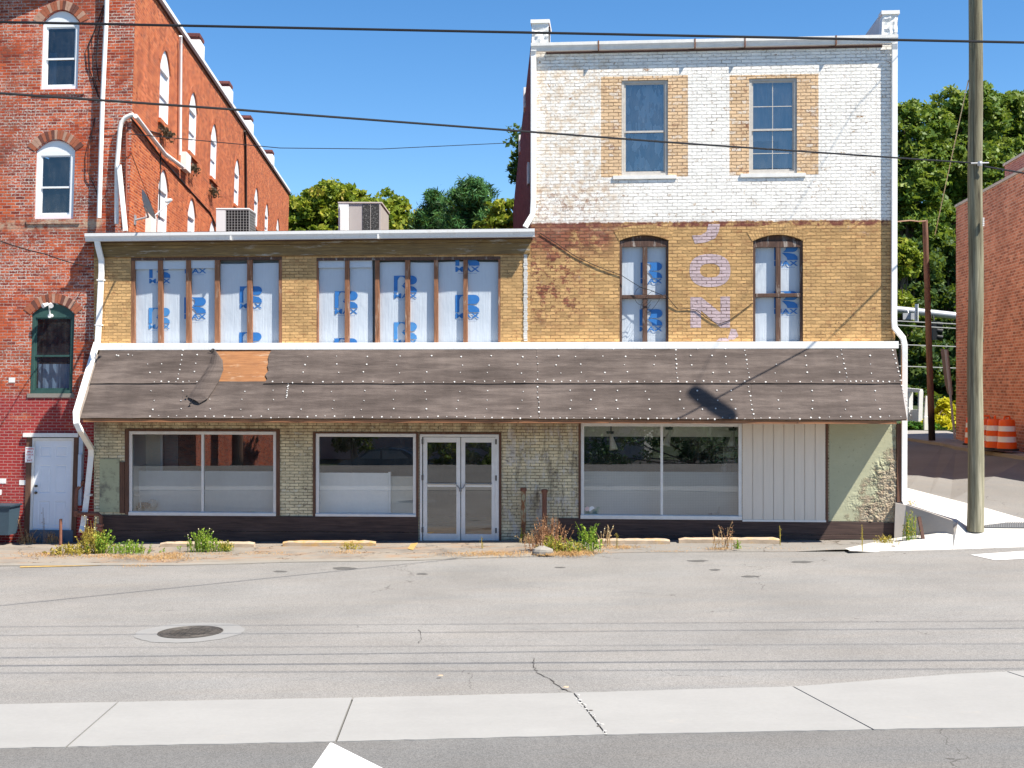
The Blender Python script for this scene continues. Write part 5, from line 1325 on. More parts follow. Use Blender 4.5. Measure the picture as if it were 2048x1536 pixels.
# ================================================================== POLES AND WIRES
mPole = M('greenish treated timber', .9, .15)
v = mPole.obj(); n = mPole.noise(3.2, 8, .68, vec=mPole.map(v, (5, 5, .22)), dist=.5); n2 = mPole.noise(1.1, 4, .6, vec=mPole.map(v, (2.5, 2.5, .12)))
c = mPole.ramp(mPole.add(mPole.mul(n, .65), mPole.mul(n2, .35)), [(.34, (.05, .042, .03)), (.44, (.15, .135, .09)), (.54, (.24, .225, .155)), (.62, (.36, .33, .24)), (.72, (.44, .41, .31))])
mPole.color(c); mPole.bump(n, .7, .02); mPole = mPole.m
mPoleB = M('brown creosoted timber', .9, .15)
v = mPoleB.obj(); n = mPoleB.noise(2.2, 8, .7, vec=mPoleB.map(v, (5, 5, .3)))
z_ = mPoleB.node('ShaderNodeSeparateXYZ', Vector=v).outputs[2]
c = mPoleB.ramp(n, [(.3, (.07, .04, .03)), (.5, (.17, .095, .07)), (.7, (.25, .15, .11))])
mPoleB.color(mPoleB.mix(mPoleB.step(z_, 1.3, .8), c, (.02, .016, .014, 1))); mPoleB.bump(n, .5, .02); mPoleB = mPoleB.m
pb = D(1951, 1061, 16.12)
pole = thing('utility_pole', 'tall greenish timber utility pole on the white concrete corner', 'utility pole', pb)
mb = MB(); H = 13.6; N = 26
mb.tube([(pb.x+.012*math.sin(i*.7), pb.y+.01*math.cos(i*.9), pb.z-.02+H*i/N) for i in range(N+1)], [.178-.036*i/N+(.006 if i == 0 else 0) for i in range(N+1)], 24)
mb.build('shaft', mPole, pole, smooth=True)
q = D(1958, 322, 16.0); mb = MB(); mb.tube([(pb.x-.17, q.y+.02, q.z-.05), (pb.x+.2, q.y-.05, q.z-.05)], .018, 8); mb.lathe((q.x+.02, q.y+.0, q.z-.06), [(.05, -.05), (.06, 0), (.05, .05)], 10); mb.build('cable_clamp', plain('galvanised iron', (.5, .5, .5, 1), .5, metal=.4), pole)
q = D(1965, 445, 16.0); mb = MB()
for i in range(5): mb.box(q.x, q.x+.035, q.y-.02, q.y+.02, q.z-.08+i*.04, q.z-.055+i*.04)
mb.build('tag', mWhiteOld, pole)
# added, unseen can and stay above the frame, shading a streak on the awning
mGalv = plain('galvanised steel', (.42, .43, .45, 1), .45, .08, metal=.3)
s_, t_ = aw_hit(1386, 784); tip = FAC.w(aw_pt(s_, t_))+SUN/SUN.z*11.2
mb = MB(); mb.tube([(pb.x, pb.y, 13.35), (pb.x+.0, pb.y-.8, 14.3), (tip.x, tip.y, tip.z+.04)], .009, 6); mb.build('shadow_caster_stay', mGalv, pole, smooth=True)
mb = MB(); mb.lathe(tip, [(.02, .04), (.14, 0), (.15, -.2), (.15, -1.75), (.12, -1.9)], 18); mb.build('shadow_caster', mGalv, pole, smooth=True)
bb, bt = D(1864, 881, 27.0), D(1850, 440, 26.6)
pole3 = thing('utility_pole', 'brown creosoted timber pole with a lamp bracket, standing on the far pavement', 'utility pole', bb)
mb = MB(); mb.tube([bb, bb.lerp(bt, .33), bb.lerp(bt, .66), bt], [.125, .115, .105, .095], 16); mb.build('shaft', mPoleB, pole3, smooth=True)
mb = MB(); mb.tube([bt+Vector((0, -.1, -.05)), D(1838, 443, 26.5), D(1820, 441, 26.4), D(1790, 444, 26.3)], .025, 6); mb.build('lamp_bracket', plain('rusty bracket', (.32, .20, .14, 1), .8), pole3)
mb = MB(); e = D(1788, 444, 26.3); mb.lathe((e.x-.1, e.y, e.z-.12), [(.05, .14), (.16, .06), (.18, 0)], 12); mb.build('lamp_head', mACg, pole3)
def wire(name, pts, r, lab, sag=0.0, mat=None, n=20, cat='cable', group=None):
    mb = MB(); out = []
    for a, b in zip(pts, pts[1:]):
        for i in range(n+(b is pts[-1])):
            t = i/n; p = Vector(a).lerp(Vector(b), t); p.z -= sag*4*t*(1-t); out.append(p)
    mb.tube(out, r, 6, cap=True); return label(mb.build(name, mat or mCable, None, smooth=True), lab, cat, group)
wa0, wa1 = D(-150, 41, 8.43), D(2250, 89, 8.43)
wire('overhead_cable', [wa0, wa1], .0150, 'upper black overhead cable crossing in front of the white top floor', .0)
B0, B1, B2 = D(-150, 176, 9.9), D(468, 219, 10.9), D(1343, 285, 13.5); BE = Vector((pb.x-.1, pb.y-.1, D(1940, 327, 16.1).z))
wire('overhead_cable', [B0, B1, B2, BE], .018, 'lower black overhead cable running to the green pole across the white brick wall')
wire('overhead_cable', [(pb.x+.15, pb.y-.1, D(1965, 331, 16).z), D(2200, 372, 17.5)], .02, 'short cable from the green pole towards the small brick chimney')
wire('telephone_wire', [sp(262, 268, .1) and LSF.w(sp(262, 268, .1)), D(560, 296, 22), D(760, 298, 24), D(1015, 286, 27)], .012, 'thin wire against the blue sky from the orange brick wall', .0)
wire('telephone_wire', [D(-20, 474, 14.5), D(90, 508, 16.0), LBF.w(lp(188, 536, .05))], .012, 'thin black wire slanting down to the left corner of the yellow building', .03)
wire('guy_wire', [(pb.x-.16, pb.y, D(1938, 160, 16.1).z), D(1870, 470, 20)], .012, 'pale guy wire slanting down from the green pole past the trees', .0, plain('pale steel wire', (.45, .42, .30, 1), .6))
mSteelW = plain('grey steel wire', (.32, .34, .34, 1), .6)
for (y0_, y1_, k) in ((641, 649, 'highest'), (649, 658, 'second'), (690, 694, 'third'), (733, 737, 'lowest')):
    wire('distant_wire', [D(1700, y0_-4, 31), D(1930, y1_, 31)], .022, k+' of the four thin wires before the dark trees beyond the far pavement', mat=mSteelW, group='wires across the side street')
for k, (sy0, sy1, z) in enumerate(((1258, 1238, 10.4), (1276, 1252, 9.6), (1336, 1316, 8.8), (1350, 1334, 9.9), (1300, 1284, 11.2))):
    a, b = G(-500, sy0), G(2500, sy1)
    o_ = Vector((SUN.x, SUN.y, 0))/SUN.z*z
    a2, b2 = a+o_+Vector((0, 0, z-a.z)), b+o_+Vector((0, 0, z-b.z))
    dv = (b2-a2).normalized(); a2 -= dv*5; b2 += dv*1
    wire('street_cable', [a2, b2], (.011, .013, .02, .012, .009)[k], 'overhead cable above the frame, its shadow %s on the street' % ('nearest the shops', 'second from the shops', 'third and widest', 'nearest the pale strip', 'faintest of all')[k] , group='cables along the street')
# loose cable straggling over the yellow wall
def fw(px, py, n=.018): return FAC.w(fp(px, py, n))
wire('loose_cable', [fw(1080, 466), fw(1112, 486), fw(1150, 512), fw(1200, 535, .02), fw(1242, 550), fw(1282, 575, .05), fw(1300, 580, .08), fw(1335, 594, .05), fw(1355, 618), fw(1378, 617), fw(1392, 620), fw(1420, 640), fw(1437, 648), fw(1460, 640), fw(1505, 606)], .0075,
     'loose black cable straggling across the yellow brick between the arched windows', .004, n=4)
mb = MB()
for k in range(3):
    pts = [fw(1283+12*k+10*math.cos(q+k)*1.4, 592+8*k+18*math.sin(q), .07+.02*math.sin(3*q)) for q in [2*math.pi*i/16 for i in range(14)]]
    mb.tube(pts, .005, 5)
label(mb.build('cable_tangle', mCable, None), 'tangle of thin wire hanging over the crossbar of the left arched window', 'cable')

# ================================================================== FAR CORNER: signal, signs, railing, barrels
mGalv = plain('galvanised steel', (.42, .43, .45, 1), .45, .08, metal=.3)
ms = thing('traffic_signal', 'black traffic signal hanging from a grey mast arm behind the brown pole', 'traffic light', D(1868, 690, 38))
mb = MB(); mb.tube([D(1700, 613, 38), D(1800, 620, 38), D(1860, 626, 38), D(1960, 637, 38)], .19, 12); mb.build('mast_arm', mGalv, ms, smooth=True)
a = D(1868, 642, 37.7); b = D(1868, 680, 37.7)
mBlk = plain('black signal housing', (.012, .013, .014, 1), .5)
mb = MB(); mb.box(a.x-.1, a.x+.14, a.y-.12, a.y+.12, b.z, a.z)
mb.tube([(a.x, a.y, a.z), D(1866, 628, 38)], .04, 6); hs = mb.build('housing', mBlk, ms)
for i in range(3):
    z = a.z-.17-i*.33; mb = MB(); mb.tube([(a.x+.14, a.y, z), (a.x+.42, a.y-.03, z-.05)], [.15, .16], 12, cap=False); mb.build('visor', mBlk, hs, smooth=True)
    mb = MB(); mb.tube([(a.x+.142, a.y, z), (a.x+.16, a.y, z)], [.12, .10], 12); mb.build('lens', plain(('dark red lens', 'dark amber lens', 'dark green lens')[i], ((.09, .01, .01, 1), (.10, .06, .01, 1), (.01, .07, .05, 1))[i], .2), hs)
sg = thing('street_sign', 'narrow white street name sign seen edge on, fixed to the grey mast arm', 'sign', D(1831, 645, 37.6))
mb = MB(); p = D(1830, 608, 37.6), D(1836, 608, 37.3), D(1836, 645, 37.3), D(1829, 643, 37.6); mb.poly([p[0], p[1], p[2], p[3]]); mb.poly([q+Vector((.04, .06, 0)) for q in (p[0], p[3], p[2], p[1])])
for i in range(4): q, r = p[i], p[(i+1) % 4]; mb.poly([q, r, r+Vector((.04, .06, 0)), q+Vector((.04, .06, 0))])
mb.build('plate', mWhite, sg)
mb = MB(); mb.tube([D(1832, 615, 37.25), D(1834, 622, 37.25), D(1832, 632, 37.25), D(1834, 640, 37.25)], .012, 5); mb.build('marking', mBlk, sg)
s2 = thing('hanging_sign', 'grey back of a rectangular sign hung under the mast arm, left of the white one', 'sign', D(1816, 638, 38))
mb = MB(); q0, q1 = D(1806, 626, 37.7), D(1829, 639, 37.7); mb.box(q0.x, q1.x, q0.y, q0.y+.04, q1.z, q0.z); mb.build('plate', plain('grey sign back', (.40, .41, .43, 1), .5), s2)
mb = MB(); mb.tube([(q0.x+.3, q0.y+.06, q0.z), (q0.x+.3, q0.y+.2, q0.z+.2)], .03, 6); mb.build('bracket', mGalv, s2)
# leaning road sign seen from behind
rs = thing('road_sign', 'leaning brown backed road sign on a steel post by the red brick wall', 'sign', D(1910, 878, 27))
mSB = plain('brown grey sign back', (.20, .165, .165, 1), .6, .1)
def quad_th(mb, P4, th):
    n = (P4[1]-P4[0]).cross(P4[3]-P4[0]).normalized()*th; mb.mesh(list(P4)+[p+n for p in P4], [(0, 1, 2, 3), (4, 7, 6, 5), (0, 4, 5, 1), (1, 5, 6, 2), (2, 6, 7, 3), (3, 7, 4, 0)])
mb = MB(); quad_th(mb, [D(1881, 698, 26.9), D(1896, 699, 26.8), D(1904, 775, 26.8), D(1890, 771, 26.9)], .04); mb.build('upper_plate', mSB, rs)
mb = MB(); quad_th(mb, [D(1891, 771.5, 26.9), D(1904, 775.5, 26.8), D(1905, 790, 26.8), D(1895, 788, 26.9)], .04); mb.build('lower_plate', mSB, rs)
mb = MB(); mb.tube([D(1891, 700, 26.65), D(1898, 765, 26.6), D(1910, 879, 26.55)], .045, 6, sq=(.07, .05)); mb.build('post', mGalv, rs)
rl = thing('railing', 'white painted railing just beyond the right end of the awning', 'railing', D(1838, 842, 33))
mWR = plain('white railing paint', (.8, .8, .78, 1), .6, .06)
mb = MB(); A, B = D(1800, 778, 34), D(1843, 782, 32.8); A2, B2 = D(1800, 842, 34), D(1841, 843, 32.8)
mb.tube([A, B], .1, sq=(.16, .12)); mb.build('top_rail', mWR, rl)
for t in (.12, .5, .97):
    mb = MB(); mb.tube([A.lerp(B, t), A2.lerp(B2, t)], .1, sq=(.18, .16)); mb.build('post', mWR, rl)
mb = MB(); quad_th(mb, [A.lerp(A2, .62), B.lerp(B2, .62), B2, A2], .06); mb.build('lower_panel', mWR, rl)
mb = MB(); q = D(1853, 833, 31); mb.mesh([], []); mb.tube([D(1851, 834, 31), D(1854, 792, 31)], .06, sq=(.14, .12)); mb.box(q.x-.12, q.x+.1, q.y-.08, q.y+.08, q.z-1.0, q.z)
label(mb.build('marker_post', mWR, None, bevel=.01), 'white marker post just left of the brown pole', 'post')
mOr = plain('orange barrel plastic', (.80, .105, .012, 1), .45, .06, 3); mBand = plain('white reflective band', (.78, .78, .77, 1), .4, .06); mRub_ = plain('black rubber base', (.03, .03, .03, 1), .8)
def barrel():
    t = thing('traffic_barrel', '', 'traffic barrel', (0, 0, 0))
    prof = [(.29, .06), (.285, .20)]
    mb = MB(); mb.lathe((0, 0, 0), [(.30, .06), (.285, .26), (.265, .262), (.265, .44), (.275, .442), (.265, .60), (.245, .602), (.245, .77), (.25, .772), (.235, .93), (.20, .97), (.05, .975)], 24); mb.build('drum', mOr, t, smooth=True)
    for lo, hi, r in ((.265, .437, .272), (.605, .767, .252)):
        mb = MB(); mb.lathe((0, 0, 0), [(r+.006, lo), (r-.006, hi)], 24, cap=False); mb.build('band', mBand, t, smooth=True)
    mb = MB(); mb.lathe((0, 0, 0), [(.36, 0), (.36, .05), (.31, .065)], 20); mb.build('base', mRub_, t)
    mb = MB(); mb.tube([(-.12, 0, .97), (-.10, 0, 1.06), (.10, 0, 1.06), (.12, 0, .97)], .03, 8); mb.build('handle', mOr, t)
    return t
def dup(root, loc, rz, lab):
    r = root.copy(); COL.objects.link(r); r.location = loc; r.rotation_euler = (0, 0, rz); r['label'] = lab
    for ch in list(root.children):
        c = ch.copy(); COL.objects.link(c); c.parent = r
    return r
b0 = barrel()
spots = [((2014, 901), 22.7, 'orange and white traffic barrel at the right end of the row by the brick wall'),
         ((1990, 899), 23.1, 'orange traffic barrel second from the right end of the row by the brick wall'),
         ((1972, 897), 23.5, 'orange traffic barrel partly hidden by the right side of the green pole'),
         ((1947, 890), 24.9, 'orange traffic barrel showing only a sliver left of the green pole')]
for i, ((px, py), dd, lb_) in enumerate(spots):
    p = D(px, py, dd)
    if i == 0: b0.location = p; b0['label'] = lb_; b0.rotation_euler = (0, 0, .4); t = b0
    else: t = dup(b0, p, i*1.3, lb_)
    t['group'] = 'traffic barrels along the brick wall'

# ================================================================== PAVEMENT FURNITURE
# concrete retaining wall at the corner
rw = thing('retaining_wall', 'low grey concrete retaining wall stepping up to the corner pavement', 'wall', D(1850, 1080, 16.3))
T = [D(1791, 1006, 16.42), D(1812, 1010, 16.40), D(1850, 1022, 16.25), D(1906, 1041.5, 16.02)]; Bq = [D(1788, 1090, 16.42), D(1812, 1092, 16.40), D(1850, 1084, 16.25), D(1908, 1068, 16.02)]
bk = Vector((.10, .5, 0))
mb = MB(); n = len(T)
mb.mesh(T+Bq+[p+bk for p in T]+[p+bk for p in Bq], [(i, i+1, n+i+1, n+i) for i in range(n-1)]+[(i, 2*n+i, 2*n+i+1, i+1) for i in range(n-1)]+[(0, n, 3*n, 2*n), (n-1, 3*n-1, 4*n-1, 2*n-1)]+[(2*n+i, 3*n+i, 3*n+i+1, 2*n+i+1) for i in range(n-1)])
mb.build('wall_body', mConcG, rw)
mb = MB(); a0, a1 = D(1838, 1034, 16.15), D(1846, 1078, 16.0); mb.tube([a0, a1], .05, sq=(.07, .05)); label(mb.build('angle_post', plain('dark rusty angle iron', (.085, .045, .035, 1), .9, .3, 14), None), 'leaning rusty iron post against the grey retaining wall', 'post')
# tactile paving
tp = thing('tactile_paving', 'dark grey tactile paving with raised domes beside the green pole', 'tactile paving', D(2010, 1050, 16.8))
mT = plain('dark grey tactile plate', (.10, .105, .11, 1), .7, .15, 8)
q = [D(1969, 1057, 16.25), D(2160, 1058.5, 16.0), D(2160, 1045, 16.62), D(1969, 1043.5, 16.9)]
q = [p+Vector((0, 0, .03)) for p in q]
mb = MB(); mb.slab(q, .05); mb.build('plate', mT, tp)
mb = MB()
for i in range(42):
    for j in range(9):
        u, v = (i+.5)/42, (j+.5)/9
        p = q[0].lerp(q[1], u).lerp(q[3].lerp(q[2], u), v); mb.lathe((p.x, p.y, p.z-.004), [(.018, 0), (.012, .014)], 6)
o = mb.build('domes', plain('worn grey dome', (.24, .245, .25, 1), .6), tp)
# manhole cover
mc = G(381, 1265)
mh = thing('manhole_cover', 'round rusty iron manhole cover in a pale concrete collar', 'manhole cover', mc)
mI = M('worn cast iron', .6, .4, .3); n = mI.noise(9, 6, .7, vec=mI.obj()); mI.color(mI.ramp(n, [(.35, (.045, .043, .04)), (.65, (.12, .105, .09))])); mI = mI.m
tilt = lambda x, y, h: (mc.x+x, mc.y+y, mc.z+SLOPE*x+h)
def disc(prof, n=40):
    mb = MB(); V = []
    for r, h in prof:
        for k in range(n): qq = 2*math.pi*k/n; V.append(tilt(r*math.cos(qq), r*math.sin(qq), h))
    fs = [(i*n+k, i*n+(k+1) % n, (i+1)*n+(k+1) % n, (i+1)*n+k) for i in range(len(prof)-1) for k in range(n)]
    mb.mesh(V, fs+[tuple(range((len(prof)-1)*n, len(prof)*n))]); return mb
R0 = 63/F*(mc.y)
disc([(R0*1.02, .004), (R0*1.02, .012), (R0*.97, .014), (R0*.95, .004), (R0*.9, .004)]).build('rim', mI, mh)
mb = disc([(R0*.94, .0045), (R0*.93, .012), (R0*.86, .012), (R0*.85, .007), (R0*.74, .007), (R0*.73, .012), (R0*.69, .012), (R0*.68, .007)])
for i in range(-5, 6):
    for j in range(-5, 6):
        x, y = i*R0*.12, j*R0*.12
        if math.hypot(x, y) < R0*.62: mb.mesh([tilt(x+a_*.02, y+b_*.02, hh) for hh in (.006, .013) for a_, b_ in ((-1, -1), (1, -1), (1, 1), (-1, 1))], [(4, 5, 6, 7), (0, 1, 5, 4), (1, 2, 6, 5), (2, 3, 7, 6), (3, 0, 4, 7)])
mb.build('cover', mI, mh)
mb = MB(); V = []; n = 48; rg = random.Random(4)
for k in range(n):
    qq = 2*math.pi*k/n; r = R0*(1.72+rg.uniform(-.05, .05)); V.append(tilt(r*math.cos(qq), r*.95*math.sin(qq), .0055))
for k in range(n): qq = 2*math.pi*k/n; V.append(tilt(R0*1.0*math.cos(qq), R0*1.0*math.sin(qq), .0055))
mb.mesh(V, [(k, (k+1) % n, n+(k+1) % n, n+k) for k in range(n)]); mb.build('collar', concrete('manhole collar', (.238, .235, .228, 1), .18), mh)
# parking stops
def stop(px0, px1, py, yel, lab, chip=0):
    a, b = G(px0, py, .06), G(px1, py, .06); L = b.x-a.x; w, h = .17, .115
    t = thing('parking_stop', lab, 'parking stop', ((a.x+b.x)/2, a.y, a.z), group='parking stops by the shop front')
    prof = [(0, 0), (0, h*.7), (.035, h), (w-.035, h), (w, h*.7), (w, 0)]
    mb = MB(); n = 16; V = []; rg = random.Random(int(px0))
    for i in range(n+1):
        u = i/n; x = a.x+L*u; e = .04 if i in (0, n) else 0
        for (yy, zz) in prof:
            zf = zz*(1-(.25 if i in (0, n) else 0))
            V.append((x+rg.uniform(-.006, .006), a.y+yy+(b.y-a.y)*u+rg.uniform(-.004, .004), a.z+(b.z-a.z)*u+zf+(rg.uniform(-.012, .003) if zz else -.02)))
    m = len(prof)
    mb.mesh(V, [(i*m+k, i*m+k+1, (i+1)*m+k+1, (i+1)*m+k) for i in range(n) for k in range(m-1)]+[tuple(range(m-1, -1, -1)), tuple(range(n*m, n*m+m))])
    M_ = M('stop '+lab[:12], .9, .15); nz = M_.noise(2.5, 7, .72); n2 = M_.noise(18, 5, .7)
    c = M_.scale((.46, .36, .26, 1), M_.val(.6, 1.35, nz))
    c = M_.mix(M_.mul(M_.step(nz, .62-yel*.2, .74-yel*.2), .75), c, M_.scale((.50, .29, .08, 1), M_.val(.75, 1.2, n2)))
    c = M_.mix(M_.mul(M_.step(n2, .60, .70), .5), c, (.16, .12, .09, 1))
    M_.color(c); M_.bump(n2, .5, .01); mb.build('block', M_.m, t, fix=True)
    pn_ = MB()
    for u in (.15, .85): pn_.lathe((a.x+L*u, a.y+w/2+(b.y-a.y)*u, a.z+h-.004), [(.02, 0), (.02, .012), (.008, .016)], 8)
    pn_.build('pin', mRust, t)
stop(320, 508, 1094, .25, 'grey concrete parking stop behind the weeds under the left shop window')
stop(565, 751, 1092, .9, 'yellow painted parking stop left of the glass doors')
stop(1195, 1340, 1088, .45, 'tan parking stop touching the green weed clump below the big window')
stop(1358, 1560, 1086, .5, 'worn parking stop furthest right with a shadow over its left end')
# rusty pipes
mRustG = M('rust over green paint', .9, .15); v = mRustG.obj(); n = mRustG.noise(4, 7, .75, vec=mRustG.map(v, (2, 2, .8)))
mRustG.color(mRustG.ramp(n, [(.36, (.10, .055, .04)), (.48, (.26, .11, .05)), (.56, (.36, .34, .22)), (.75, (.42, .41, .28))])); mRustG = mRustG.m
for (px, top, bot, lab, mt) in ((1047, 978, 1080, 'left rusty green painted pipe post standing against the stained brick pier', mRustG), (1089, 981, 1060, 'right darker rusty pipe post standing against the stained brick pier', mRust)):
    a = Vector(FAC.w(fp(px, bot, .14))); b = Vector(FAC.w(fp(px, top, .14)))
    t = thing('pipe_post', lab, 'pipe', (a.x, a.y, gz(a.x)), group='pipe posts at the brick pier')
    mb = MB(); mb.tube([(a.x, a.y, gz(a.x)), a, (a.x, a.y, b.z)], .055, 14); mb.build('pipe', mt, t, smooth=True)
    mb = MB(); mb.lathe((a.x, a.y, b.z-.05), [(.07, 0), (.075, .05), (.068, .075), (.03, .082)], 14); mb.build('cap', mRust, t, smooth=True)
a = FAC.w(fp(121, 1085, .55)); b = FAC.w(fp(121.5, 1038, .55)); a.z -= .06
mb = MB(); mb.tube([a, b], .035, 12); label(mb.build('iron_stake', mRust, None, smooth=True), 'short rusty iron pipe sticking up in front of the white door', 'pipe')
gp = thing('gas_pipe', 'rusty gas riser pipe with a union fitting beside the white downspout', 'pipe', FAC.w(fp(198, 1085, .2)))
mb = MB(); mb.tube([FAC.w(fp(a_, b_, c_)) for a_, b_, c_ in ((168, 962, .03), (160, 972, .05), (153, 980, .08), (152, 1000, .1), (152, 1020, .14), (155, 1027, .18), (175, 1028, .22), (196, 1028, .22), (202, 1033, .22), (202, 1050, .22), (199, 1090, .22))], .045, 10); mb.build('pipe', mRust, gp, smooth=True)
c_ = FAC.w(fp(200, 1055, .22)); mb = MB(); mb.lathe(c_, [(.055, -.07), (.075, -.05), (.075, -.01), (.055, .0), (.055, .02), (.095, .03), (.095, .08), (.055, .09)], 8); mb.build('union', plain('bright rust fitting', (.34, .14, .09, 1), .8, .2), gp)
c_ = FAC.w(fp(153, 1027, .16)); mb = MB(); mb.lathe(c_, [(.07, -.07), (.075, .07)], 10); mb.build('elbow', mRust, gp)
# bin by the door
tb = thing('waste_bin', 'dark blue grey plastic bin in the shade at the left edge by the door', 'bin', LBF.w((lx(26, 1040), -.45, 0)))
x0, x1 = lx(6, 1030), lx(46, 1030); zt, zb = lz(26, 1012, .4), lz(26, 1068, .4)
mb = MB(LBF); mb.mesh([(x0+.04, -.65, zb), (x1-.04, -.65, zb), (x1-.04, -.2, zb), (x0+.04, -.2, zb), (x0, -.7, zt), (x1, -.7, zt), (x1, -.15, zt), (x0, -.15, zt)], [(3, 2, 1, 0), (0, 1, 5, 4), (1, 2, 6, 5), (2, 3, 7, 6), (3, 0, 4, 7)]); mb.build('tub', plain('blue grey plastic', (.045, .075, .10, 1), .6, .15), tb)
mb = MB(LBF); mb.box(x0-.03, x1+.03, -.73, -.12, zt, zt+.04); mb.build('lid', plain('dark blue plastic', (.03, .05, .07, 1), .6), tb)
ut = thing('meter_cabinet', 'pale grey meter cabinet cut off by the left edge of the picture', 'cabinet', LBF.w((lx(-8, 1040), -.7, 0)))
mb = MB(LBF); mb.box(lx(-60, 1000), lx(2, 1000), -.9, -.35, -.2, lz(0, 1000, .8)); mb.build('casing', mACg, ut)
mb = MB(LBF); mb.box(lx(-64, 1000), lx(15, 985), -.97, -.3, lz(0, 993, .8), lz(0, 983, .8)); mb.build('lid', mACw, ut)
# ---- inside the shops
mLampM = plain('dull bronze lamp metal', (.72, .64, .52, 1), .45, .08, metal=.1)
for (px, py, tl, lab, full) in ((1222, 870, .06, 'cone lamp on a round ceiling mount behind the left pane of the big shop window', True), (1340, 862, -.10, 'tilted cone lamp just right of the window bar in the big shop window', False), (1467, 864, -.05, 'cone lamp at the right end of the big shop window', False)):
    x, z = FAC.hit(px, py, -.45); b = FAC.w((x, .45, z))
    t = thing('cone_lamp', lab, 'lamp', b, group='cone lamps in the shop window')
    mb = MB(FAC); mb.tube([(x, .45, z+.02), (x+tl*.3, .42, z-.10), (x+tl*.7, .40, z-.22), (x+tl, .38, z-.34)], [.03, .05, .075, .10], 16); mb.build('shade', mLampM, t, smooth=True)
    mb = MB(FAC); mb.lathe((x-.02, .45, z+.03), [(.08, 0), (.09, .03), (.09, .06)], 16); mb.tube([(x, .45, z+.03), (x, .45, 3.15)], .015, 6); mb.build('mount', plain('black lamp mount', (.03, .03, .03, 1), .4), t)
x, z = FAC.hit(306, 1005, -.45); t = label(MB(FAC).lathe((x, .45, z-.03), [(.0, -.115), (.06, -.10), (.10, -.06), (.118, 0), (.10, .06), (.06, .10), (.0, .115)], 20, cap=False).build('globe', plain('pale grey globe', (.55, .54, .52, 1), .35, .05), None, smooth=True), 'pale glass globe lying on the shelf inside the left shop window', 'globe')
mb = MB(FAC); q = [FAC.hit(a_, b_, -.2) for a_, b_ in ((262, 1018), (263, 994), (266, 991), (279, 990), (281, 993), (281, 1016))]; mb.tube([(a_, .2, b_) for a_, b_ in q], .013, 8)
label(mb.build('towel_rack', mWhite, None, smooth=True), 'bent white tube rack standing inside the left shop window', 'rack')
x, z = FAC.hit(286, 1012, -.35); mb = MB(FAC); mb.box(x-.10, x+.10, .3, .45, z-.06, z+.08); mb.tube([(x-.16, .28, z-.05), (x+.2, .3, z+.04)], .03, 6); label(mb.build('cloth_bundle', plain('dark red cloth', (.08, .015, .03, 1), .9, .4, 12), None), 'dark red cloth heaped beside the pale globe', 'cloth')
pt = thing('potted_plant', 'spindly plant in a pot at the right end of the big shop window', 'plant', FAC.w((fx(1448, 930, -.9), .9, fz(1448, 940, -.9))))
x, z = FAC.hit(1448, 940, -.75); mb = MB(FAC); mb.lathe((x, .75, z-.05), [(.05, 0), (.07, .12), (.075, .13)], 12); mb.build('pot', plain('grey pot', (.3, .3, .3, 1), .5), pt)
mb = MB(FAC); rg = random.Random(9)
for k in range(7): q = rg.uniform(-1, 1); mb.tube([(x, .75, z+.06), (x+q*.1, .75, z+.2), (x+q*.28, .7+rg.uniform(-.1, .1), z+.38+rg.uniform(0, .25))], .007, 5)
for k in range(26): a_, b_, c_ = x+rg.uniform(-.25, .25), .72+rg.uniform(-.1, .1), z+rg.uniform(.2, .6); mb.poly([(a_, b_, c_), (a_+.04, b_, c_+.02), (a_+.07, b_+.01, c_-.02), (a_+.02, b_, c_-.03)], 1)
mb.build('stem_foliage', [plain('grey stem', (.3, .3, .25, 1), .7), plain('dark green leaf', (.02, .10, .06, 1), .6)], pt)
# ================================================================== FOLIAGE
def leafmat(name, stops, trans=.35, rough=.5, green=.5):
    m = M(name, rough, .25)
    u = m.xyz()[0]
    c = m.ramp(u, stops); m.color(c)
    t = m.node('ShaderNodeBsdfTranslucent', Color=m.mix(green, c, (.25, .32, .02, 1)))
    mx = m.node('ShaderNodeMixShader', _0=trans, _1=m.p.outputs[0], _2=t.outputs[0])
    m.nt.links.new(mx.outputs[0], m.nt.nodes['Material Output'].inputs[0]); return m.m
mLeafY = leafmat('yellow green leaves', [(0, (.085, .14, .016)), (.5, (.20, .26, .026)), (.85, (.34, .34, .04)), (1, (.42, .30, .05))])
mLeafG = leafmat('mid green leaves', [(0, (.050, .105, .018)), (.5, (.125, .205, .034)), (1, (.27, .31, .06))])
mLeafD = leafmat('deep green leaves', [(0, (.022, .052, .014)), (.6, (.055, .105, .025)), (1, (.125, .17, .035))])
mPine = leafmat('pine needles', [(0, (.02, .075, .024)), (.6, (.06, .16, .045)), (1, (.13, .25, .065))], .15)
mLeafB = leafmat('bright yellow shrub leaves', [(0, (.32, .34, .015)), (.6, (.60, .54, .02)), (1, (.72, .62, .03))])
mLeafC = leafmat('fresh ground cover leaves', [(0, (.03, .12, .015)), (1, (.10, .26, .03))])
mBark = plain('grey brown bark', (.12, .09, .07, 1), .95, .3, 5, .4)
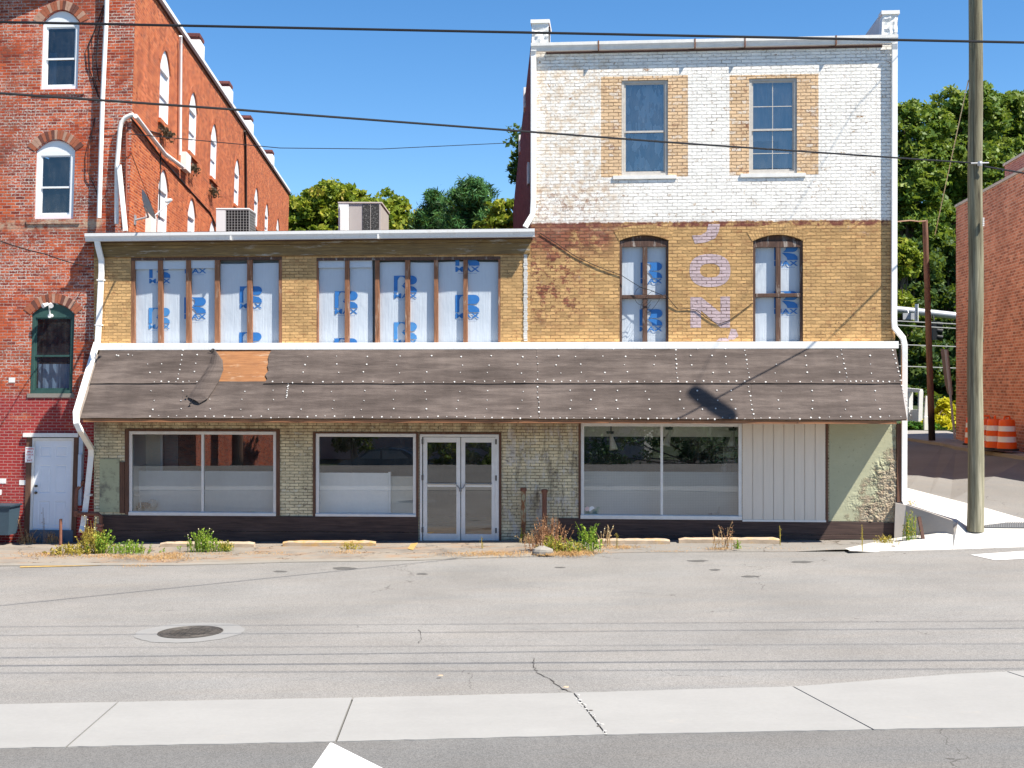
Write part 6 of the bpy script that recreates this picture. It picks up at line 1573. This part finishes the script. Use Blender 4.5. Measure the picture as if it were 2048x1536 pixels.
def np_mesh(name, V, nper, uvx, mat, parent, loc):
    """V: (n*nper,3) numpy array of polygons with nper corners; uvx: (n,) random value per leaf"""
    n = len(V)//nper; me = bpy.data.meshes.new(name)
    me.vertices.add(len(V)); me.vertices.foreach_set('co', (V-np.array(loc)).astype(np.float32).ravel())
    me.loops.add(len(V)); me.loops.foreach_set('vertex_index', np.arange(len(V), dtype=np.int32))
    me.polygons.add(n); me.polygons.foreach_set('loop_start', (np.arange(n)*nper).astype(np.int32)); me.polygons.foreach_set('loop_total', np.full(n, nper, np.int32))
    uv = me.uv_layers.new(name='UVMap'); U = np.zeros((len(V), 2), np.float32); U[:, 0] = np.repeat(uvx, nper); uv.data.foreach_set('uv', U.ravel())
    me.materials.append(mat); me.update(calc_edges=True)
    o = bpy.data.objects.new(name, me); COL.objects.link(o)
    if parent is not None: o.parent = parent
    else: o.location = loc
    return o
def rv(n):
    a = RNG.normal(size=(n, 3)); return a/np.linalg.norm(a, axis=1)[:, None]
def leaves_at(Pn, size, nrm_bias=None, asp=.55):
    """diamond leaves at points"""
    n = len(Pn); d = rv(n)
    if nrm_bias is not None: d = d*.75+nrm_bias; d /= np.linalg.norm(d, axis=1)[:, None]
    t = np.cross(d, rv(n)); t /= np.linalg.norm(t, axis=1)[:, None]+1e-9; b = np.cross(d, t)
    s = (size*(.5+1.15*RNG.random(n)**1.8))[:, None]
    drop = d*.12*s
    return np.stack([Pn-t*s, Pn-b*s*asp-drop, Pn+t*s, Pn+b*s*asp-drop], 1).reshape(-1, 3)
def crown_points(blobs, n, shell=.55, clump=.5, per=70):
    """leaf positions gathered in clumps in a few overlapping ellipsoids (cx,cy,cz,rx,ry,rz)"""
    B = np.array(blobs, float); w = B[:, 3]*B[:, 4]*B[:, 5]; w = w**.75; k = max(int(n/per), 4)
    idx = RNG.choice(len(B), k, p=w/w.sum())
    d = rv(k); r = (shell+(1-shell)*RNG.random(k))**.8*(.86+.28*RNG.random(k))
    Cc = B[idx, :3]+d*B[idx, 3:]*r[:, None]
    cs = clump*(.5+RNG.random(k))
    cid = np.repeat(np.arange(k), per)
    q = rv(len(cid))*(RNG.random(len(cid))**.45)[:, None]*cs[cid][:, None]
    q[:, 2] *= .62
    tone = RNG.random(k)
    return Cc[cid]+q, np.clip(tone[cid]*.65+.42*RNG.random(len(cid))-.03, 0, 1), Cc
def tree(lab, name, base, blobs, n, leaf, mat, trunk_r=.28, clump=.55, per=70, shell=.55, group=None, cat='tree'):
    t = thing(name, lab, cat, base, group=group)
    Pn, u, Cc = crown_points(blobs, n, shell, clump, per)
    up_b = np.tile(np.array([[.1, -.2, .55]]), (len(Pn), 1))
    np_mesh('crown', leaves_at(Pn, leaf, up_b), 4, u, mat, t, base)
    mb = MB(); base = Vector(base); top = Vector((np.mean([b[0] for b in blobs]), np.mean([b[1] for b in blobs]), max(b[2] for b in blobs)))
    mid = base.lerp(top, .45)+Vector((random.uniform(-.3, .3), 0, 0))
    mb.tube([base-Vector((0, 0, .3)), base.lerp(mid, .5), mid, mid.lerp(top, .6), top], [trunk_r*1.25, trunk_r, trunk_r*.8, trunk_r*.45, trunk_r*.12], 9)
    for k in range(min(len(Cc), 26)):
        c = Vector(Cc[k]); s0 = base.lerp(top, random.uniform(.35, .8)); m_ = s0.lerp(c, .5)+Vector((0, 0, .3))
        mb.tube([s0, m_, c], [trunk_r*.32, trunk_r*.2, .02], 5)
    mb.build('trunk', mBark, t, smooth=True); return t
def blob(px, py, d, rx, rz=None, ry=None):
    p = D(px, py, d); rz = rz or rx; return (p.x, p.y, p.z, rx, ry or rx, rz)
def gbase(px, d, z=None): x = (px-1024)/F*d*K; return (x, d*K, terr(x, d*K) if z is None else z)
# behind the low roof
tree('rounded yellow green tree behind the roof, tallest between the two air conditioners', 'broadleaf_tree', gbase(655, 45), [blob(655, 428, 45, 2.3, 1.9), blob(615, 455, 44.5, 2.2, 2.0), blob(705, 440, 45, 2.4, 2.0), blob(655, 480, 44.5, 3, 2.0), blob(650, 540, 45, 3, 2.5)], 40000, .17, mLeafY, .3, .55, group='trees behind the shop roofs')
tree('yellow green tree rising just right of the louvred roof unit', 'broadleaf_tree', gbase(782, 46), [blob(772, 434, 46, 1.8, 1.6), blob(815, 458, 46, 1.6, 1.5), blob(735, 455, 46, 2, 1.7), blob(780, 490, 46, 2.8, 1.8), blob(780, 540, 46, 2.8, 2.4)], 32000, .17, mLeafY, .3, .5, group='trees behind the shop roofs')
tree('small yellow green tree against the end of the orange brick side wall', 'broadleaf_tree', gbase(588, 47), [blob(590, 440, 47, 1.2, 1.3), blob(575, 500, 47, 2, 2)], 9000, .16, mLeafY, .2, .5, group='trees behind the shop roofs')
def pine(lab, px, top, d, width, zb, n):
    t = thing('pine_tree', lab, 'tree', (zb[0], zb[1], zb[2]), group='pines behind the shop roofs')
    tp_ = D(px, top, d); H = tp_.z-zb[2]; P_ = []; U = []; mb = MB()
    mb.tube([zb, (zb[0], zb[1], zb[2]+H*.6), (tp_.x, tp_.y, tp_.z-.2)], [.28, .18, .03], 8)
    nl = 22
    for k in range(nl):
        f = k/nl; z = tp_.z-.1-f*min(H*.75, 9)
        r = width*(.16+1.0*f**.5)
        for j in range(7):
            a = random.uniform(0, 6.283); L = r*random.uniform(.6, 1.1)
            tip = np.array([tp_.x+L*math.cos(a), tp_.y+L*math.sin(a), z+L*.42])
            st = np.array([tp_.x, tp_.y, z-.25*L])
            mb.tube([tuple(st), tuple(tip)], [.035, .01], 4)
            m_ = int(n/(nl*7)); s = RNG.random(m_)**.5
            pts = st+(tip-st)*s[:, None]+RNG.normal(size=(m_, 3))*np.array([.15, .15, .16])
            P_.append(pts); U.append(np.clip(random.random()*.6+.4*RNG.random(m_), 0, 1))
    Pn = np.concatenate(P_); d_ = np.tile(np.array([[0, -.1, 0.0]]), (len(Pn), 1))
    np_mesh('crown', leaves_at(Pn, .17, d_, .16), 4, np.concatenate(U), mPine, t, zb)
    mb.build('trunk', mBark, t)
pine('narrow dark green pine left of the wide one behind the flat roof', 866, 392, 42, 2.0, gbase(866, 42), 26000)
pine('wide dark green pine behind the flat roof beside the dark party wall', 946, 369, 40, 2.9, gbase(946, 40), 44000)
tree('pale yellow green tree squeezed between the wide pine and the dark party wall', 'broadleaf_tree', gbase(1012, 37), [blob(1012, 432, 37, .75, .95), blob(990, 460, 37, .9, .8), blob(1018, 500, 37, 1.3, 1.6)], 9000, .15, mLeafY, .16, .4, group='trees behind the shop roofs')
tree('tall leafy tree mostly hidden by the tall building, peeping out on its left edge', 'broadleaf_tree', gbase(1150, 46), [blob(1135, 330, 46, 3.7, 3.9), blob(1090, 300, 45, 2.1, 2.4), blob(1080, 390, 45, 1.7, 2.2)], 16000, .17, mLeafD, .35, .5, group='trees behind the shop roofs')
# right hand side
R = 'tall trees beyond the side street'
tree('tall leafy tree rising right beside the white downspout of the tall building', 'broadleaf_tree', gbase(1815, 50), [blob(1800, 275, 50, 2.5, 2.7), blob(1850, 270, 50, 1.7, 2.4), blob(1770, 360, 50, 3, 3), blob(1835, 380, 49, 2.1, 2.2), blob(1825, 470, 49, 2.4, 2.2)], 30000, .19, mLeafG, .4, .6, group=R)
tree('tallest leafy tree directly behind the green pole', 'broadleaf_tree', gbase(1918, 52), [blob(1900, 255, 52, 2.0, 2.5), blob(1950, 250, 52, 2.0, 2.7), blob(1890, 345, 51, 1.9, 2.0), blob(1960, 350, 51, 2.4, 2.4), blob(1905, 450, 51, 2.3, 2.4)], 34000, .19, mLeafG, .45, .6, group=R)
tree('leafy tree at the right edge behind the small brick chimney', 'broadleaf_tree', gbase(2035, 54), [blob(2010, 255, 54, 2.2, 2.9), blob(2060, 245, 54, 2.6, 2.6), blob(2030, 350, 53, 3, 2.6)], 24000, .19, mLeafG, .45, .6, group=R)
tree('dark green understorey tree filling the gap above the awning end', 'broadleaf_tree', gbase(1820, 47), [blob(1818, 560, 47, 2.2, 2.4), blob(1800, 660, 46, 2.5, 2.4), blob(1835, 720, 46, 2.2, 2.0), blob(1780, 800, 46, 3, 2)], 26000, .17, mLeafD, .3, .55, shell=.4, group=R)
tree('dark green understorey tree beside the edge of the soot stained brick wall', 'broadleaf_tree', gbase(1890, 48), [blob(1885, 540, 48, 2.1, 2.2), blob(1905, 640, 47, 2.2, 2.4), blob(1880, 730, 47, 2.2, 2.2), blob(1920, 800, 47, 2.6, 1.8)], 26000, .17, mLeafD, .3, .55, shell=.4, group=R)
tree('sunlit young tree leaning out beside the white downspout above the awning', 'broadleaf_tree', gbase(1800, 43), [blob(1806, 520, 43, .9, 1.2), blob(1795, 620, 43, 1.0, 1.5)], 6000, .16, mLeafY, .15, .4, group=R)
tree('dense dark thicket behind the brown pole', 'thicket', gbase(1860, 56), [blob(1800, 740, 56, 4, 4, 1.5), blob(1860, 640, 57, 4, 6, 1.5), blob(1930, 700, 56, 4, 5, 1.5), blob(1850, 480, 58, 4.5, 4, 1.5), blob(1930, 460, 58, 4, 4, 1.5)], 26000, .24, mLeafD, .2, .8, shell=.1, group=None, cat='thicket')
tree('low dark tree filling the gap below the two pines', 'broadleaf_tree', gbase(905, 43), [blob(880, 455, 43, 1.6, 1.0), blob(925, 460, 43, 1.6, 1.0), blob(900, 510, 43, 2.4, 1.8)], 14000, .16, mLeafD, .2, .5, group='trees behind the shop roofs')
Pn, u, _ = crown_points([blob(1100+90*i, 640+20*math.sin(i*2), 62, 5.0, 5.0, 2) for i in range(9)], 30000, .2, .9, 70)
o = np_mesh('wooded_hillside', leaves_at(Pn, .3, None), 4, u, mLeafD, None, tuple(D(1450, 800, 62))); label(o, 'dark mass of woodland on the hillside behind the tall building', None, None, 'stuff')
# planting bed on the far corner
tree('bright yellow shrub beside the leaning road sign', 'shrub', tuple(D(1892, 861, 32)), [blob(1893, 838, 32, .52, .62), blob(1878, 849, 31.6, .5, .36), blob(1906, 845, 32, .45, .45), blob(1891, 815, 32, .28, .40)], 14000, .085, mLeafB, .05, .16, 40, cat='shrub')
tree('small yellow shrub just left of the brown pole', 'shrub', tuple(D(1856, 860, 31.6)), [blob(1856, 851, 31.6, .26, .22)], 900, .07, mLeafB, .03, .12, 40, cat='shrub')
Pn, u, _ = crown_points([blob(1832, 853, 31.4, .75, .2, .4), blob(1808, 855, 31.2, .7, .2, .4), blob(1868, 855, 31.4, .45, .17, .3), blob(1850, 857, 31.3, .6, .12, .3)], 9000, .2, .14, 40)
o = np_mesh('ground_cover', leaves_at(Pn, .06, np.tile(np.array([[0, 0, .7]]), (len(Pn), 1))), 4, u, mLeafC, None, tuple(D(1832, 860, 31.4))); label(o, 'low bright green ground cover edging the planting bed', None, None, 'stuff')
mb = MB(); a, b = D(1700, 860, 30.7), D(1912, 861, 30.2); mb.slab([a, b, D(1930, 851, 42), D(1700, 851, 42)], .4); o = mb.build('planting_bed', mEarth); o['kind'] = 'structure'

# ---- weeds
def gm(name, stops, trans=.25): return leafmat(name, stops, trans, .6, 0)
mWG = gm('weed green', [(0, (.10, .20, .02)), (.6, (.22, .34, .03)), (1, (.36, .42, .06))])
mWY = gm('yellowing weed', [(0, (.22, .20, .03)), (.6, (.40, .32, .05)), (1, (.50, .36, .08))])
mWR = gm('dead brown weed', [(0, (.22, .10, .05)), (.6, (.38, .20, .10)), (1, (.50, .30, .16))])
mWD = gm('dried straw', [(0, (.30, .20, .09)), (.6, (.46, .31, .15)), (1, (.58, .42, .22))])
mWF = plain('pale seed head', (.62, .56, .36, 1), .8, .15)
def weed(name, lab, px, py, wpx, hpx, lm, sm, stems=26, leaves=14, lsize=.03, spread=.5, heads=0, up=.06, d=None, straight=False, asp=.5, dep=.5, lean=0.0, cat='weed', group='weeds along the shop front'):
    p = G(px, py, up) if d is None else D(px, py, d); k = p.y/F; W, H = wpx*k, hpx*k
    t = thing(name, lab, cat, p, group=group); V3 = []; V4 = []; U3 = []; U4 = []; hb = MB(); nh = 0
    for i in range(stems):
        bx = random.gauss(0, .28)*W; by = random.gauss(0, .3)*W*dep; h = H*(random.uniform(.45, 1.0) if not straight else random.uniform(.85, 1))
        h *= max(.3, 1-abs(bx/W)*.9)
        a = random.uniform(0, 6.283); L = h*spread*random.random()
        b0 = np.array([p.x+bx, p.y+by, p.z-.01]); tip = b0+np.array([math.cos(a)*L+lean*h, math.sin(a)*L*.7, h])
        mid = (b0+tip)/2+np.array([0, 0, h*.12]); w = .0055
        sd = np.array([w, 0, 0]); prev = b0
        for q, ww in ((mid, w), (tip, w*.6)):
            V4 += [prev-sd, prev+sd, q+sd*ww/w, q-sd*ww/w]; U4.append(random.random()); prev = q
            sy = np.array([0, w, 0])
        for j in range(leaves):
            s = random.uniform(.15, 1); c = (b0*(1-s)+tip*s)+np.array([random.gauss(0, .02), random.gauss(0, .02), h*.22*s*(1-s)])
            V3.append(c)
        if heads and nh < heads and random.random() < .6:
            nh += 1; hb.lathe(tuple(tip), [(.002, -.012), (.014, 0), (.010, .012), (.002, .016)], 6)
    np_mesh('stem_foliage', np.array(V4), 4, np.array(U4), sm, t, tuple(t.location))  # stems only; the leaves form a separate mesh
    if V3:
        Pn = np.array(V3); np_mesh('leaves', leaves_at(Pn, lsize, np.tile(np.array([[0, -.2, .3]]), (len(Pn), 1)), asp), 4, RNG.random(len(Pn)), lm, t, tuple(t.location))
    if nh: hb.build('seed_heads', mWF, t)
    return t
weed('weed', 'low yellowing weeds left end of the big patch by the gas pipe', 140, 1108, 80, 26, mWY, mWY, 60, 16, .022)
weed('weed', 'yellow green weed beneath the foot of the white downspout', 182, 1106, 60, 62, mWY, mWY, 64, 14, .022, heads=4)
weed('weed', 'bright green leafy weed in front of the rusty gas pipe', 205, 1106, 44, 52, mWG, mWG, 40, 20, .024)
weed('weed', 'tall thin weed stems with seed heads rising before the gas pipe', 180, 1100, 26, 82, mWY, mWY, 7, 4, .016, .15, heads=5, straight=True)
weed('weed', 'low spreading green weed between the gas pipe and the first parking stop', 258, 1106, 90, 30, mWG, mWG, 70, 14, .021, heads=6)
weed('weed', 'green weed with white flower heads growing over the left parking stop', 404, 1103, 64, 50, mWG, mWG, 70, 18, .022, heads=12)
weed('weed', 'yellowish low weed at the right end of the left parking stop', 452, 1102, 36, 26, mWY, mWG, 30, 12, .02, heads=5)
weed('dry_weed', 'dried straw tuft standing on top of the flowering weed', 408, 1080, 26, 34, mWD, mWD, 22, 5, .016, .5)
weed('dry_weed', 'single long straw leaning left in front of the left shop window', 407, 1066, 4, 66, mWD, mWD, 2, 3, .016, .02, straight=True, lean=-.62)
weed('dry_weed', 'tall reddish dead stalk bending at the far left by the bin', 45, 1086, 12, 104, mWR, mWR, 3, 16, .022, .08, straight=True, lean=-.28)
weed('dry_weed', 'brown dead bush at the left edge of the picture', 12, 1082, 40, 46, mWR, mWR, 44, 8, .022, .7)
weed('dry_weed', 'dark dead stalk standing in front of the white door', 86, 1088, 10, 82, mWR, plain('dark stalk', (.12, .09, .07, 1)), 3, 14, .014, .12, straight=True)
weed('dry_weed', 'brown dead tuft beside the door step, left of the iron pipe', 58, 1087, 34, 32, mWR, mWD, 34, 8, .02, .7)
weed('dry_weed', 'brown dead tuft between the iron pipe and the door', 104, 1086, 28, 26, mWR, mWD, 28, 8, .018, .7)
weed('dry_weed', 'big reddish dead bush before the stained brick pier', 1098, 1100, 66, 84, mWR, mWR, 95, 12, .02, .55)
weed('weed', 'bright yellow green weed at the foot of the reddish dead bush', 1104, 1104, 44, 40, mWY, mWG, 46, 14, .022)
weed('weed', 'tallest green leafy weed before the dark skirting boards', 1176, 1102, 44, 66, mWG, mWG, 34, 16, .028)
weed('weed', 'dull green low weed between the dead bush and the tall green weed', 1142, 1104, 50, 32, mWY, mWG, 46, 14, .02)
weed('dry_weed', 'pale dried flower plant just right of the tall green weed', 1210, 1092, 28, 52, mWD, mWD, 16, 8, .018, .6, heads=6)
weed('dry_weed', 'straw tuft at the foot of the two pipe posts', 1060, 1086, 34, 30, mWD, mWD, 30, 6, .016, .8)
weed('weed', 'pale green stem at the foot of the left pipe post', 1043, 1085, 10, 36, mWG, mWY, 5, 10, .016, .2)
for px, py, h, lab in ((1272, 1076, 38, 'yellow seed stalk behind the tan parking stop'), (1234, 1096, 42, 'short straw stalk in front of the tan parking stop'), (1559, 1090, 48, 'yellow seed stalk at the right end of the last parking stop'), (1724, 1101, 56, 'thin yellow stalk before the sunlit skirting board'), (962, 1097, 32, 'thin yellow stalk before the glass door')):
    weed('dry_weed', lab, px, py, 5, h, mWY, mWY, 2, 26, .011, .03, straight=True, group='seed stalks along the shop front')
weed('dry_weed', 'reddish brown dead plant in front of the last parking stop', 1446, 1096, 34, 60, mWR, mWD, 15, 12, .018, .5)
weed('weed', 'tiny green sprig right of the reddish dead plant', 1474, 1097, 14, 22, mWG, mWG, 9, 8, .018, .5)
weed('dry_weed', 'yellow straw tuft in the corner by the retaining wall', 1775, 1086, 48, 20, mWY, mWY, 40, 5, .016, 1.1)
weed('weed', 'yellow green weed spilling down the face of the retaining wall', 1819, 1080, 26, 74, mWY, mWG, 26, 16, .018, .18, d=16.1)
weed('dry_weed', 'dry tuft at the foot of the corner downspout', 1816, 1012, 26, 18, mWD, mWY, 20, 6, .014, 1.0, d=16.75)
weed('weed', 'small yellow weed right of the yellow parking stop', 702, 1098, 34, 20, mWY, mWY, 30, 8, .016, .8)
# matted dry grass in the paving joints
def dry_grass(areas):
    V = []; U = []
    for (px, py, w, h, n, hh) in areas:
        for i in range(n):
            p = G(px+random.gauss(0, .32)*w, py+random.gauss(0, .32)*h, .052); L = hh*random.uniform(.4, 1); a = random.uniform(0, 6.283)
            tip = p+Vector((math.cos(a)*L*.9, math.sin(a)*L*.9, L*.8)); s = Vector((.004, .002, 0))
            V += [p-s, p+s, tip+s*.3, tip-s*.3]; U.append(random.random())
    o = np_mesh('dry_grass', np.array([tuple(v) for v in V]), 4, np.array(U), gm('orange dry grass', [(0, (.30, .15, .05)), (.5, (.44, .25, .09)), (1, (.52, .36, .16))]), None, tuple(G(700, 1105)))
    label(o, 'orange dry grass matted over the paving joints', None, None, 'stuff')
dry_grass([(95, 1110, 90, 8, 420, .05), (230, 1113, 150, 7, 700, .05), (320, 1117, 110, 8, 700, .06), (350, 1110, 50, 8, 300, .06), (1000, 1108, 110, 9, 900, .05), (930, 1109, 90, 8, 300, .04), (1150, 1108, 70, 8, 800, .09), (1105, 1109, 60, 6, 300, .07), (1240, 1095, 80, 6, 420, .06), (690, 1105, 50, 6, 200, .05),
           (530, 1107, 80, 4, 160, .04), (270, 1132, 60, 5, 160, .03), (1440, 1098, 40, 4, 160, .05), (1340, 1103, 60, 3, 120, .03), (1500, 1097, 260, 4, 160, .03), (420, 1108, 160, 4, 200, .04)])
p = G(1086, 1108, .05); mb = MB(); rg = random.Random(2); V = []
for j in range(5):
    for k in range(10):
        q = 2*math.pi*k/10; f = (1, 1.0, .85, .55, .15)[j]; V.append((p.x+.24*f*math.cos(q)*(1+rg.uniform(-.1, .1)), p.y+.13*f*math.sin(q), p.z+.17*(j/4)**.8*(1+rg.uniform(-.12, .12))))
mb.mesh(V, [(j*10+k, j*10+(k+1) % 10, (j+1)*10+(k+1) % 10, (j+1)*10+k) for j in range(4) for k in range(10)]+[tuple(range(40, 50))])
label(mb.build('rock', mConcK, None), 'pale rounded rock at the street edge below the dead bush', 'rock')
for i, (px, py, lab, col) in enumerate(((150, 1110.5, 'flat white scrap of litter by the yellowing weeds', (.8, .8, .78, 1)), (1131, 1375, 'fallen tan leaf beside the cracked joint in the concrete strip', (.45, .33, .22, 1)), (880, 1352, 'tiny tan leaf lying on the asphalt', (.42, .30, .2, 1)))):
    p = G(px, py, .03); mb = MB(); mb.mesh([p+Vector(q) for q in ((-.04, 0, 0), (-.012, -.02, .008), (.035, -.006, .0), (.04, .02, .01), (-.006, .028, .012))], [(0, 1, 4), (1, 2, 4), (2, 3, 4)])
    label(mb.build('litter' if i == 0 else 'fallen_leaf', plain('litter %d' % i, col, .8), None), lab, 'litter' if i == 0 else 'leaf')
# sprouts on the sills of the side wall
for (px, py, lab) in ((334, 268, 'dry plant rooted under the first upper side window'), (386, 336, 'dry plant rooted under the second upper side window'), (428, 384, 'dry plant rooted under the third upper side window')):
    q = LSF.hit(px, py, .12); w_ = LSF.w((q[0], -.12, q[1])); t = thing('wall_plant', lab, 'plant', w_, group='plants growing from the side wall')
    n = 220; Pn = np.array(w_)+RNG.normal(size=(n, 3))*np.array([.07, .30, .07])
    np_mesh('stem_foliage', leaves_at(Pn, .045, None), 4, RNG.random(n), gm('grey brown twigs', [(0, (.035, .03, .018)), (1, (.13, .10, .06))]), t, tuple(w_))
SUN_STRENGTH, SKY_STRENGTH, EXPOSURE = 5, 0.088, 1.08
# ================================================================== ACROSS THE STREET (mirrored in the shop glass)
bb_ = thing('brick_building', 'red brick building across the street, mirrored in the left shop window', 'building', (-24, -9, -1.4))
mb = MB(); mb.slab([(-20.7, -14, 9), (-22.1, -4, 9), (-44, -4, 9), (-44, -14, 9)], 10.5); mb.build('wall', bricks('mirrored brick', [(p, tuple(min(v*1.15, .9) for v in q)) for p, q in RED], (.40, .30, .26, 1), [], ms=.012).m, bb_)
mb = MB(); mb.slab([(-20.6, -14.1, 9.25), (-22.0, -3.9, 9.25), (-44.1, -3.9, 9.25), (-44.1, -14.1, 9.25)], .24); mb.build('coping', mConcK, bb_)
mb = MB(); mb.tube([(-20.8, -6.5, -1.4), (-20.8, -6.5, 9)], .30, 12); label(mb.build('utility_pole', mPoleB, None, smooth=True), 'dark pole across the street, mirrored in the left shop window', 'utility pole')
hs_ = thing('house', 'pale clapboard house across the street, mirrored above the car in the glass', 'house', (-9, -26, -1.4))
mb = MB(); mb.box(-24, 0, -38, -26, -1.5, 5); mb.build('wall', plain('grey clapboard', (.42, .41, .38, 1), .8, .1, 3, sx=.2, sy=12), hs_)
mb = MB(); mb.prism([(-24.6, 4.9), (.6, 4.9), (-12, 9)], -38.5, -25.5); mb.build('roof', mRoof, hs_)
for x in (-11, -6.5, -1):
    mb = MB(); mb.box(x-8, x-6.8, -26.1, -25.9, .3, 2.2); mb.build('window', mVoid, hs_)
car = thing('parked_car', 'dark blue estate car parked across the street, mirrored in the middle shop window', 'car', (-12.9, -7, -1.35))
mCar = plain('dark blue car paint', (.012, .022, .04, 1), .2, .03, spec=.6)
body = [(-2.2, .35), (-2.25, .75), (-2.0, .95), (-1.3, 1.05), (-.5, 1.55), (.3, 1.66), (1.3, 1.62), (1.9, 1.35), (2.2, 1.0), (2.25, .45), (1.9, .3), (-1.9, .3)]
mb = MB(); n = len(body); V = []
for yy, k in ((-.9, 1), (-.78, 1), (.78, 1), (.9, 1)):
    inset = .0 if abs(yy) < .8 else 1
    V += [(x*(.985 if inset else 1)-12.9, -7+(yy if z < 1.1 else yy*.84), z*(1 if z > 1.1 else 1)-1.35-(.02 if inset and z > 1 else 0)) for x, z in body]
mb.mesh(V, [(a*n+i, a*n+(i+1) % n, (a+1)*n+(i+1) % n, (a+1)*n+i) for a in range(3) for i in range(n)]+[tuple(range(n)), tuple(range(4*n-1, 3*n-1, -1))])
mb.build('body', mCar, car, smooth=True)
mb = MB()
for a_ in ([(-1.0, 1.1), (-.45, 1.48), (.15, 1.55), (.15, 1.1)], [(.25, 1.1), (.25, 1.56), (1.2, 1.52), (1.7, 1.15)]):
    mb.poly([(x-12.9, -6.14, z-1.35) for x, z in a_])
mb.build('side_window', plain('grey car glass', (.25, .28, .28, 1), .05, .02, spec=.8), car)
for x in (-1.4, 1.4):
    mb = MB(); mb.lathe((x-12.9, -6.1, -1.02), [(.33, -.1), (.33, .1)], 20, axis='y'); w_ = mb.build('wheel', mRub_, car)
    mb = MB(); mb.lathe((x-12.9, -5.99, -1.02), [(.2, -.01), (.2, .01)], 14, axis='y'); mb.build('hubcap', mACg, w_)
mb = MB(); mb.box(-10.95, -10.68, -6.4, -6.12, -.5, .05); mb.build('tail_light', plain('red lamp', (.4, .01, .02, 1), .2), car)
tree('leafy tree across the street, mirrored in the middle shop window', 'broadleaf_tree', (-15.5, -11, -1.4), [(-15.5, -11, 2.2, 2.0, 2, 2.4), (-16.5, -11, 4.5, 2.2, 2, 2)], 6000, .17, mLeafD, .2, .5)
tree('round bush across the street, mirrored in the glass doors', 'bush', (-10.6, -12, -1.4), [(-10.6, -12, -.3, 1.3, 1, 1.2), (-8.3, -13, .4, 1.6, 1, 2.0)], 5000, .12, mLeafG, .08, .35, cat='bush')
tree('dark hedge bank across the street, mirrored in the big shop window', 'hedge', (3, -9, -1.4), [(-4+2.2*i, -9, .3, 2.0, .8, 2.5) for i in range(8)], 20000, .10, mPine, .1, .6, cat='hedge')

# ================================================================== LIGHT, SKY, CAMERA
w = bpy.data.worlds.new('World'); SC.world = w; w.use_nodes = True
nt = w.node_tree; bg = nt.nodes['Background']
sky = nt.nodes.new('ShaderNodeTexSky'); sky.sky_type = 'NISHITA'; sky.sun_disc = False
sky.sun_elevation = math.asin(SUN.z); sky.sun_rotation = math.atan2(SUN.x, SUN.y)
sky.air_density = 0.8; sky.dust_density = .0; sky.ozone_density = 2.0; sky.altitude = 0
hs = nt.nodes.new('ShaderNodeHueSaturation'); hs.inputs['Saturation'].default_value = 1.28; nt.links.new(sky.outputs[0], hs.inputs['Color']); nt.links.new(hs.outputs[0], bg.inputs[0]); bg.inputs[1].default_value = SKY_STRENGTH
ld = bpy.data.lights.new('sun', 'SUN'); ld.energy = SUN_STRENGTH; ld.angle = math.radians(.53); ld.color = (1, .935, .83)
lo = bpy.data.objects.new('sun', ld); COL.objects.link(lo); lo.location = SUN*60
lo.rotation_euler = SUN.to_track_quat('Z', 'Y').to_euler()
cd = bpy.data.cameras.new('camera'); cd.sensor_width = 36; cd.lens = F/2048*36; cd.clip_end = 2000; cd.clip_start = .1
co = bpy.data.objects.new('camera', cd); COL.objects.link(co); co.location = (0, 0, CZ); co.rotation_euler = (math.pi/2, 0, 0); SC.camera = co
vs = SC.view_settings; vs.view_transform = 'Standard'; vs.look = 'None'; vs.gamma = 1; vs.use_curve_mapping = False; vs.exposure = EXPOSURE
SC.cycles.max_bounces = 8; SC.cycles.transparent_max_bounces = 16; SC.cycles.caustics_reflective = False; SC.cycles.caustics_refractive = False
SC.cycles.sample_clamp_indirect = 6
